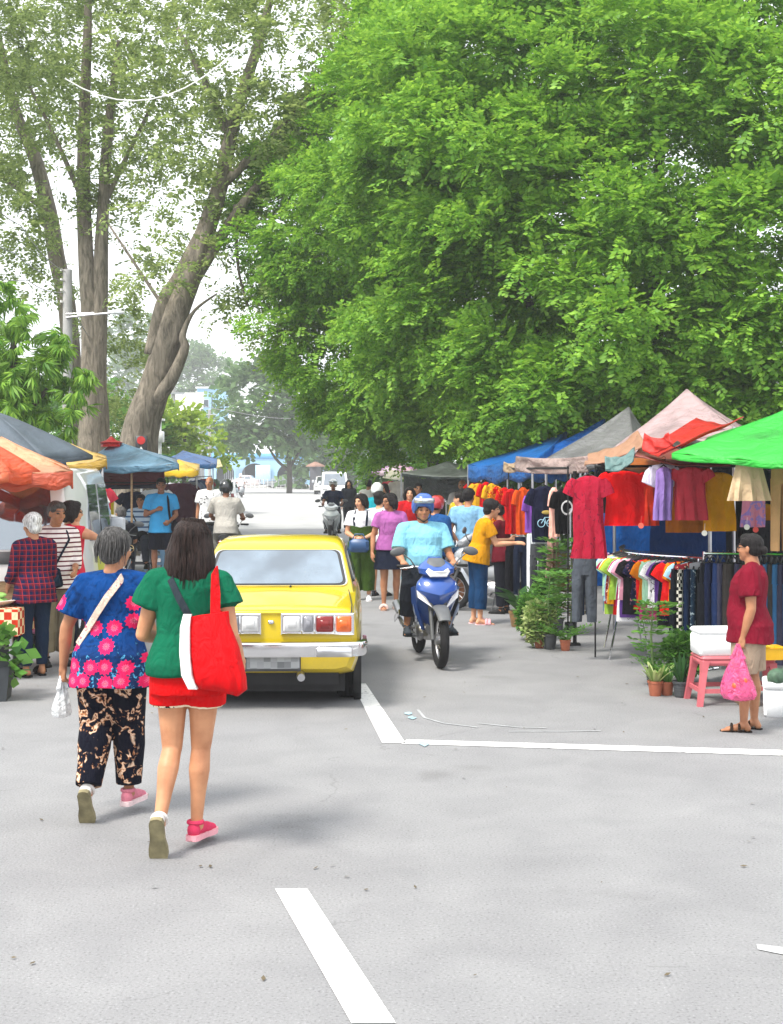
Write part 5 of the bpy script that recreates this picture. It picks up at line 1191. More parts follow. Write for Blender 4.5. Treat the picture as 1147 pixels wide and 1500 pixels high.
def tarp(name, label, pts, m, nu=12, sag=.05, cat='tarpaulin', group=None, ripple=.012, thick=.01, nv=8):
    a, b, c, d = [Vector(p) for p in pts]; ctr = (a+b+c+d)/4; base_ = Vector((ctr.x, ctr.y, 0)); r = thing(name, label, cat, base_, 0, group); mb = MB(); nr = ((b-a).cross(d-a)).normalized()
    mb.grid(lambda u, v: a.lerp(b, u).lerp(d.lerp(c, u), v)-base_+Vector((0, 0, -sag*4*u*(1-u)))+nr*(ripple*.55*(math.sin(u*11+v*4)+.6*math.sin(v*8+u*5)+.35*math.sin(u*23-v*7))), nu*2, nv)
    mb.build('sheet', m, r, thick=thick, angle=60); return r
def umbrella(name, label, loc, rad, h, top, ms, n=8, edge=.14, tilt=(0, 0), group=None, pole=True, cap=None):
    r = thing(name, label, 'parasol', loc, 0, group); T = Matrix.Rotation(R(tilt[0]), 3, 'X') @ Matrix.Rotation(R(tilt[1]), 3, 'Y'); C_ = Vector((0, 0, h))
    mb = MB()
    for k in range(n):
        a0, a1 = 2*math.pi*k/n, 2*math.pi*(k+1)/n; mb.slot(k % len(ms))
        mb.grid(lambda u, v: C_+T @ (Vector((math.cos(a0)*(1-u)+math.cos(a1)*u, math.sin(a0)*(1-u)+math.sin(a1)*u, 0))*(rad*v*(1-.05*math.sin(math.pi*u)))+Vector((0, 0, top*(1-v**1.25)-.03*v*math.sin(math.pi*u)))), 6, 8)
    mb.build('canopy_top', ms, r, thick=.008, angle=20)
    mb = MB()
    for k in range(n):
        a0, a1 = 2*math.pi*k/n, 2*math.pi*(k+1)/n; mb.slot(k % len(ms))
        mb.grid(lambda u, v: C_+T @ (Vector((math.cos(a0)*(1-u)+math.cos(a1)*u, math.sin(a0)*(1-u)+math.sin(a1)*u, 0))*(rad*(1-.05*math.sin(math.pi*u))+.01*math.sin(u*20))+Vector((0, 0, -.03*math.sin(math.pi*u)-v*edge))), 6, 2)
    mb.build('valance', ms, r, thick=.006, angle=60)
    for k in range(n):
        a0 = 2*math.pi*k/n; e = Vector((math.cos(a0), math.sin(a0), 0)); mb = MB(); mb.tube([C_+T @ Vector((0, 0, top-.04)), C_+T @ (e*rad*.97+Vector((0, 0, -.01)))], .008, 5); mb.build('rib', STEEL, r)
    if pole:
        mb = MB(); mb.tube([(0, 0, 0), C_+T @ Vector((0, 0, top+.06))], .022, 8); mb.build('pole', STEEL, r)
    if cap:
        mb = MB(); mb.lathe([(.2, top-.03), (.24, top+.02), (.02, top+.16)], C_, (0, 0, 1), 10); mb.build('cap', cap, r)
    return r
FAB = {}
def fab(col, tr=.3):                                      # thin awning cloth that lets light through
    k = ('fab', col)
    if k in _M: return _M[k]
    c = srgb(col); m = bpy.data.materials.new('awning_cloth'); m.use_nodes = True; n = m.node_tree; b = n.nodes['Principled BSDF']; o = n.nodes['Material Output']
    v = ocoord(n); t = tex(n, v, 1.6, 6, .4); r = ramp(n, [(.3, tuple(x*.55+.01 for x in c)), (.52, c), (.8, tuple(min(1, x*1.1+.01) for x in c))]); n.links.new(t.outputs['Fac'], r.inputs['Fac']); n.links.new(r.outputs['Color'], b.inputs['Base Color'])
    b.inputs['Roughness'].default_value = .4; t2 = tex(n, ocoord(n, (1, 1, 2.2)), 3.5, 5, 1.2); bump(n, b, t2.outputs['Fac'], .8, .09)
    tl = n.nodes.new('ShaderNodeBsdfTranslucent'); n.links.new(r.outputs['Color'], tl.inputs['Color']); x = n.nodes.new('ShaderNodeMixShader'); x.inputs[0].default_value = tr
    n.links.new(b.outputs[0], x.inputs[1]); n.links.new(tl.outputs[0], x.inputs[2]); n.links.new(x.outputs[0], o.inputs['Surface']); _M[k] = m; return m
def pot(parent, r, h, m, ribs=False):
    mb = MB(); pr = [(r*.02, 0), (r*.72, 0), (r*.76, h*.03)]
    if ribs:
        for k in range(5): z = h*(.1+.16*k); pr += [(r*(.8+.03*k), z), (r*(.84+.03*k), z+h*.05), (r*(.8+.03*k), z+h*.1)]
    pr += [(r*.96, h*.84), (r*1.04, h*.86), (r*1.05, h), (r*.95, h), (r*.92, h*.9), (r*.02, h*.88)]
    mb.lathe(pr, seg=22); mb.build('pot', m, parent, angle=50)
LEAFY = leafmat('pot_leaf', (.04, .14, .02), (.14, .32, .05), .3, .35); LEAFV = leafmat('striped_leaf', (.16, .28, .06), (.45, .52, .22), .3, .35); LEAFD = leafmat('dark_leaf', (.015, .06, .015), (.04, .12, .03), .25, .3)
def plant(label, loc, potr, poth, potm, style, h, sp, m=None, seed=0, group='potted plants for sale', ribs=False):
    r = thing('potted_plant', label, 'plant', loc, seed*40, group); pot(r, potr, poth, potm, ribs); rg = np.random.default_rng(seed)
    if style == 'bush':
        P, D, U = crownpoints([(0, 0, poth+.05+sp+(h-sp*1.2)*i/2, sp*(1-.18*i)) for i in range(3)], sp*.35, 14/sp/sp*.25, 7, .8, 1, .4, rg, poth*.9)
        mb = MB()
        for k in range(5): a = k*1.3; mb.tube([(0, 0, poth*.85), (math.cos(a)*sp*.3, math.sin(a)*sp*.3, poth+h*.5), (math.cos(a)*sp*.6, math.sin(a)*sp*.6, poth+h*.9)], [.008, .006, .003], 5)
        mb.build('stem', mat('green_stem', (.1, .16, .05), .7), r); leafcloud('leaves', P, D, U, .11*(.7+.6*rg.random(len(P))), [tmpl_feather(3, .3, .5, .2, s) for s in range(3)], m or LEAFY, r, rg)
    elif style == 'column':
        n = int(h*130); z = poth+h*rg.random(n)**.85; a = rg.random(n)*6.28; d = np.stack([np.cos(a), np.sin(a), .55+0*a], 1); P = d*np.array([.04, .04, 0])+np.stack([.03*np.sin(z*6), .03*np.cos(z*5), z], 1)
        mb = MB(); mb.tube([(0, 0, poth*.8), (.02, .01, poth+h*.5), (0, 0, poth+h)], [.012, .01, .005], 6); mb.build('stem', mat('green_stem', (.1, .16, .05), .7), r)
        leafcloud('leaves', P, unit(d), np.tile([0, 0, 1.], (n, 1)), sp*(.7+.6*rg.random(n)), [tmpl_feather(3, .22, .5, .35, s) for s in range(3)], m or LEAFY, r, rg)
    elif style == 'blade':
        mb = MB()
        for k in range(26):
            a = rg.random()*6.28; e = .15+.7*rg.random(); L = h*(.6+.5*rg.random()); w_ = .012+.008*rg.random(); d = Vector((math.cos(a), math.sin(a), 0)); sd = Vector((-math.sin(a), math.cos(a), 0))
            pts = [Vector((0, 0, poth*.85))+d*(sp*.15)+d*(sp*e*t*1.1)+Vector((0, 0, L*(t-.55*e*t*t))) for t in (0, .3, .6, .85, 1)]
            mb.add([p+sd*w_*s*k2 for p, k2 in zip(pts, (.7, 1, .9, .55, .05)) for s in (1, -1)], [(2*i, 2*i+1, 2*i+3, 2*i+2) for i in range(4)])
        mb.build('leaves', m or LEAFV, r, angle=0)
    elif style == 'fern':
        n = 16; a = rg.random(n)*6.28; d = np.stack([np.cos(a)*.8, np.sin(a)*.8, .75+.4*rg.random(n)], 1); P = np.tile([0, 0, poth*.9], (n, 1)).astype(float)
        leafcloud('leaves', P, unit(d), np.tile([0, 0, 1.], (n, 1)), h*(.8+.4*rg.random(n)), [tmpl_feather(9, .06, .28, .5, s) for s in range(4)], m or LEAFY, r, rg)
    elif style == 'broad':
        n = 14; a = rg.random(n)*6.28; d = np.stack([np.cos(a), np.sin(a), .4+.9*rg.random(n)], 1); P = np.tile([0, 0, poth*.9], (n, 1)).astype(float)
        mb = MB(); mb.tube([(0, 0, poth*.8), (.0, 0, poth+h*.9)], [.02, .008], 6); mb.build('stem', mat('dark_stem', (.04, .05, .03), .7), r)
        z = rg.random(n)*h*.6; P[:, 2] += z
        T = [np.array([[[0, 0, 0], [.22, .5, .06], [0, 1, -.1], [-.22, .5, .06]]]), np.array([[[0, 0, 0], [.26, .45, .08], [0, 1, -.25], [-.26, .45, .08]]])]
        leafcloud('leaves', P, unit(d), np.tile([0, 0, 1.], (n, 1)), sp*(.8+.5*rg.random(n)), T, m or LEAFD, r, rg)
    return r
def stool(label, loc, rz, col, h=.42, w=.3, group=None, bot=None):
    r = thing('plastic_stool', label, 'stool', loc, rz, group); m = mat('stool_plastic', col, .45, .1); b = bot or w*1.25
    mb = MB(); mb.box((0, 0, h-.02), (w, w, .04), bev=.018); mb.box((0, 0, h-.055), (w*.96, w*.96, .05), bev=.01); mb.build('seat', m, r)
    for sx in (1, -1):
        for sy in (1, -1):
            mb = MB(); t0 = Vector((sx*w*.4, sy*w*.4, h-.04)); t1 = Vector((sx*b*.45, sy*b*.45, 0)); mb.loft([[t+Vector((i*g, j*g, 0)) for i, j in ((1, 1), (-1, 1), (-1, -1), (1, -1))] for t, g in ((t0, .035), (t0.lerp(t1, .25), .026), (t1, .022))]); mb.build('leg', m, r, smooth=False)
    q = .3; x = b*.45*(1-q)+w*.4*q
    for a, c in (((x, x), (x, -x)), ((x, -x), (-x, -x)), ((-x, -x), (-x, x)), ((-x, x), (x, x))):
        mb = MB(); A, B = Vector((*a, h*q)), Vector((*c, h*q)); d = (B-A).normalized(); A += d*.02; B -= d*.02; mb.box((A+B)/2, (abs(d.x)*(B-A).length+.02, abs(d.y)*(B-A).length+.02, .035)); mb.build('brace', m, r, smooth=False)
    return r
def foam_box(label, loc, rz, dims, lid=True, group='white foam boxes'):
    r = thing('foam_box', label, 'box', loc, rz, group); m = mat('white_foam', (.82, .83, .83), .8, .03, 40, bmp=.2, bscale=150, bdist=.003); w_, d, h = dims
    mb = MB(); mb.box((0, 0, h*.4), (w_*.97, d*.97, h*.8), bev=.02); mb.build('base', m, r)
    if lid: mb = MB(); mb.box((0, 0, h*.9), (w_, d, h*.2), bev=.02); mb.build('lid', m, r)
    else: mb = MB(); [mb.box(c, s, bev=.01) for c, s in (((0, d*.47, h*.9), (w_*.97, .03, h*.2)), ((0, -d*.47, h*.9), (w_*.97, .03, h*.2)), ((w_*.47, 0, h*.9), (.03, d*.88, h*.2)), ((-w_*.47, 0, h*.9), (.03, d*.88, h*.2)))]; mb.build('rim', m, r)
    return r
def crate(label, loc, rz, dims, m, name='crate', group=None, cat='crate'):
    r = thing(name, label, cat, loc, rz, group); w_, d, h = dims; mb = MB()
    def rect(k, z): return [Vector((sx*w_/2*k, sy*d/2*k, z)) for sx, sy in ((1, 1), (-1, 1), (-1, -1), (1, -1))]
    mb.loft([rect(.86, 0), rect(1, h), rect(1.05, h), rect(1.05, h-.02), rect(1.02, h-.02)][:3]+[rect(.96, h), rect(.84, .02)]); mb.build('tray', m, r, smooth=False); return r
def carrier_bag(label, top, size, m, seed=0, name='plastic_bag', fruit=None, group=None):
    r = thing(name, label, 'bag', top, seed*33, group); rr = random.Random(seed); w_, h = size; mb = MB(); rings = []
    for z, k, q in ((0, .1, .1), (-.08, .16, .12), (-.18, .3, .18), (-.3, .46, .3), (-.45, .64, .44), (-.6, .82, .58), (-.75, .97, .7), (-.88, 1.02, .74), (-.96, .86, .62), (-1, .4, .3)):
        rings.append(ellring((.03*w_*math.sin(z*7+seed), 0, z*h), w_/2*k, w_/2*q, 26, .14, 7, seed+z*4))
    mb.loft(rings); o = mb.build('bag', m, r)
    mb = MB()
    for sg in (1, -1): mb.tube([(sg*.004, 0, .02), (sg*.03, .01, -.06), (sg*w_*.16, .0, -.15*h-.03)], [.008, .014, .02], 8)
    mb.build('handle', m, r)
    if fruit:
        for k in range(5):
            a = k*1.3; mb = MB(); mb.ell((math.cos(a)*w_*.22, math.sin(a)*w_*.2, -h*(.8-.09*k)), .035); mb.build('fruit', fruit, r)
    return r
def film(col, alpha=.62):
    k = ('film', col)
    if k in _M: return _M[k]
    c = srgb(col); m, n, b = base('plastic_film'); v = ocoord(n); t = tex(n, v, 18, 4, 1.5); r = ramp(n, [(.3, tuple(x*.75 for x in c)), (.7, tuple(min(1, x*1.25+.05) for x in c))]); n.links.new(t.outputs['Fac'], r.inputs['Fac']); n.links.new(r.outputs['Color'], b.inputs['Base Color'])
    b.inputs['Roughness'].default_value = .25; n.links.new(mth(n, 'MULTIPLY_ADD', t.outputs['Fac'], .5, alpha-.25), b.inputs['Alpha']); bump(n, b, t.outputs['Fac'], .9, .03); _M[k] = m; return m
def rackbar(label, p0, p1, h, group=None, drop=.0, feet=True, chrome=True):
    p0, p1 = Vector(p0), Vector(p1); c = (p0+p1)/2; r = thing('clothes_rack', label, 'rack', (c.x, c.y, 0), 0, group); a, b = p0-Vector((c.x, c.y, 0)), p1-Vector((c.x, c.y, 0)); a.z = b.z = 0
    mb = MB(); mb.tube([a+Vector((0, 0, h)), b+Vector((0, 0, h))], .014, 8); mb.build('rail', CHROME if chrome else BLACK, r)
    for q in (a, b): mb = MB(); mb.tube([q, q+Vector((0, 0, h+.02))], .012 if chrome else .009, 8); mb.build('post', CHROME if chrome else BLACK, r)
    if feet:
        d = (b-a).normalized(); nn = Vector((-d.y, d.x, 0))
        for q in (a, b): mb = MB(); mb.tube([q-nn*.25+Vector((0, 0, .012)), q+nn*.25+Vector((0, 0, .012))], .012, 6); mb.build('foot', CHROME, r)
    return r
def rnd_cloth(rr):
    return cloth(rr.choice(['#c81414', '#e8e4dc', '#1a1c28', '#d98aa8', '#7a1e3c', '#e0a018', '#3a6a9a', '#8ab8d0', '#d8502a', '#2a2a2e', '#6a8a3a', '#e8c8b0', '#6a3a7a', '#f0f0f0', '#a04a5a']))
PRINT = None
def build_right_stalls():
    rr = random.Random(4); SH = 'shirts hanging at the front of the clothes stalls'
    red, rose, mustard = cloth('#d00c10'), cloth('#a8323e'), cloth('#c8880e')
    # ------- the nearest stall: hanging row
    def hang(kind, label, px0, px1, py0, py1, d, m, rz=0, **k):
        w_ = (px1-px0)/F*d; h = (py1-py0)/F*d; p = at((px0+px1)/2, py0, d); p.z += .06
        nm = {'tee': 'hanging_shirt', 'dress': 'hanging_dress', 'tank': 'sleeveless_blouse', 'trousers': 'hanging_trousers', 'shorts': 'hanging_shorts', 'skirt': 'hanging_skirt', 'cloth': 'hanging_cloth'}[kind]
        cat = {'tee': 'shirt', 'dress': 'dress', 'tank': 'blouse', 'trousers': 'trousers', 'shorts': 'shorts', 'skirt': 'skirt', 'cloth': 'cloth'}[kind]
        sc_ = {'tee': 1.04, 'dress': .95, 'tank': 1.08, 'trousers': .95, 'shorts': .95, 'skirt': .8, 'cloth': 1}[kind]
        return garment(kind, nm, label, m, p, rz, w_*sc_, h, cat, SH, **k)
    hang('tee', 'bright red plain short-sleeved shirt hanging under the orange tarpaulin', 884, 945, 690, 770, 13.4, red, 6, sleeve=.1, seed=1)
    dm = pcloth('dark_red_lace', 'blot', ['#9c1830', '#a01c34', '#76142a'], 14)
    hang('dress', 'long dark red dress with a faint pattern beside the pot plants', 836, 888, 697, 818, 13.3, dm, -12, sleeve=.16, seed=2)
    hang('tee', 'orange red shirt half hidden between the bright red and the lilac shirts', 938, 966, 705, 770, 13.7, cloth('#d03a22'), 30, seed=3)
    hang('tank', 'lilac pinafore top with white short sleeves in the hanging row', 958, 986, 684, 762, 12.9, cloth('#8a70b0'), 20, seed=4)
    hang('tee', 'white short-sleeved blouse worn under the lilac top on one hanger', 952, 992, 680, 712, 13.05, cloth('#e0dcec'), 15, sleeve=.16, seed=5)
    hang('tee', 'rose red knitted shirt in the hanging row left of the mustard top', 988, 1036, 684, 762, 12.9, rose, -8, sleeve=.08, seed=6)
    hang('tank', 'mustard yellow knitted top hanging left of the beige shorts', 1030, 1078, 692, 778, 13.1, mustard, 5, seed=7)
    hang('tank', 'brown top whose hem shows below the rose shirt', 976, 1032, 700, 780, 13.6, cloth('#9a5812'), 0, seed=8)
    hang('skirt', 'beige flared shorts hanging from the edge of the green canopy', 1066, 1128, 664, 730, 11.6, cloth('#b8a080'), 10, seed=9, hanger=False)
    hang('tank', 'black top in the shade behind the mustard top', 1078, 1100, 700, 790, 13.4, cloth('#121214'), 25, seed=10)
    hang('tank', 'small lilac and pink striped top with round price tags', 1084, 1120, 722, 772, 12.7, pcloth('pink_lilac_stripe', 'blot', ['#c07890', '#8a70b0', '#d8c8e0'], 9), 0, seed=11)
    hang('trousers', 'tan long trousers hanging at the right edge under the green canopy', 1128, 1160, 668, 800, 11.8, cloth('#a8845a'), 15, seed=12)
    hang('tank', 'navy top in the shade at the back right of the stall', 1100, 1136, 690, 745, 13.6, cloth('#101828'), 0, seed=13)
    hang('tank', 'ochre top in the shade behind the small striped top', 1108, 1132, 738, 762, 13.3, cloth('#a86a1a'), 0, seed=14)
    for px, py, c, lab in ((939, 770, '#d05a48', 'round orange price tag under the bright red shirt'), (1032, 781, '#d8d4cc', 'round white price tag under the brown top'), (1094, 772, '#d8d4cc', 'round white price tag under the striped top'), (1107, 776, '#c84038', 'round red price tag under the striped top')):
        p = at(px, py, 12.6); mb = MB(); mb.lathe([(.001, -.004), (.026, -.004), (.026, .004), (.001, .004)], (0, 0, 0), (0, 1, 0), 18); mb.tube([(0, 0, .026), (.004, 0, .09)], .0015, 4); tag(mb.build('price_tag', mat('tag_card', srgb(c), .6, .08), loc=p), lab, 'tag', 'round price tags on the hanging clothes')
    # blue sheet and grey trousers below
    hang('cloth', 'large blue cloth sheet hanging below the bright red shirt', 866, 962, 752, 858, 17.0, cloth('#0c4a8c'), -4, hanger=False, thin=.04, seed=15)
    hang('cloth', 'dark blue cloth sheet closing the back of the nearest stall', 955, 1060, 745, 830, 16.2, cloth('#0a2a58'), 0, hanger=False, thin=.04, seed=16)
    hang('trousers', 'wide grey trousers hanging below the dark red dress', 838, 874, 812, 905, 14.0, cloth('#4a5058'), -10, seed=17, hanger=False)
    hang('trousers', 'slate blue trousers hanging behind the pot plants', 846, 868, 800, 895, 14.6, cloth('#2e3a50'), 20, seed=18, hanger=False)
    hang('cloth', 'black cloth wall at the back of the nearest clothes stall', 880, 1200, 672, 830, 17.6, cloth('#101014'), 0, hanger=False, thin=.03, seed=19)
    # ------- second stall: dark tops
    m_navy = cloth('#12162c')
    def bike_print(r, w_, h, z0):
        mb = MB(); M = mat('pale_blue_print', (.35, .6, .75), .8); y = -.075; cx, cz = 0.0, z0-h*.66
        for dx in (-.055, .06): mb.torus((cx+dx, y, cz), (0, 1, 0), .045, .005, 18, 5)
        mb.tube([(cx-.055, y, cz), (cx-.01, y, cz+.07), (cx+.045, y, cz+.07), (cx+.06, y, cz), (cx, y, cz), (cx-.01, y, cz+.07)], .005, 5); mb.tube([(cx+.045, y, cz+.07), (cx+.05, y, cz+.1), (cx+.08, y, cz+.1)], .004, 5); mb.build('print', M, r)
        mb = MB(); mb.ell((cx+.01, y, cz+.13), (.06, .006, .025)); mb.build('print', mat('ochre_print', (.5, .36, .08), .8), r)
    def ring_print(r, w_, h, z0):
        mb = MB(); mb.torus((.03, -.06, z0-h*.42), (0, 1, 0), .075, .011, 22, 6, .4); mb.build('print', mat('white_print', (.75, .75, .75), .8), r)
    hang('tee', 'navy shirt printed with a pale blue bicycle', 778, 814, 712, 794, 16.5, m_navy, 14, seed=20, trim=bike_print)
    hang('tee', 'black shirt printed with a white ring', 812, 834, 716, 782, 15.8, cloth('#0e0e10'), 30, seed=21, trim=ring_print)
    hang('tee', 'purple shirt peeping out left of the navy shirt', 768, 786, 722, 780, 17, cloth('#7a4aa0'), 50, seed=22)
    hang('tee', 'burnt orange shirt left of the navy shirt', 754, 776, 714, 783, 17.6, cloth('#c84a18'), 40, seed=23)
    hang('tee', 'pale pink shirt squeezed between the navy and the black shirts', 804, 820, 714, 786, 16.2, cloth('#e0a898'), 60, seed=24)
    REDG = pcloth('red_gold_print', 'blot', ['#c01010', '#c81414', '#d89a18'], 22)
    for i, (px, py, d, m, lab) in enumerate(((748, 716, 18.6, cloth('#b01014'), 'plain crimson festive shirt beside the burnt orange one'), (738, 714, 19.2, REDG, 'red shirt with gold prints, nearest the crimson one'), (728, 712, 19.8, pcloth('red_gold_b', 'blot', ['#b80c0c', '#d8a020', '#c01010'], 16), 'red shirt with dense gold pattern behind the man in light blue'), (718, 708, 20.4, pcloth('gold_red', 'blot', ['#d89a18', '#e0a828', '#b01010'], 18), 'gold shirt with red pattern at the corner of the blue tent'), (710, 706, 21.2, cloth('#c81818'), 'plain scarlet shirt hanging farthest along under the blue tent'))):
        hang('tee', lab, px-10, px+12, py, py+66, d, m, 45, seed=30+i)
    hang('cloth', 'white sheet hanging narrow beside the grey trousers', 772, 784, 782, 868, 16.9, cloth('#e0e4e8'), 10, hanger=False, seed=40)
    hang('trousers', 'charcoal grey trousers hanging below the navy shirt', 776, 800, 792, 872, 16.7, cloth('#3e4044'), 5, seed=41, hanger=False)
    hang('trousers', 'dark denim trousers hanging left of the white sheet', 752, 772, 782, 866, 17.6, cloth('#1a2438'), 20, seed=42, hanger=False)
    hang('trousers', 'black trousers hanging below the festive shirts', 740, 756, 786, 862, 18.3, cloth('#121318'), 30, seed=43, hanger=False)
    hang('tank', 'dusty pink top hanging behind the plants', 800, 818, 786, 846, 16.4, cloth('#a88078'), 20, seed=44, hanger=False)
    # rails that carry those clothes
    for (a, b, lab) in (((745, 19.5), (832, 15.2), 'rail of the second clothes stall carrying navy and black shirts'), ((872, 14.3), (1130, 13.9), 'rail of the nearest clothes stall carrying red and mustard tops')):
        p, q = at(a[0], 690, a[1]), at(b[0], 690, b[1]); rackbar(lab, (p.x, p.y, 0), (q.x, q.y, 0), at(0, 700, (a[1]+b[1])/2).z+.12, 'rails of the clothes stalls', feet=False, chrome=False)
    # a dense far rack of red things under the blue tent
    # ------- rack of small shirts on a round rail and jeans rack
    p0, p1 = at(914, 690, 15.2), at(1030, 690, 13.3)
    r = thing('clothes_rack', 'low folding rack packed with small printed shirts', 'rack', ((p0.x+p1.x)/2, (p0.y+p1.y)/2, 0), 0, 'racks of the clothes stalls'); c = Vector(((p0.x+p1.x)/2, (p0.y+p1.y)/2, 0)); zr = 1.1
    def arc(t): 
        q = p0.lerp(p1, t)-c; n_ = Vector((-(p1-p0).y, (p1-p0).x, 0)).normalized(); q = q-n_*(.35*math.sin(math.pi*t)); q.z = zr; return q
    mb = MB(); mb.tube([arc(t/16) for t in range(17)], .013, 8); mb.build('rail', CHROME, r)
    for t, s in ((.02, 1), (.02, -1), (.5, 1), (.5, -1), (.98, 1), (.98, -1)):
        q = arc(t); mb = MB(); mb.tube([(q.x, q.y, zr), (q.x+s*.22, q.y+.06*s, 0)], .011, 6); mb.build('leg', CHROME, r)
    SM = 'small shirts packed on the folding rack'
    palette = [('white and black', pcloth('zebra', 'blot', ['#e8e8e8', '#f0f0f0', '#181818'], 22)), ('pale blue', cloth('#9ac4d8')), ('magenta', cloth('#a8306a')), ('scarlet', cloth('#d01818')), ('lime', cloth('#9ac048')), ('black', cloth('#151518')), ('cream', cloth('#e8dcc8')), ('pink', cloth('#e09ab0')), ('maroon printed', pcloth('maroon_print', 'blot', ['#7a1828', '#88202e', '#e0c8a0'], 24)), ('mint', cloth('#a8d8b8')), ('orange', cloth('#e08018')), ('red', cloth('#b81a1a')), ('navy printed', pcloth('navy_print', 'blot', ['#141830', '#1a2040', '#c08080'], 22)), ('amber', cloth('#e8a010')), ('violet', cloth('#5a3a80')), ('grey', cloth('#85868a'))]
    order = ['at the left end of the rack', 'near the left end', 'left of the middle', 'in the middle', 'right of the middle', 'near the right end', 'at the right end', 'last before the jeans']
    ang = math.degrees(math.atan2((p1-p0).y, (p1-p0).x))
    nS = 44
    for i in range(nS):
        t = .02+.96*i/(nS-1); nm, m = palette[(i*7+i//16) % 16] if i else palette[0]; q = arc(t)+c
        garment('tee', 'small_shirt', f'small {nm} shirt hung edge-on {order[min(7, int(i*8/nS))]}', m, (q.x, q.y, q.z+.02), ang+90+rr.uniform(-22, 22)-10, .34+.12*rr.random(), .42+.24*rr.random(), 'shirt', SM, seed=i, sleeve=.14, thin=.028)
    # jeans
    j0, j1 = at(1031, 690, 12.7), at(1190, 690, 12.4); zj = at(0, 812, 12.6).z
    rackbar('chrome rail packed with denim jeans behind the woman in the maroon shirt', (j0.x, j0.y, 0), (j1.x, j1.y, 0), zj, 'racks of the clothes stalls')
    DN = [('black', cloth('#14161c')), ('dark navy', cloth('#141c34')), ('indigo', cloth('#1c2c50')), ('charcoal', cloth('#34302e')), ('grey violet', cloth('#363648')), ('dark denim', cloth('#1e3450')), ('blue denim', cloth('#2e5a80')), ('light denim', cloth('#5a8ab0')), ('pale washed', cloth('#8ab4d0')), ('mid blue', cloth('#3a6a94'))]
    nJ = 20
    for i in range(nJ):
        t = (i+.6)/nJ; q = j0.lerp(j1, t); k = min(9, int((i/nJ)*6+rr.random()*3.2)) if i > 2 else i % 3
        garment('trousers', 'denim_trousers', f'{DN[k][0]} trousers on the chrome rail ' + ('left of the woman in maroon' if t < .32 else 'just behind the woman in maroon' if t < .62 else 'right of the woman in maroon'), DN[k][1], (q.x, q.y, zj+.02), 62+rr.uniform(-8, 8), .34, .86+.08*rr.random(), 'trousers', 'jeans hung on the chrome rail', seed=i)
    # dark trousers at the end of the small-shirt rack
    for i, (px, m, lab) in enumerate(((990, cloth('#10131c'), 'black long trousers at the end of the small shirts'), (998, pcloth('checker_side', 'check', ['#181818', '#d8d4c8'], 30), 'black and cream chequered trousers beside the small shirts'), (1008, cloth('#142440'), 'navy long trousers left of the chrome rail'), (1018, pcloth('splash', 'blot', ['#1a2c40', '#20384c', '#b8c8d0'], 20), 'navy trousers with white splashes left of the chrome rail'), (1026, cloth('#101418'), 'black trousers just left of the chrome rail'))):
        p = at(px, 818, 13.4); garment('trousers', 'long_trousers', lab, m, p, 70, .36, .98, 'trousers', 'long trousers beside the small shirts', seed=i+60)
    rackbar('short steel rail carrying the long dark trousers beside the small shirts', (at(984, 690, 13.6).x, 13.6, 0), (at(1030, 690, 13.3).x, 13.3, 0), at(0, 818, 13.4).z, 'racks of the clothes stalls')
    # ------- canopies
    SHEER = 'market canopies on the right'
    Gm = fab('#40cc4c', .4)
    a, b, c_, d_ = at(985, 664, 11.9), at(1300, 680, 10.6), at(1330, 650, 14.6), at(1040, 640, 14.9)
    pk = at(1170, 592, 12.8)
    canopy('green_canopy', 'bright green plastic canopy over the stall at the right edge', [a, b, c_, d_], pk, Gm, .05, .03, group=SHEER, posts=[b, d_], n=12)
    mb = MB(); q = at(1136, 598, 12.5)
    tarp('red_tarpaulin', 'red tarpaulin sloping under the left edge of the green canopy', [at(945, 662, 13.2), at(988, 652, 12.2), at(1090, 612, 13.6), at(1020, 612, 14.6)], fab('#d02a20', .4), group=SHEER, sag=.06, ripple=.02)
    tarp('red_flap', 'loose red plastic flap hanging at the corner of the green canopy', [at(942, 660, 12.6), at(984, 650, 12.2), at(980, 634, 12.25), at(944, 634, 12.65)], fab('#e03c34', .4), group=SHEER, ripple=.02)
    tarp('dark_red_tarpaulin', 'dark red tarpaulin stretched low above the hanging shirts', [at(930, 668, 13.0), at(1070, 680, 12.6), at(1090, 655, 15.5), at(940, 650, 16)], fab('#8a3a30', .3), group=SHEER, sag=.05)
    tarp('black_tarpaulin', 'black tarpaulin edge running under the green canopy', [at(984, 653, 12.25), at(1072, 672, 12.0), at(1150, 655, 14.8), at(1000, 640, 15.2)], fab('#1a1a1e', .05), group=SHEER)
    tarp('orange_tarpaulin', 'pale orange tarpaulin strip sloping down to the white tent edge', [at(856, 682, 14.6), at(945, 650, 13.4), at(935, 632, 14.6), at(862, 664, 16)], fab('#c89c80', .4), group=SHEER, ripple=.02)
    tarp('orange_tarpaulin', 'deep orange tarpaulin shading the bright red shirt', [at(890, 690, 13.8), at(1040, 690, 13.6), at(1040, 664, 16.2), at(880, 668, 16.5)], fab('#b8641c', .4), group=SHEER, ripple=.02)
    tarp('grey_tarpaulin', 'small grey green tarpaulin flap above the bright red shirt', [at(887, 690, 13.2), at(928, 674, 13.2), at(930, 655, 13.3), at(886, 668, 13.3)], fab('#6a8a88', .3), group=SHEER, ripple=.02)
    def tent(label, pk, c0, c1, d0, d1, m, edge=.22, back=2.8, val=None, name='market_tent'):
        A, B = at(*c0, d0), at(*c1, d1); dirn = Vector((.35, 1, 0)).normalized()*back; C_, D_ = B+dirn, A+dirn; C_.z = B.z; D_.z = A.z
        return canopy(name, label, [A, B, C_, D_], at(pk[0], pk[1], (d0+d1)/2+back*.5), m, edge, .05, group=SHEER, posts=[A, B, D_, C_], valance=val)
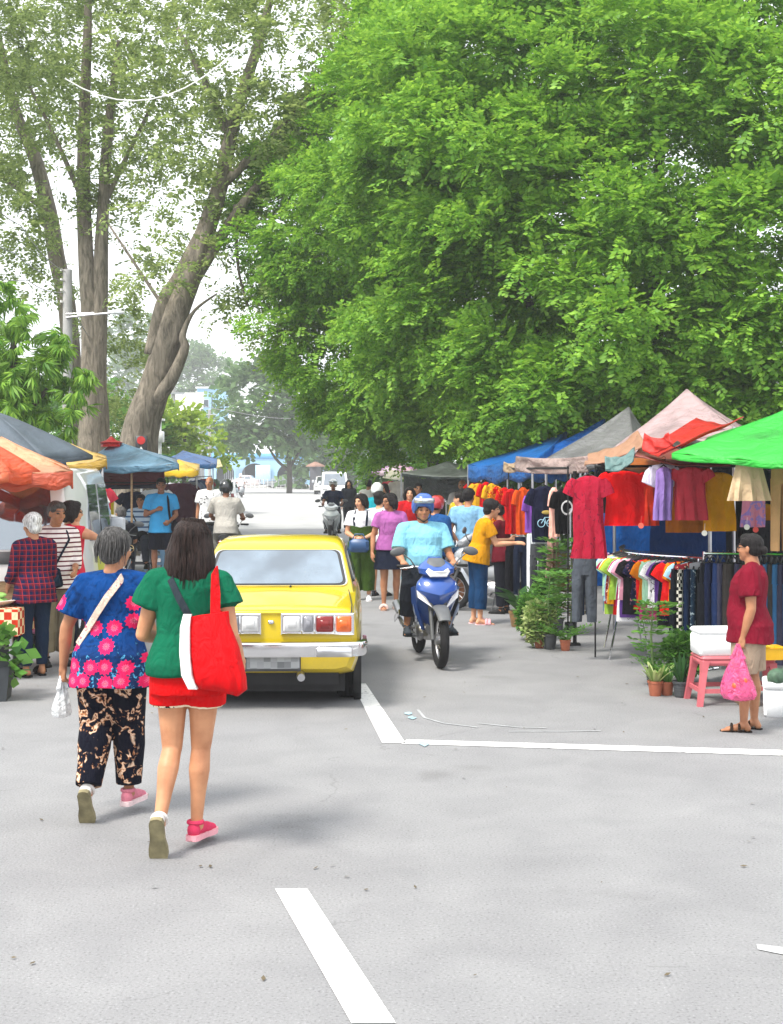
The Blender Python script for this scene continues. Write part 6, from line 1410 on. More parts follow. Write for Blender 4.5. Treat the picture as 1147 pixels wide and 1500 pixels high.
    tent('pale pink peaked tent rising behind the green canopy', (1006, 570), (900, 655), (1075, 625), 16.8, 16.0, fab('#b8a0a0', .3), .1)
    tent('grey peaked tent left of the pale pink one', (921, 596), (800, 672), (930, 668), 19.4, 18.4, fab('#787878', .25), .12)
    tent('deep blue peaked tent beside the grey tent', (886, 613), (760, 676), (850, 672), 22.5, 21.6, fab('#1458a8', .3), .15)
    tent('bright blue tent nearest the parked motor scooter', (830, 632), (686, 681), (780, 676), 24.5, 21, fab('#2070c0', .35), .26)
    tarp('white_valance', 'creased white tent valance over the dark printed shirts', [at(756, 690, 18.6), at(858, 692, 14.9), at(862, 668, 14.9), at(756, 668, 18.6)], fab('#c0aaa4', .4), 14, .03, group=SHEER, ripple=.03)
    tarp('cream_cloth', 'small cream cloth tied to the corner post of the blue tent', [at(738, 690, 19.6), at(757, 690, 18.9), at(757, 676, 18.9), at(738, 676, 19.6)], fab('#c8b090', .4), 6, .03, group=SHEER)
    tent('low dark green canopy with a white top in the middle distance', (655, 676), (588, 693), (705, 697), 28.5, 26.5, fab('#c8ccc4', .3), .05, 3.2, fab('#22302c', .05))
    mb = MB()
    A, B = at(592, 697, 30.5), at(705, 697, 28.5)
    tarp('dark_curtain', 'dark green curtain closing the back of the white-topped canopy', [A+Vector((0, 1.0, -.5)), B+Vector((0, 1.0, -.5)), B+Vector((0, 1.0, .1)), A+Vector((0, 1.0, .1))], fab('#14201e', .02), group=SHEER)
    umbrella('parasol', 'pale pink parasol with lilac panels behind the white-topped canopy', (at(583, 690, 44).x, 44, 0), .95, 1.88, .32, [fab('#e0b8c8', .4), fab('#c890c0', .4), fab('#e8d0d8', .4)], edge=.08)
    tarp('cream_tarpaulin', 'cream tarpaulin edge next to the pink parasol', [at(560, 700, 40), at(604, 700, 38), at(604, 688, 40), at(572, 688, 43)], fab('#d0c8a0', .4), group=SHEER)
    # more goods under the far canopies
    for i, (px, d, c) in enumerate(((572, 42, '#b04050'), (582, 41, '#d0c8c0'), (700, 26, '#b81414'), (708, 24, '#d8a020'))):
        p = at(px, 702, d); garment('tee', 'hanging_shirt', ['rose shirt hanging under the pink parasol', 'pale shirt hanging under the pink parasol', 'red shirt hanging at the far corner post of the blue tent', 'golden shirt hanging at the corner post of the blue tent'][i], cloth(c), p, 20, .5, .7, 'shirt', SH, seed=i+80)
    # a red arched board at the blue tent
    # ------- plants and boxes
    TERRA = mat('terracotta', (.4, .12, .06), .75, .2); DKP = mat('dark_pot', (.05, .055, .06), .6, .2); GLZ = mat('glazed_pot', (.3, .17, .06), .35, .35, 5)
    p = gr(760, 918); plant('dark broad-leaved plant in a large glazed brown pot', (p.x, p.y, 0), .125, .2, GLZ, 'broad', .3, .3, LEAFD, 1)
    p = gr(790, 949); plant('bushy yellow-speckled plant in a small terracotta pot', (p.x, p.y, 0), .06, .12, TERRA, 'bush', .22, .062, LEAFV, 2)
    p = gr(784, 938); plant('small bright green bush left of the tall plants', (p.x-.05, p.y, 0), .07, .12, TERRA, 'bush', .26, .07, LEAFY, 3)
    p = gr(806, 951); plant('tall leafy plant in a dark grey pot', (p.x, p.y, 0), .075, .17, DKP, 'column', .66, .14, LEAFY, 4)
    p = gr(828, 953); plant('fern with thin stems in a terracotta pot at the stall corner', (p.x, p.y, 0), .06, .12, TERRA, 'fern', .34, .2, LEAFY, 5)
    p = gr(815, 930); plant('tallest leafy plant rising in front of the hanging trousers', (p.x, p.y, 0), .09, .2, DKP, 'column', .92, .17, LEAFY, 6)
    p = gr(800, 925); plant('dark leafy bush behind the tall plants', (p.x, p.y, 0), .09, .2, DKP, 'bush', .34, .075, LEAFY, 7)
    p = gr(836, 930); plant('slim plant with rusty pods beside the dark post', (p.x, p.y, 0), .07, .15, DKP, 'column', .8, .14, leafmat('rusty_leaf', (.16, .07, .03), (.16, .2, .05), .3), 8)
    p = gr(960, 1019); plant('green and white bladed plant in a terracotta pot near the pink stool', (p.x, p.y, 0), .065, .13, TERRA, 'blade', .24, .2, LEAFV, 9)
    p = gr(977, 1018); plant('leafy bladed plant in the second terracotta pot near the pink stool', (p.x, p.y, 0), .06, .12, TERRA, 'blade', .22, .17, LEAFY, 10)
    p = gr(998, 1021); plant('snake plant in a ribbed black pot next to the pink stool', (p.x, p.y, 0), .075, .14, DKP, 'blade', .3, .13, LEAFD, 11, ribs=True)
    p = gr(957, 1004); plant('tall leafy plant standing before the small shirt rack', (p.x, p.y, 0), .07, .16, DKP, 'column', .6, .13, LEAFY, 12)
    p = gr(966, 1006); plant('small sprouting plant with a pinkish stem behind the bladed ones', (p.x, p.y, 0), .06, .14, DKP, 'fern', .22, .2, LEAFY, 13)
    p = gr(1004, 1003); plant('low green plant with yellow blooms behind the pink stool', (p.x, p.y, 0), .08, .14, DKP, 'bush', .2, .09, LEAFY, 14)
    p = gr(1040, 1034); s = stool('dusty pink plastic stool carrying a white foam box', (p.x+.1, p.y+.18, 0), 3, (.5, .11, .13), .41, .36)
    foam_box('white foam box on the pink stool', (p.x+.08, p.y+.16, .412), 4, (.36, .3, .22))
    p = gr(1128, 1052); foam_box('open white foam box of green melons at the right edge', (p.x+.2, p.y+.15, 0), -14, (.42, .34, .28), False)
    MEL = mat('melon', (.06, .12, .07), .6, .35, 30); 
    for i, (dx, dy, dz, lab) in enumerate(((.08, .02, .31, 'dark green melon in the open foam box, nearest the front'), (.22, .12, .33, 'dark green melon in the open foam box, behind the front one'), (.26, -.02, .3, 'dark green melon in the open foam box, at the right corner'))):
        mb = MB(); mb.ell((0, 0, 0), (.085, .08, .075)); tag(mb.build('melon', MEL, loc=(p.x+dx, p.y+dy+.05, dz)), lab, 'fruit', 'melons in the foam box')
    q = gr(1095, 1030); stool('second pink plastic stool hidden behind the woman in maroon', (q.x+.12, q.y+.25, 0), 0, (.5, .1, .12), .36, .3)
    YE = mat('yellow_crate', (.75, .42, .01), .4, .08)
    crate('yellow plastic tray on the stool behind the woman in maroon', (q.x+.16, q.y+.1, .362), 6, (.34, .26, .1), YE)
    carrier_bag('clear bag of yellow flowers standing in the yellow tray', (q.x+.14, q.y+.1, .68), (.2, .24), film('#e8d020', .8), 3)
    mb = MB(); mb.ell((0, 0, .06), (.07, .07, .06)); tag(mb.build('pumpkin', mat('pumpkin_orange', (.7, .32, .02), .5, .15), loc=(q.x+.2, q.y-.08, .0)), 'small orange pumpkin on the ground beside the melons', 'fruit')
    mb = MB(); mb.box((0, 0, .1), (.16, .3, .2), bev=.01); bx = mb.build('cardboard_box', mat('cardboard', (.42, .3, .18), .9, .12), loc=(q.x-.02, q.y-.03, 0)); tag(bx, 'brown cardboard box on the ground behind the legs of the woman in maroon', 'box')
    # dark corner post of the second stall
    p = gr(842, 945); r = thing('tent_post', 'black steel tent post standing among the plants', 'post', (p.x, p.y, 0)); mb = MB(); mb.tube([(0, 0, .02), (0, 0, at(0, 690, p.y).z)], .022, 8); mb.build('pole', BLACK, r); mb = MB(); mb.box((0, 0, .012), (.12, .12, .024), bev=.004); mb.build('foot', BLACK, r)
def build_left_stalls():
    GL_ = 'market canopies on the left'
    # dark grey parasol, orange canopy
    umbrella('parasol', 'dark slate grey parasol at the left edge above the orange canopy', (at(-20, 690, 16.5).x, 16.5, 0), 1.28, at(0, 662, 16.5).z+.05, .46, [mat('slate_cloth', (.06, .08, .1), .6, .2, 3, bmp=.5, bscale=6, bdist=.05)], edge=.05, tilt=(4, 4), n=8, group=GL_)
    O1, O2 = fab('#ea7c52', .4), fab('#e8683f', .4)
    umbrella('parasol', 'orange and peach parasol sheltering the white van', (at(-32, 690, 13.2).x, 13.1, 0), .62, at(0, 693, 13.1).z, .36, [O1, O2], edge=.1, n=8, group=GL_, tilt=(0, -2))
    A, B, C_, D_ = at(-50, 693, 12.9), at(106, 690, 13.1), at(100, 684, 15.6), at(-60, 684, 15.6)
    canopy('orange_canopy', 'pale orange canopy with a coral hem over the parked van', [A, B, C_, D_], at(2, 640, 14.3), fab('#e8b088', .4), .15, .02, group=GL_, posts=[D_], valance=fab('#e06a48', .4))
    tarp('blue_tarpaulin', 'short blue awning between the grey parasol and the yellow canopy', [at(30, 672, 17.5), at(98, 680, 17.2), at(92, 666, 18.2), at(40, 660, 18.6)], fab('#3a70b0', .3), group=GL_)
    canopy('yellow_canopy', 'pale yellow canopy between the blue awning and the blue grey one', [at(60, 684, 19), at(156, 672, 18.6), at(155, 668, 21), at(70, 668, 21)], at(104, 650, 20), fab('#e0c070', .4), .12, .03, group=GL_, posts=[at(150, 672, 18.7)], valance=fab('#d8b040', .4))
    BG = fab('#6a90a8', .3)
    canopy('blue_grey_canopy', 'broad blue grey canopy with a maroon skirt and red top knot', [at(112, 684, 24.5), at(262, 680, 23.5), at(258, 672, 28), at(125, 674, 28)], at(170, 646, 26), BG, .1, .03, group=GL_, posts=[at(193, 684, 24.3)], post_m=WOOD, valance=fab('#507890', .3))
    p = at(163, 652, 25.6); mb = MB(); mb.lathe([(.2, -.03), (.19, .02), (.22, .05), (.1, .09), (.02, .16)], seg=7); o = mb.build('red_cloth', fab('#c01818', .3), loc=p); tag(o, 'crumpled red cloth knotted on top of the blue grey canopy', 'cloth')
    tarp('maroon_curtain', 'maroon curtain hanging under the blue grey canopy', [at(116, 710, 27), at(242, 708, 27), at(240, 681, 27), at(118, 681, 27)], fab('#6a1822', .2), 14, .02, group=GL_, ripple=.02)
    tarp('navy_curtain', 'navy band of cloth below the maroon curtain', [at(118, 716, 27.2), at(242, 714, 27.2), at(242, 708, 27.2), at(118, 709, 27.2)], fab('#141a3a', .1), 14, .02, group=GL_)
    canopy('yellow_awning', 'bright yellow awning right of the man in the blue shirt', [at(240, 690, 34), at(290, 690, 33), at(292, 680, 37), at(240, 680, 37)], at(262, 673, 35), fab('#f0cc20', .4), .12, .03, group=GL_, posts=[at(288, 690, 33.2)])
    canopy('blue_canopy', 'bright blue canopy beyond the yellow awning', [at(248, 678, 40), at(316, 681, 38.5), at(318, 672, 44), at(250, 670, 44)], at(268, 660, 42), fab('#2a78c0', .35), .1, .03, group=GL_, posts=[at(312, 680, 39)])
    tarp('cream_awning', 'cream awning edge at the far end of the left stalls', [at(300, 684, 47), at(326, 683, 45), at(322, 673, 50), at(290, 668, 50)], fab('#d8cc90', .4), group=GL_)
    # hanging clothes at left stalls
    rr = random.Random(8); SH = 'clothes hanging in the left stalls'
    spec = [(112, 705, 19, '#24486a', 'dark blue shirt hanging just past the van mirror', 'tee', .5, 1.0), (122, 716, 20, '#4a1820', 'maroon patterned dress hanging past the van mirror', 'dress', .45, 1.2), (133, 712, 21.5, '#d8d4d0', 'white blouse hanging left of the yellow cloth', 'tee', .5, .9), (141, 708, 22, '#b03040', 'red shirt hanging under the yellow canopy', 'tee', .5, .8),
            (150, 716, 26.5, '#c8b020', 'yellow cloth hanging under the maroon curtain', 'tank', .6, .7), (230, 712, 26.8, '#d8d8d8', 'white shirt hanging behind the man in blue', 'tee', .6, .9), (196, 716, 27.5, '#2a3048', 'navy shirt hanging behind the seated men', 'tee', .6, .9), (262, 704, 33, '#3a1c28', 'dark maroon shirt under the yellow awning', 'tee', .8, 1.3), (272, 706, 34, '#482028', 'wine red long dress under the yellow awning', 'dress', .6, 1.5), (252, 704, 33.5, '#b8b8c4', 'pale grey shirt under the yellow awning', 'tee', .7, 1.0),
            (282, 702, 35, '#6a7890', 'blue grey dress under the yellow awning', 'dress', .5, 1.5), (292, 700, 40, '#3a4a6a', 'slate blue dress hanging beyond the yellow awning', 'dress', .6, 1.4), (299, 699, 42, '#8a3a40', 'brick red dress hanging under the blue canopy', 'dress', .6, 1.4), (306, 698, 44, '#5a6a5a', 'green grey dress at the end of the blue canopy', 'dress', .6, 1.4)]
    for i, (px, py, d, c, lab, k, w_, h) in enumerate(spec):
        garment(k, {'tee': 'hanging_shirt', 'dress': 'hanging_dress', 'tank': 'hanging_cloth'}[k], lab, cloth(c), at(px, py, d), rr.uniform(-30, 30), w_, h, {'tee': 'shirt', 'dress': 'dress', 'tank': 'cloth'}[k], SH, seed=i+100, hanger=(d < 30))
    for a, b, lab, h in (((106, 18.5), (146, 23), 'rail of clothes past the van on the left', 1.95), ((246, 33), (286, 35.5), 'rail of dark clothes under the yellow awning', 1.78), ((290, 39.5), (310, 45), 'rail of dresses under the blue canopy', 1.78), ((146, 26.8), (236, 26.8), 'rail of clothes under the blue grey canopy', 1.72)):
        p, q = at(a[0], 690, a[1]), at(b[0], 690, b[1]); rackbar(lab, (p.x, p.y, 0), (q.x, q.y, 0), h, 'rails of the left stalls', feet=False, chrome=False)
    # yellow drum with a pale drape, pale blue stools
    p = gr(236, 836); s1 = stool('light blue plastic stool in front of the man in blue, lower of two', (p.x-.12, p.y, 0), 5, (.25, .45, .66), .47, .32, 'stacked light blue stools')
    dup(s1, 'light blue plastic stool stacked on top of another', (p.x-.12, p.y, .13), 5, 'stacked light blue stools')
    YB = mat('yellow_green_board', (.42, .42, .05), .6, .15)
    r = thing('display_cart', 'yellow green wooden cart beside the van, half hidden by the walking women', 'cart', (at(134, 690, 17.5).x, 17.5, 0)); mb = MB(); mb.box((0, 0, .62), (.5, .6, .5), bev=.02); mb.build('body', YB, r); mb = MB(); mb.box((0, 0, .3), (.48, .58, .1), bev=.02); mb.build('tray', mat('cart_trim', (.6, .5, .2), .6), r)
    for sx in (1, -1):
        for sy in (1, -1): mb = MB(); mb.box((sx*.21, sy*.25, .13), (.05, .05, .26)); mb.build('leg', WOOD, r, smooth=False)
    # vegetable table at the far left
    t = at(-18, 690, 13.0); r = thing('vegetable_table', 'low market table with a red and cream chequered cloth at the left edge', 'table', (t.x-.1, 13.0, 0))
    mb = MB(); mb.box((0, 0, .655), (.95, .7, .03), bev=.008); mb.build('tabletop', WOOD, r)
    for sx in (1, -1):
        for sy in (1, -1): mb = MB(); mb.tube([(sx*.4, sy*.28, 0), (sx*.4, sy*.28, .64)], .02, 8); mb.build('leg', STEEL, r)
    mb = MB(); mb.loft([[Vector((sx*.485*k, sy*.36*k, z)) for sx, sy in ((1, 1), (-1, 1), (-1, -1), (1, -1))] for z, k in ((.42, 1.0), (.66, 1.0), (.672, .99))]); mb.build('tablecloth', pcloth('red_check', 'check', ['#b8341c', '#e0c8a0'], 14), r, smooth=False)
    mb = MB(); mb.lathe([(.02, 0), (.3, 0), (.42, .05), (.44, .06), (.41, .062), (.3, .02), (.02, .018)], seg=30); pl = mb.build('tray', WHITEP, loc=(t.x-.1, 12.95, .676)); pl.scale = (1, .8, 1); tag(pl, 'round white tray holding cucumbers on the chequered table', 'tray')
    CU = mat('cucumber', (.2, .38, .08), .5, .3, 20)
    for i in range(7):
        mb = MB(); mb.tube([(-.16, 0, 0), (-.13, 0, 0), (0, .012, 0), (.13, 0, 0), (.16, 0, 0)], [.008, .024, .028, .024, .008], 10); o = mb.build('cucumber', CU, loc=(t.x+.06-.08*(i % 2), 12.78+.05*(i % 4), .735+.048*(i//4))); o.rotation_euler.z = R(-8+5*(i % 3)); tag(o, 'pale green cucumber piled on the round white tray', 'cucumber', 'cucumbers on the tray')
    crate('small wooden crate behind the cucumbers on the chequered table', (t.x+.16, 13.2, .676), 0, (.4, .2, .2), WOOD)
    # crates of leaf vegetables on the road
    DK = mat('dark_crate', (.03, .035, .04), .6, .2)
    for i, (px, py, lab) in enumerate(((2, 985, 'dark plastic crate on the road under the leafy greens, farther one'), (-12, 1030, 'dark plastic crate on the road under the leafy greens, nearer one'))):
        p = gr(px, py); crate(lab, (p.x-.1, p.y+.2, 0), 8*i, (.42, .36, .3), DK, group='crates of leafy greens'); rg = np.random.default_rng(i)
        P, D, U = crownpoints([(0, 0, .02, .15), (-.08, .05, .05, .12)], .09, 26, 8, .8, 1, .3, rg, -.05); o = leafcloud('leafy_greens', P, D, U, .16*(.7+.6*rg.random(len(P))), [tmpl_feather(2, .5, .7, .3, s) for s in range(3)], LEAFY, None, rg); o.location = (p.x-.1, p.y+.2, .36); tag(o, ['heap of leafy greens in the farther dark crate', 'heap of leafy greens in the nearer dark crate'][i], 'vegetables', 'heaps of leafy greens')
# ------------------------------------------------------------------ the people
def wp(root, p): # local point of a person to world
    return Matrix.Translation(root.location) @ root.rotation_euler.to_matrix().to_4x4() @ Matrix.Diagonal((*root.scale, 1)) @ Vector(p)
def strap(mb, pts, w_=.02, t=.004):
    P = [Vector(p) for p in pts]; rings = []
    for i, p in enumerate(P):
        d = (P[min(i+1, len(P)-1)]-P[max(i-1, 0)]).normalized(); out = p-Vector((0, p.y*0, p.z)); out = Vector((p.x*.4, p.y, 0)).normalized() if Vector((p.x*.4, p.y, 0)).length > 1e-4 else Vector((0, 1, 0))
        u = d.cross(out).normalized(); v = u.cross(d)
        rings.append([p+u*w_+v*t, p-u*w_+v*t, p-u*w_-v*t, p+u*w_-v*t])
    return mb.loft(rings)
def attach(name, label, cat, root, parts, group=None):   # a bag worn on a person: its own thing at the person's place
    r = thing(name, label, cat, root.location, 0, group); r.rotation_euler = root.rotation_euler; r.scale = root.scale
    for nm, mb, m in parts: mb.build(nm, m, r, angle=60)
    return r
def build_people():
    FG = 'people walking down the middle of the road'; L3 = 'women standing behind the white van'; LS = 'men at the left stalls'; CR = 'shoppers crowding the right stalls'; RD = 'riders on motor scooters'
    SH_ = lambda a, b='#222222': [cloth(a), cloth(b)]
    WL = lambda k: {'R': k[0], 'L': k[1]}
    # ---- woman in green, seen from behind, left foot lifted
    p = gr(268, 1240)
    B = Body('f', 1.08, lean=3, head=(-8, 4, 3), legs=WL((((-.07, .08, -1), (-.05, -.05, -1), 2, 16), ((.0, .0, -1), (.06, -.62, -1), 70, 2))),
             arms={'R': {'u': (.22, -.1, -1), 'f': (.05, .75, -.55), 'c': 40}, 'L': {'u': (.30, .05, -1), 'f': (-.25, .7, -.15), 'c': 40}})
    G = person('woman in a green top and red shorts walking away with a red tote bag', (p.x+.03, p.y, 0), -3, B, 'a', ('long', 'brown'), [
        ('top', B.shirt(.42, -.05, .02, .03, .03), cloth('#0a5a40'), {'w': .013, 'fr': 9}), ('shorts', B.trousers(.43, .022, .014, rise=.02, width=1.0, low=-.15), cloth('#c80c10'), {'w': .005})]
        + [('trim', B.trousers(.455, .004, .026, rise=-.06, width=1.0), pcloth('cream_black_trim', 'blot', ['#e0d0b0', '#e8dcc0', '#181818'], 40), {'w': .003})]
        + [('shoe', B.shoe('R'), SH_('#c83a5a', '#e0a0a8')), ('shoe', B.shoe('L'), [cloth('#d8d4d0'), mat('worn_sole', (.22, .19, .1), .8, .35, 14)])], H=1.65, vox=.007, group=FG, strands=160)
    mb = MB(); strap(mb, B.over(-.075, .13, .06, .04), .018)
    # red tote with a white edge, hanging at the right hip
    tb = MB(); rings = []
    for z, hw, hd, ox in ((.26, .105, .035, 0), (.2, .11, .05, 0), (.08, .132, .085, .025), (-.02, .148, .1, .045), (-.08, .148, .1, .05), (-.11, .115, .07, .045)):
        rings.append([B.tp((.13+ox+math.copysign(abs(math.cos(t))**.6, math.cos(t))*hw, -.19-.0*z+math.copysign(abs(math.sin(t))**.7, math.sin(t))*hd*(1+(.13 if z < .15 else .03)*math.sin(9*t+z*6)), z+.03*math.cos(t)*(-1 if z < 0 else .6))) for t in [2*math.pi*j/54 for j in range(54)]])
    tb.loft(rings); ws = MB(); wr_ = []
    for z, x0, x1, y in ((.262, .012, .055, -.232), (.2, .0, .052, -.25), (.08, .005, .06, -.285), (-.03, .02, .075, -.305), (-.1, .05, .1, -.28)): wr_.append([B.tp((x0, y+.03, z)), B.tp((x0+.006, y-.004, z)), B.tp((x1, y-.008, z)), B.tp((x1, y+.03, z))])
    ws.loft(wr_); hs = MB(); strap(hs, [B.tp(q) for q in ((.17, -.2, .24), (.165, -.17, .36), (.15, -.1, .445), (.145, -.02, .475), (.15, .07, .43))], .024); strap(hs, [B.tp(q) for q in ((.17, -.17, .25), (.17, .04, .26), (.15, .08, .4))], .02)
    TOTE = cloth('#c80a12', 'tote_cloth', .6, .9)
    attach('tote_bag', 'red tote bag with a white edge hanging from the green-topped woman', 'bag', G, [('bag', tb, TOTE), ('white_panel', ws, cloth('#e8e4e4')), ('handle', hs, TOTE)])
    attach('bag_strap', 'dark grey strap slung across the back of the woman in green', 'strap', G, [('strap', mb, cloth('#2a3238'))])
    # ---- woman in the flower blouse
    p = gr(163, 1194)
    B = Body('f', 1.1, lean=5, head=(-22, 3, 0), legs=WL((((.02, .14, -1), (.0, -.02, -1), 0, 10), ((-.01, -.04, -1), (.0, -.5, -1), 64, 4))),
             arms={'L': {'u': (.42, -.12, -1), 'f': (.12, .1, -1), 'c': 55, 'n': (-.6, .6, 0)}, 'R': {'u': (.2, .1, -1), 'f': (.15, .7, -.3), 'c': 40}})
    FLW = pcloth('flower_blouse', 'flower', ['#0a3a74', '#d82058', '#f0a0b0', '#a01440', '#f07898', '#4890b8'], 9)
    FL = person('grey-haired woman in a blue blouse with pink flowers and dark floral trousers', (p.x, p.y, 0), -6, B, 'b', ('full', 'salt'), [
        ('blouse', B.shirt(.72, -.19, .022, .03, .03), FLW, {'w': .011, 'fr': 9}),
        ('trousers', B.trousers(1.9, .034, -.004, rise=-.02, width=1.06), pcloth('floral_trousers', 'sparse', ['#0e101c', '#b07850', '#e0c8b0'], 22), {'w': .01, 'fr': 8, 'zs': .3})]
        + [('shoe', B.shoe('R'), SH_('#c87888', '#e0c8c8')), ('shoe', B.shoe('L'), [cloth('#d8d4d0'), mat('worn_sole', (.22, .19, .1), .8, .35, 14)])], H=1.555, vox=.007, group=FG, strands=110, glasses=mat('thin_gold', (.5, .38, .2), .3, metal=1))
    mb = MB(); strap(mb, B.over(.075, -.17, .06, .042), .02); fb = MB(); fb.box(B.tp((-.19, .1, -.06)), (.07, .2, .16), bev=.03)
    attach('sling_bag', 'beige patterned sling bag worn across the back of the flower blouse', 'bag', FL, [('strap', mb, pcloth('beige_strap', 'blot', ['#c8b0a0', '#d8c4b4', '#a05868'], 40)), ('pouch', fb, cloth('#c8b0a0'))])
    h = wp(FL, B.wr['L']+B.hf['L']*.09)
    carrier_bag('crumpled clear plastic bag held low by the woman in the flower blouse', (h.x, h.y, h.z+.02), (.12, .23), film('#e8eef0', .75), 7)
    # ---- three women by the van
    p = gr(50, 990)
    B = Body('f', 1.02, head=(15, 6, 0), lean=2, legs=WL((((.0, .04, -1), (.0, -.02, -1), 0, 8), ((.02, -.02, -1), (.02, -.1, -1), 4, 20))), arms={'L': {'u': (.2, .1, -1), 'f': (-.1, .8, -.6)}, 'R': {'u': (.1, .1, -1), 'f': (.0, .8, -.4)}})
    person('white-haired woman in a dark red and blue plaid shirt facing the vegetables', (p.x, p.y, 0), 35, B, 'b', ('full', 'white'), [
        ('shirt', B.shirt(1.5, -.16, .024, .035, .02), pcloth('plaid', 'plaid', ['#141c3c', '#5a1420', '#a03030'], 18), {'w': .009}), ('trousers', B.trousers(1.92, .014, .0, rise=-.02), cloth('#16263c'))]+shoes(B, SH_('#1c1614'), 'slide'), H=1.53, group=L3)
    p = gr(84, 974)
    B = Body('f', 1.12, head=(20, 4, 0), belly=.03, arms={'R': {'u': (.2, -.05, -1), 'f': (.05, .25, -1), 'c': 60}, 'L': {'u': (.1, .1, -1), 'f': (-.2, .9, -.3)}})
    ST = person('woman in a white top with maroon stripes holding a pink bag', (p.x-.02, p.y, 0), 162, B, 'b', ('short', 'salt'), [
        ('top', B.shirt(1.55, -.13, .022, .03, .02), pcloth('maroon_stripe', 'stripe', ['#e0d8d4', '#5a1c2c'], 22), {'w': .006}), ('trousers', B.trousers(1.85, .03, .01, rise=-.02, width=1.05), cloth('#857c68'))]+shoes(B, SH_('#2a2c30', '#1a1a1a')), H=1.64, group=L3)
    ST.rotation_euler.z = R(205)
    bb = MB(); bb.box(B.tp((.06, .19, -.02)), (.17, .07, .19), Matrix.Rotation(R(12), 3, 'Y'), bev=.02); fp = MB(); fp.box(B.tp((.06, .23, -.04)), (.12, .02, .11), Matrix.Rotation(R(12), 3, 'Y'), bev=.01); s2 = MB(); strap(s2, B.over(-.1, .1, .1, .036, (.06, .06)), .01)
    attach('sling_bag', 'navy box-shaped sling bag worn over the striped top', 'bag', ST, [('pouch', bb, cloth('#101a2a')), ('pocket', fp, cloth('#1e3044')), ('strap', s2, cloth('#101a2a'))])
    h = wp(ST, B.wr['R']+B.hf['R']*.1); PF = film('#d880b0', .6)
    carrier_bag('pale pink striped plastic bag hanging from the hand of the woman in stripes', (h.x+.04, h.y, h.z+.02), (.17, .4), PF, 2)
    p = gr(108, 966)
    B = Body('f', 1.08, head=(0, 4, 0), arms={'R': {'u': (.35, .6, -.1), 'f': (-.55, -.55, .35), 'c': 35}, 'L': {'u': (.2, .1, -1), 'f': (.0, .3, -1)}})
    person('woman in a coral pink top with a hand raised behind her neck beside the van', (p.x-.1, 14.4, 0), -72, B, 'c', ('bob', 'black'), [
        ('top', B.shirt(.5, -.12, .022, .03, .02), cloth('#d03048')), ('trousers', B.trousers(1.9, .016, rise=-.02), cloth('#1c2030'))]+shoes(B, SH_('#302828')), H=1.63, glasses=True, group=L3)
    # ---- men at the left stalls
    sit = lambda k=0: WL((((.12, .96, -.15), (.02, -.1, -1), 0, 10), ((.2, .95, -.15), (.05, -.05, -1), 0, 14)))
    p = gr(176, 862)
    B = Body('m', 1.05, lean=14, head=(25, 6, 0), legs=sit(), arms={'R': {'u': (.1, .6, -.8), 'f': (-.2, .9, -.2)}, 'L': {'u': (.1, .6, -.8), 'f': (-.2, .9, -.2)}})
    person('man in a black shirt seated with his back turned beside a white scooter', (p.x, p.y+.1, 0), 10, B, 'b', ('short', 'salt'), [('shirt', B.shirt(.7, -.1, .022, .03), cloth('#14161c')), ('trousers', B.trousers(1.9, .016, rise=-.02), cloth('#2c3038'))]+shoes(B, SH_('#18181a')), H=1.72, vox=.011, group=LS)
    stool('dark stool under the man in the black shirt', (p.x, p.y+.1, 0), 10, (.06, .06, .07), B.P.z*1.72/1.62-.1, .3)
    p = gr(203, 842)
    B = Body('m', 1.12, belly=.05, head=(-5, 0, 0), legs=sit(), arms={'R': {'u': (.2, .2, -1), 'f': (-.3, .7, -.5)}, 'L': {'u': (.25, .0, -1), 'f': (.05, .4, -1)}})
    PO = person('man in a white and blue striped polo shirt seated facing the road', (p.x-.05, 26.2, 0), 176, B, 'b', ('short', 'black'), [('polo_shirt', B.shirt(.65, -.1, .022, .03), pcloth('blue_stripe', 'stripe', ['#b8c8d8', '#3a5a80'], 11)), ('trousers', B.trousers(1.9, .016, rise=-.02), cloth('#30343c'))]+shoes(B, SH_('#18181a')), H=1.74, vox=.011, group=LS)
    PO.location.z = .12
    stool('dark plastic stool under the man in the striped polo shirt', (p.x-.05, 26.2, 0), 0, (.05, .05, .06), B.P.z*1.74/1.62+.02, .34)
    bb = MB(); bb.ell(B.tp((-.06, .19, .0)), (.12, .05, .1)); s2 = MB(); strap(s2, B.over(.1, -.1, .1, .036, (-.06, .06)), .012)
    attach('waist_bag', 'black shoulder bag on the lap of the man in the striped polo', 'bag', PO, [('pouch', bb, cloth('#0e0e10')), ('strap', s2, cloth('#0e0e10'))])
    B = Body('m', 1.04, head=(5, 2, 0), legs=WL((((.05, .02, -1), (.0, -.03, -1), 0, 12), ((.08, .05, -1), (.02, -.05, -1), 0, 16))), arms={'R': {'u': (.25, .15, -1), 'f': (-.75, .55, .35), 'c': 60}, 'L': {'u': (.22, .0, -1), 'f': (-.35, .7, -.35), 'c': 50}})
    BM = person('man in a bright blue shirt and navy shorts standing with a hand on his chest', (at(236, 700, 24.6).x, 24.6, 0), 186, B, 'd', ('short', 'black'), [('shirt', B.shirt(.7, -.14, .022, .025), cloth('#3a94c8')), ('collar', B.collar(), cloth('#101828'), {'w': 0}), ('shorts', B.trousers(.95, .024, .02, rise=-.02), cloth('#12141f'))]+shoes(B, SH_('#201c1a'), 'slide'), H=1.82, vox=.011, group=LS)
    s2 = MB(); strap(s2, B.over(-.11, -.12, .1, .036, (-.16, .0)), .018); bb = MB(); bb.ell(B.tp((-.22, .05, -.05)), (.06, .12, .11))
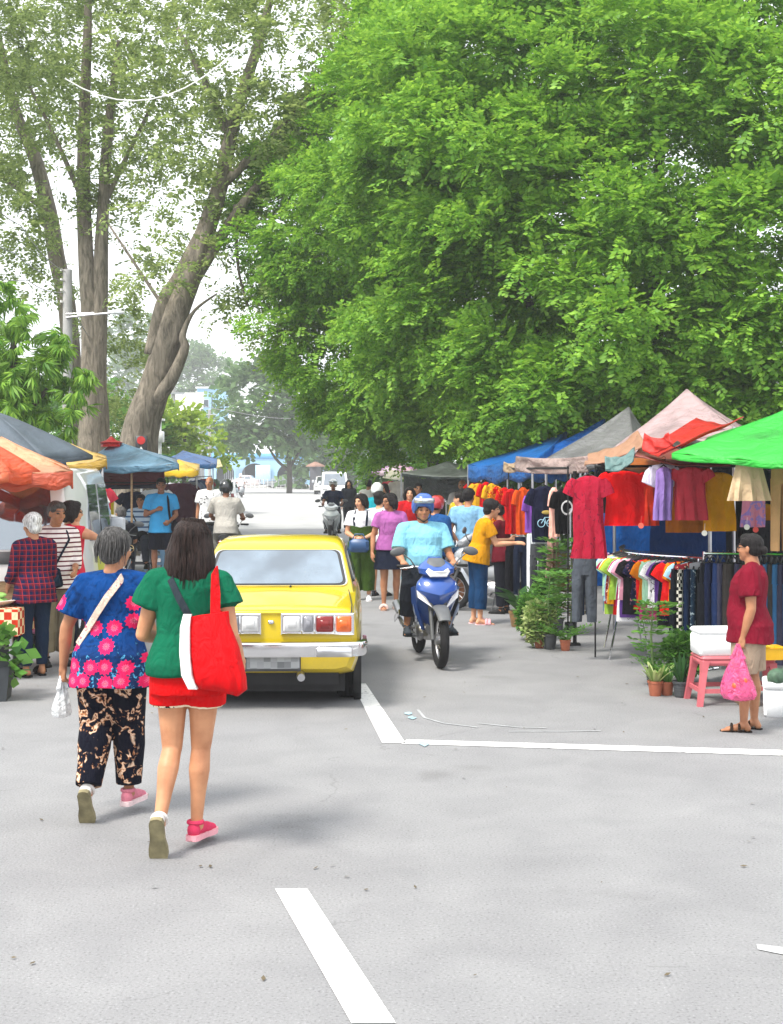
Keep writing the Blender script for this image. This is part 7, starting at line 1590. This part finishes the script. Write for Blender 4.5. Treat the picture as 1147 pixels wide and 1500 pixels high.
    attach('shoulder_bag', 'black bag hanging at the side of the man in the bright blue shirt', 'bag', BM, [('strap', s2, cloth('#101018')), ('pouch', bb, cloth('#101018'))])
    B = Body('m', 1.06, head=(0, 0, 0), legs=WL((((.02, .12, -1), (.0, -.03, -1), 0, 6), ((.02, -.08, -1), (.0, -.25, -1), 20, 6))))
    person('balding man in a white shirt with black blotches walking past the yellow awning', (at(307, 700, 29).x, 29, 0), 172, B, 'b', ('bald', 'grey'), [('shirt', B.shirt(.65, -.14, .024, .03), pcloth('black_blotch', 'blot', ['#d8d8d8', '#e0e0e0', '#14161a'], 12)), ('trousers', B.trousers(1.92, .02, rise=-.02), cloth('#4a4e54'))]+shoes(B, SH_('#18181a')), H=1.78, vox=.012, group=LS)
    # ---- riders
    ride = dict(legs=WL((((.22, .93, -.42), (.0, -.25, -1), 0, 6), ((.22, .93, -.42), (.0, -.25, -1), 0, 6))), arms={s: {'u': (.3, .5, -.9), 'f': (-.02, .95, -.1), 'c': 62, 'n': (0, 0, -1)} for s in 'RL'})
    def ridebike(label, blabel, px, d, rz, col, B, H, sk, hair, wear, helmet=None, group=RD, off=-.34, sz=.79, second=(.03, .03, .035), vox=.009, scale=1, **k):
        x = (px-CX)/F*d; b = motorbike(blabel, (x, d, 0), rz, col, second, group='motor scooters and bikes', **k); b.scale = (scale,)*3
        u = rot2((0, 1, 0), rz); s = H/1.62
        o = person(label, (x+u.x*off*scale, d+u.y*off*scale, sz*scale-(B.P.z-.115)*s), rz, B, sk, hair, wear, H=H, vox=vox, helmet=helmet, group=group); return b, o
    B = Body('m', 1.16, belly=.06, lean=-2, head=(0, 4, 0), shoulder=1.02, pz=.9, legs=WL((((.3, .93, -.34), (.05, -.12, -1), 0, 6), ((.3, .93, -.34), (.05, -.12, -1), 0, 6))), arms={s: {'u': (.27, .38, -1), 'f': (-.02, .95, -.22), 'c': 62, 'n': (0, 0, -1)} for s in 'RL'})
    POLO = cloth('#7ab6ca')
    HB = carpaint('helmet_blue', (.03, .1, .42), dirt=.0); VS = glassmat('visor', (.25, .27, .3), .45)
    ridebike('man in a light blue polo shirt and blue helmet riding toward the viewer', 'blue motor scooter with white indicators carrying the man in light blue', 628, 14.1, 189, (.012, .07, .32), B, 1.66, 'b', ('short', 'black'),
             [('polo_shirt', B.shirt(.78, -.1, .024, .03, .016), POLO, {'w': .009}), ('collar', B.collar(), POLO, {'w': 0}), ('trousers', B.trousers(1.72, .024, .01, rise=-.03, width=1.05), cloth('#14181f'))]+shoes(B, SH_('#3c4248', '#22262a')), helmet=(HB, VS), vox=.008)
    B = Body('m', 1.04, lean=6, head=(0, 4, 0), pz=.9, **ride)
    ridebike('man in a pale grey shirt and black helmet riding away ahead of the yellow car', 'dark motor scooter ridden away ahead of the yellow car', 333, 24.5, 2, (.03, .03, .035), B, 1.74, 'd', ('short', 'black'),
             [('shirt', B.shirt(.7, -.12, .026, .03), cloth('#a8a49c')), ('trousers', B.trousers(1.9, .02, rise=-.03), cloth('#85827a'))]+shoes(B, SH_('#202020')), helmet=(carpaint('helmet_black', (.012, .014, .016), dirt=0), VS), sz=.84)
    B = Body('m', 1.05, lean=6, pz=.9, **ride)
    ridebike('rider in white with a white helmet far down the road', 'red-tailed motor scooter far down the road', 353, 100, 0, (.3, .05, .05), B, 1.75, 'b', ('short', 'black'), [('shirt', B.shirt(.7, -.1, .026), cloth('#e0e0e0')), ('trousers', B.trousers(1.9, .02, rise=-.03), cloth('#404448'))]+shoes(B, SH_('#202020')), helmet=(WHITEP, VS), vox=.02)
    B = Body('m', 1.0, lean=4, pz=.9, **ride)
    ridebike('rider in a navy shirt and white open helmet approaching on a small pale bike', 'small pale blue and white motorbike approaching in the middle distance', 487, 37.5, 178, (.62, .66, .68), B, 1.68, 'd', ('short', 'black'), [('shirt', B.shirt(.7, -.1, .024), cloth('#16223c')), ('trousers', B.trousers(1.9, .02, rise=-.03), cloth('#1a1c22'))]+shoes(B, SH_('#202020')), helmet=(WHITEP, VS), vox=.013, second=(.12, .2, .28))
    # ---- crowd at the right
    p = gr(530, 879)
    B = Body('f', 1.1, head=(-32, 4, 0), legs=WL((((.03, .02, -1), (.0, -.03, -1), 0, 16), ((.06, .04, -1), (.0, -.03, -1), 0, 10))), arms={s: {'u': (.22, .12, -1), 'f': (-.62, .72, -.3), 'c': 40} for s in 'RL'})
    OV = cloth('#38501a')
    W = person('woman in a white tee and olive overalls waiting with a blue bag', (p.x, p.y, 0), 172, B, 'c', ('bob', 'black'), [('tee', B.shirt(.62, .1, .02, .0), cloth('#d8d8dc')), ('overalls', B.trousers(1.82, .024, .02, rise=.25, width=1.12), OV, {'w': .008})]+shoes(B, SH_('#e0e0e0', '#e8e8e8')), H=1.6, group=CR)
    mb = MB()
    for sg in (1, -1): strap(mb, [B.tp(q) for q in ((sg*.09, .125, .25), (sg*.1, .13, .36), (sg*.095, .05, .47), (sg*.095, -.08, .4), (sg*.085, -.12, .25))], .017, .006)
    o = mb.build('overall_strap', cloth('#1a2432'), W)
    mb = MB(); mb.ell(B.tp((0, .13, .31)), (.05, .012, .035)); mb.build('print', cloth('#7a6a3a'), W)
    h = wp(W, B.tp((-.0, .26, .02))); r = thing('handbag', 'small dark blue handbag held before the olive overalls', 'bag', (h.x, h.y, h.z-.14), -8); mb = MB(); mb.box((0, 0, .08), (.3, .1, .2), bev=.04); mb.build('bag', mat('blue_leather', (.02, .07, .18), .4, .15), r); mb = MB(); mb.tube([(-.1, 0, .17), (-.06, 0, .25), (.06, 0, .25), (.1, 0, .17)], .01, 6); mb.build('handle', mat('blue_leather', (.02, .07, .18), .4, .15), r)
    p = gr(556, 874)
    B = Body('f', 1.08, head=(-20, 0, 0), arms={'R': {'u': (.2, .1, -1), 'f': (-.1, .5, -.8)}, 'L': {'u': (.2, .1, -1), 'f': (-.1, .5, -.8)}})
    W = person('woman in a pale grey tee and khaki shorts seen from behind', (p.x, 21.3, 0), -20, B, 'c', ('full', 'black'), [('tee', B.shirt(.6, -.12, .022, .02), cloth('#c4c8cc')), ('shorts', B.trousers(.85, .022, .02, rise=-.02), cloth('#6a6a40'))]+shoes(B, SH_('#3a3c40')), H=1.62, vox=.01, group=CR)
    s2 = MB(); strap(s2, B.over(.08, -.15, .08, .036), .012); attach('bag_strap', 'thin brown strap across the back of the pale grey tee', 'strap', W, [('strap', s2, cloth('#7a4a3a'))])
    p = gr(574, 893)
    B = Body('f', 1.06, head=(-62, 2, 0), legs=WL((((.02, .03, -1), (.0, -.04, -1), 0, 10), ((.02, -.06, -1), (.0, -.14, -1), 6, 10))), arms={'R': {'u': (.3, .0, -1), 'f': (.1, .2, -1)}, 'L': {'u': (.15, .2, -1), 'f': (-.1, .8, -.4)}})
    person('woman in a lilac top and navy skirt looking away toward the stalls', (p.x-.02, p.y, 0), 190, B, 'b', ('bob', 'black'), [('top', B.shirt(.58, -.06, .022, .025), cloth('#a05c98')), ('skirt', B.skirt(.72, .012, .05, rise=-.01), cloth('#161c2c'))]+shoes(B, SH_('#c8b0a8', '#a88878'), 'slide'), H=1.62, vox=.009, glasses=True, group=CR)
    B = Body('f', 1.05, head=(-20, 0, 0)); x = at(600, 700, 24.5).x
    person('woman in a red tee half hidden behind the rider in light blue', (x, 24.5, 0), 200, B, 'c', ('bob', 'black'), [('tee', B.shirt(.6, -.12, .022), cloth('#b0141c')), ('trousers', B.trousers(1.9, .02, rise=-.02), cloth('#202430'))]+shoes(B, SH_('#303030')), H=1.66, vox=.012, group=CR)
    B = Body('m', 1.0); x = at(612, 700, 28).x
    person('man with short dark hair showing over the blue helmet', (x, 28, 0), 190, B, 'b', ('short', 'black'), [('shirt', B.shirt(.6, -.12, .022), cloth('#343a44')), ('trousers', B.trousers(1.9, .02, rise=-.02), cloth('#202430'))]+shoes(B, SH_('#303030')), H=1.7, vox=.013, group=CR)
    B = Body('m', 1.1, lean=10, head=(0, 10, 0)); x = at(633, 700, 19.4).x
    person('person in a denim blue jacket and red cap behind the rider in light blue', (x, 19.4, 0), -30, B, 'b', ('short', 'black'), [('jacket', B.shirt(1.9, -.12, .03), cloth('#1e4a7e')), ('trousers', B.trousers(1.9, .02, rise=-.02), cloth('#202430'))]+shoes(B, SH_('#303030')), H=1.56, vox=.011, helmet=(carpaint('cap_red', (.4, .02, .03), dirt=0), VS), group=CR)
    B = Body('f', 1.08, head=(0, 0, 0)); x = at(511, 700, 44).x
    person('long-haired woman in a dark top standing before the far white van', (x, 44, 0), 180, B, 'c', ('long', 'black'), [('top', B.shirt(1.4, -.12, .022), cloth('#22262e')), ('trousers', B.trousers(1.9, .02, rise=-.02), cloth('#282a30'))]+shoes(B, SH_('#303030')), H=1.66, vox=.014, group=CR)
    B = Body('m', 1.05); x = at(540, 700, 36).x
    person('man in a white tee with an orange print walking toward the far stalls', (x, 36, 0), -20, B, 'b', ('short', 'black'), [('tee', B.shirt(.6, -.12, .022), pcloth('orange_print', 'blot', ['#d8d4d0', '#e0dcd8', '#d08060'], 7)), ('trousers', B.trousers(1.9, .02, rise=-.02), cloth('#404448'))]+shoes(B, SH_('#303030')), H=1.72, vox=.013, group=CR)
    B = Body('m', 1.08, lean=12, head=(10, 8, 0)); x = at(551, 700, 27).x
    person('person in a teal shirt and white cap bending at the far stalls', (x, 27, 0), -10, B, 'b', ('short', 'black'), [('shirt', B.shirt(.6, -.12, .024), cloth('#1a8a98')), ('trousers', B.trousers(1.9, .02, rise=-.02), cloth('#30343c'))]+shoes(B, SH_('#303030')), H=1.68, vox=.012, helmet=(WHITEP, VS), group=CR)
    B = Body('f', 1.05); x = at(563, 700, 31).x
    person('woman in a burgundy blouse under the pink parasol', (x, 31, 0), 150, B, 'c', ('bob', 'black'), [('blouse', B.shirt(.8, -.14, .024), cloth('#6a1430')), ('trousers', B.trousers(1.9, .02, rise=-.02), cloth('#24262c'))]+shoes(B, SH_('#303030')), H=1.66, vox=.013, group=CR)
    p = gr(688, 893)
    B = Body('m', 1.06, head=(-15, 5, 0), arms={s: {'u': (.22, -.3, -1), 'f': (-.62, -.35, -.8), 'c': 45} for s in 'RL'})
    person('man in a light blue tee with hands clasped behind his back', (p.x, 19.6, 0), -10, B, 'b', ('short', 'black'), [('tee', B.shirt(.62, -.12, .024, .02), cloth('#7aa8c8')), ('shorts', B.trousers(1.0, .026, .02, rise=-.02), cloth('#343838'))]+shoes(B, SH_('#282422'), 'slide'), H=1.7, vox=.009, group=CR)
    p = gr(706, 914)
    B = Body('f', 1.04, lean=12, head=(0, 8, 0), hunch=.02, arms={'R': {'u': (.08, .45, -1), 'f': (.0, 1, .05), 'c': 14, 'n': (-.5, 0, -.8)}, 'L': {'u': (.1, .5, -.9), 'f': (.0, .9, .1)}}, legs=WL((((.0, .06, -1), (.02, -.04, -1), 0, 10), ((.0, -.04, -1), (.02, -.06, -1), 0, 10))))
    person('woman in a mustard yellow top and blue cropped trousers reaching toward the stall', (p.x-.05, p.y, 0), -82, B, 'c', ('full', 'black'), [('top', B.shirt(.6, -.1, .022, .03), cloth('#c88a10')), ('trousers', B.trousers(1.68, .024, .01, rise=-.02), cloth('#14385c'))]+shoes(B, SH_('#e0a8b0', '#e8c0c4'), 'slide'), H=1.6, vox=.008, group=CR)
    B = Body('f', 1.05, lean=6, head=(0, 10, 0), arms={'R': {'u': (.1, .4, -1), 'f': (-.4, .8, .4)}, 'L': {'u': (.1, .4, -1), 'f': (-.4, .8, .4)}}); x = at(738, 700, 18.6).x
    person('person in a maroon top browsing behind the woman in mustard yellow', (x, 18.7, 0), 60, B, 'b', ('short', 'black'), [('top', B.shirt(.6, -.12, .022), cloth('#5a1420')), ('trousers', B.trousers(1.9, .02, rise=-.02), cloth('#1c1e26'))]+shoes(B, SH_('#303030')), H=1.5, vox=.011, group=CR)
    YEL = pcloth('olive_print', 'blot', ['#a89018', '#b8a020', '#e8e0c0'], 9)
    B = Body('f', 1.12, lean=24, head=(0, 12, 0), arms={s: {'u': (.2, .7, -.8), 'f': (-.1, .8, -.5)} for s in 'RL'}); x = at(661, 700, 24.5).x
    person('person in an olive yellow blouse and dark cap leaning over the stall', (x, 24.5, 0), -60, B, 'b', ('short', 'black'), [('blouse', B.shirt(.9, -.14, .026), YEL), ('trousers', B.trousers(1.9, .02, rise=-.02), cloth('#1c1e26'))]+shoes(B, SH_('#303030')), H=1.68, vox=.012, group=CR)
    B = Body('f', 1.05, head=(0, 4, 0), arms={'L': {'u': (.2, .6, -.8), 'f': (.2, .8, -.1)}, 'R': {'u': (.2, .3, -1), 'f': (0, .8, -.2)}}); x = at(676, 700, 22.2).x
    person('woman in a pale patterned blouse facing the stall beside the olive yellow blouse', (x, 22.4, 0), 70, B, 'c', ('short', 'black'), [('blouse', B.shirt(.5, -.12, .022), pcloth('pale_blotch', 'blot', ['#c8b8a8', '#d8ccc0', '#7a8a8a'], 14)), ('trousers', B.trousers(1.9, .02, rise=-.02), cloth('#2a2c34'))]+shoes(B, SH_('#303030')), H=1.6, vox=.012, group=CR)
    B = Body('m', 1.1); x = at(677, 700, 29).x
    person('bald elderly man watching from under the white-topped canopy', (x, 29, 0), 175, B, 'a', ('bald', 'white'), [('shirt', B.shirt(.6, -.12, .024), cloth('#c8c4c0')), ('trousers', B.trousers(1.9, .02, rise=-.02), cloth('#383a40'))]+shoes(B, SH_('#303030')), H=1.76, vox=.013, group=CR)
    # ---- woman in maroon on the right
    p = gr(1098, 1070)
    B = Body('f', 1.18, belly=.035, bust=.012, head=(-12, -2, 0), lean=-2, legs=WL((((.0, -.03, -1), (.0, -.04, -1), 0, 8), ((.0, .09, -1), (.0, .0, -1), 0, 8))), arms={'L': {'u': (.12, -.06, -1), 'f': (.02, .28, -1), 'c': 62, 'n': (-.8, -.4, 0)}, 'R': {'u': (.12, .0, -1), 'f': (.0, .3, -1)}})
    W = person('woman in a maroon tee and beige shorts holding a pink bag at the right', (p.x, p.y, 0), 68, B, 'b', ('bun', 'black'), [('tee', B.shirt(.62, -.15, .022, .02), cloth('#701024'), {'w': .011}), ('shorts', B.trousers(.92, .026, .012, rise=-.03, width=1.04), cloth('#a08c78'))]+shoes(B, SH_('#2a211c', '#1c1714'), 'sandal'), H=1.47, vox=.007, glasses=True)
    h = wp(W, B.wr['L']+B.hf['L']*.1)
    carrier_bag('bright pink plastic bag full of fruit held by the woman in maroon', (h.x-.02, h.y-.03, h.z+.02), (.26, .4), film('#e04888', .62), 5, fruit=mat('tomato', (.6, .08, .02), .4, .15))
    # ---- parked two-wheelers
    MG = 'motor scooters and bikes'
    p = gr(718, 895); motorbike('silver grey motor scooter parked behind the woman in mustard yellow', (p.x+.05, 18.9, 0), 68, (.32, .34, .36), (.5, .51, .52), 0, MG)
    p = gr(150, 850); motorbike('white motor scooter with a white box beside the seated man in black', (at(148, 690, 22).x, 22, 0), 188, (.7, .7, .68), (.6, .6, .6), 0, MG)
    p = at(168, 690, 21.3); motorbike('second white motor scooter parked close to the man in black', (at(163, 690, 21).x, 21, 0), 200, (.62, .63, .62), (.55, .55, .55), 0, MG)
    motorbike('black motor scooter parked under the blue grey canopy behind the stools', (at(222, 690, 27.6).x, 27.6, 0), 100, (.03, .03, .035), group=MG)
    motorbike('dark motor scooter parked among the shoppers behind the rider in light blue', (at(662, 690, 20.8).x, 20.8, 0), 30, (.03, .03, .04), group=MG, basket=True)
    for (px, py, d, lab) in ((150, 748, 21.6, 'white helmet resting on the handlebar of the white scooter'), (163, 762, 20.7, 'white helmet with a dark band on the second white scooter'), (672, 776, 20.4, 'white helmet resting on the dark scooter among the shoppers')):
        q = at(px, py, d); r = thing('motorcycle_helmet', lab, 'helmet', (q.x, q.y, q.z-.06)); mb = MB(); mb.lathe([(.118, -.05), (.135, 0), (.13, .06), (.1, .115), (.05, .14), (.002, .146)], seg=22); mb.build('shell', WHITEP, r); mb = MB(); mb.lathe([(.125, -.055), (.139, -.02), (.137, .0), (.128, -.05)], seg=22); mb.build('rim', BLACK, r)
build_people(); build_ground(); build_far(); build_vehicles(); build_right_stalls(); build_left_stalls(); build_trees(); build_haze()
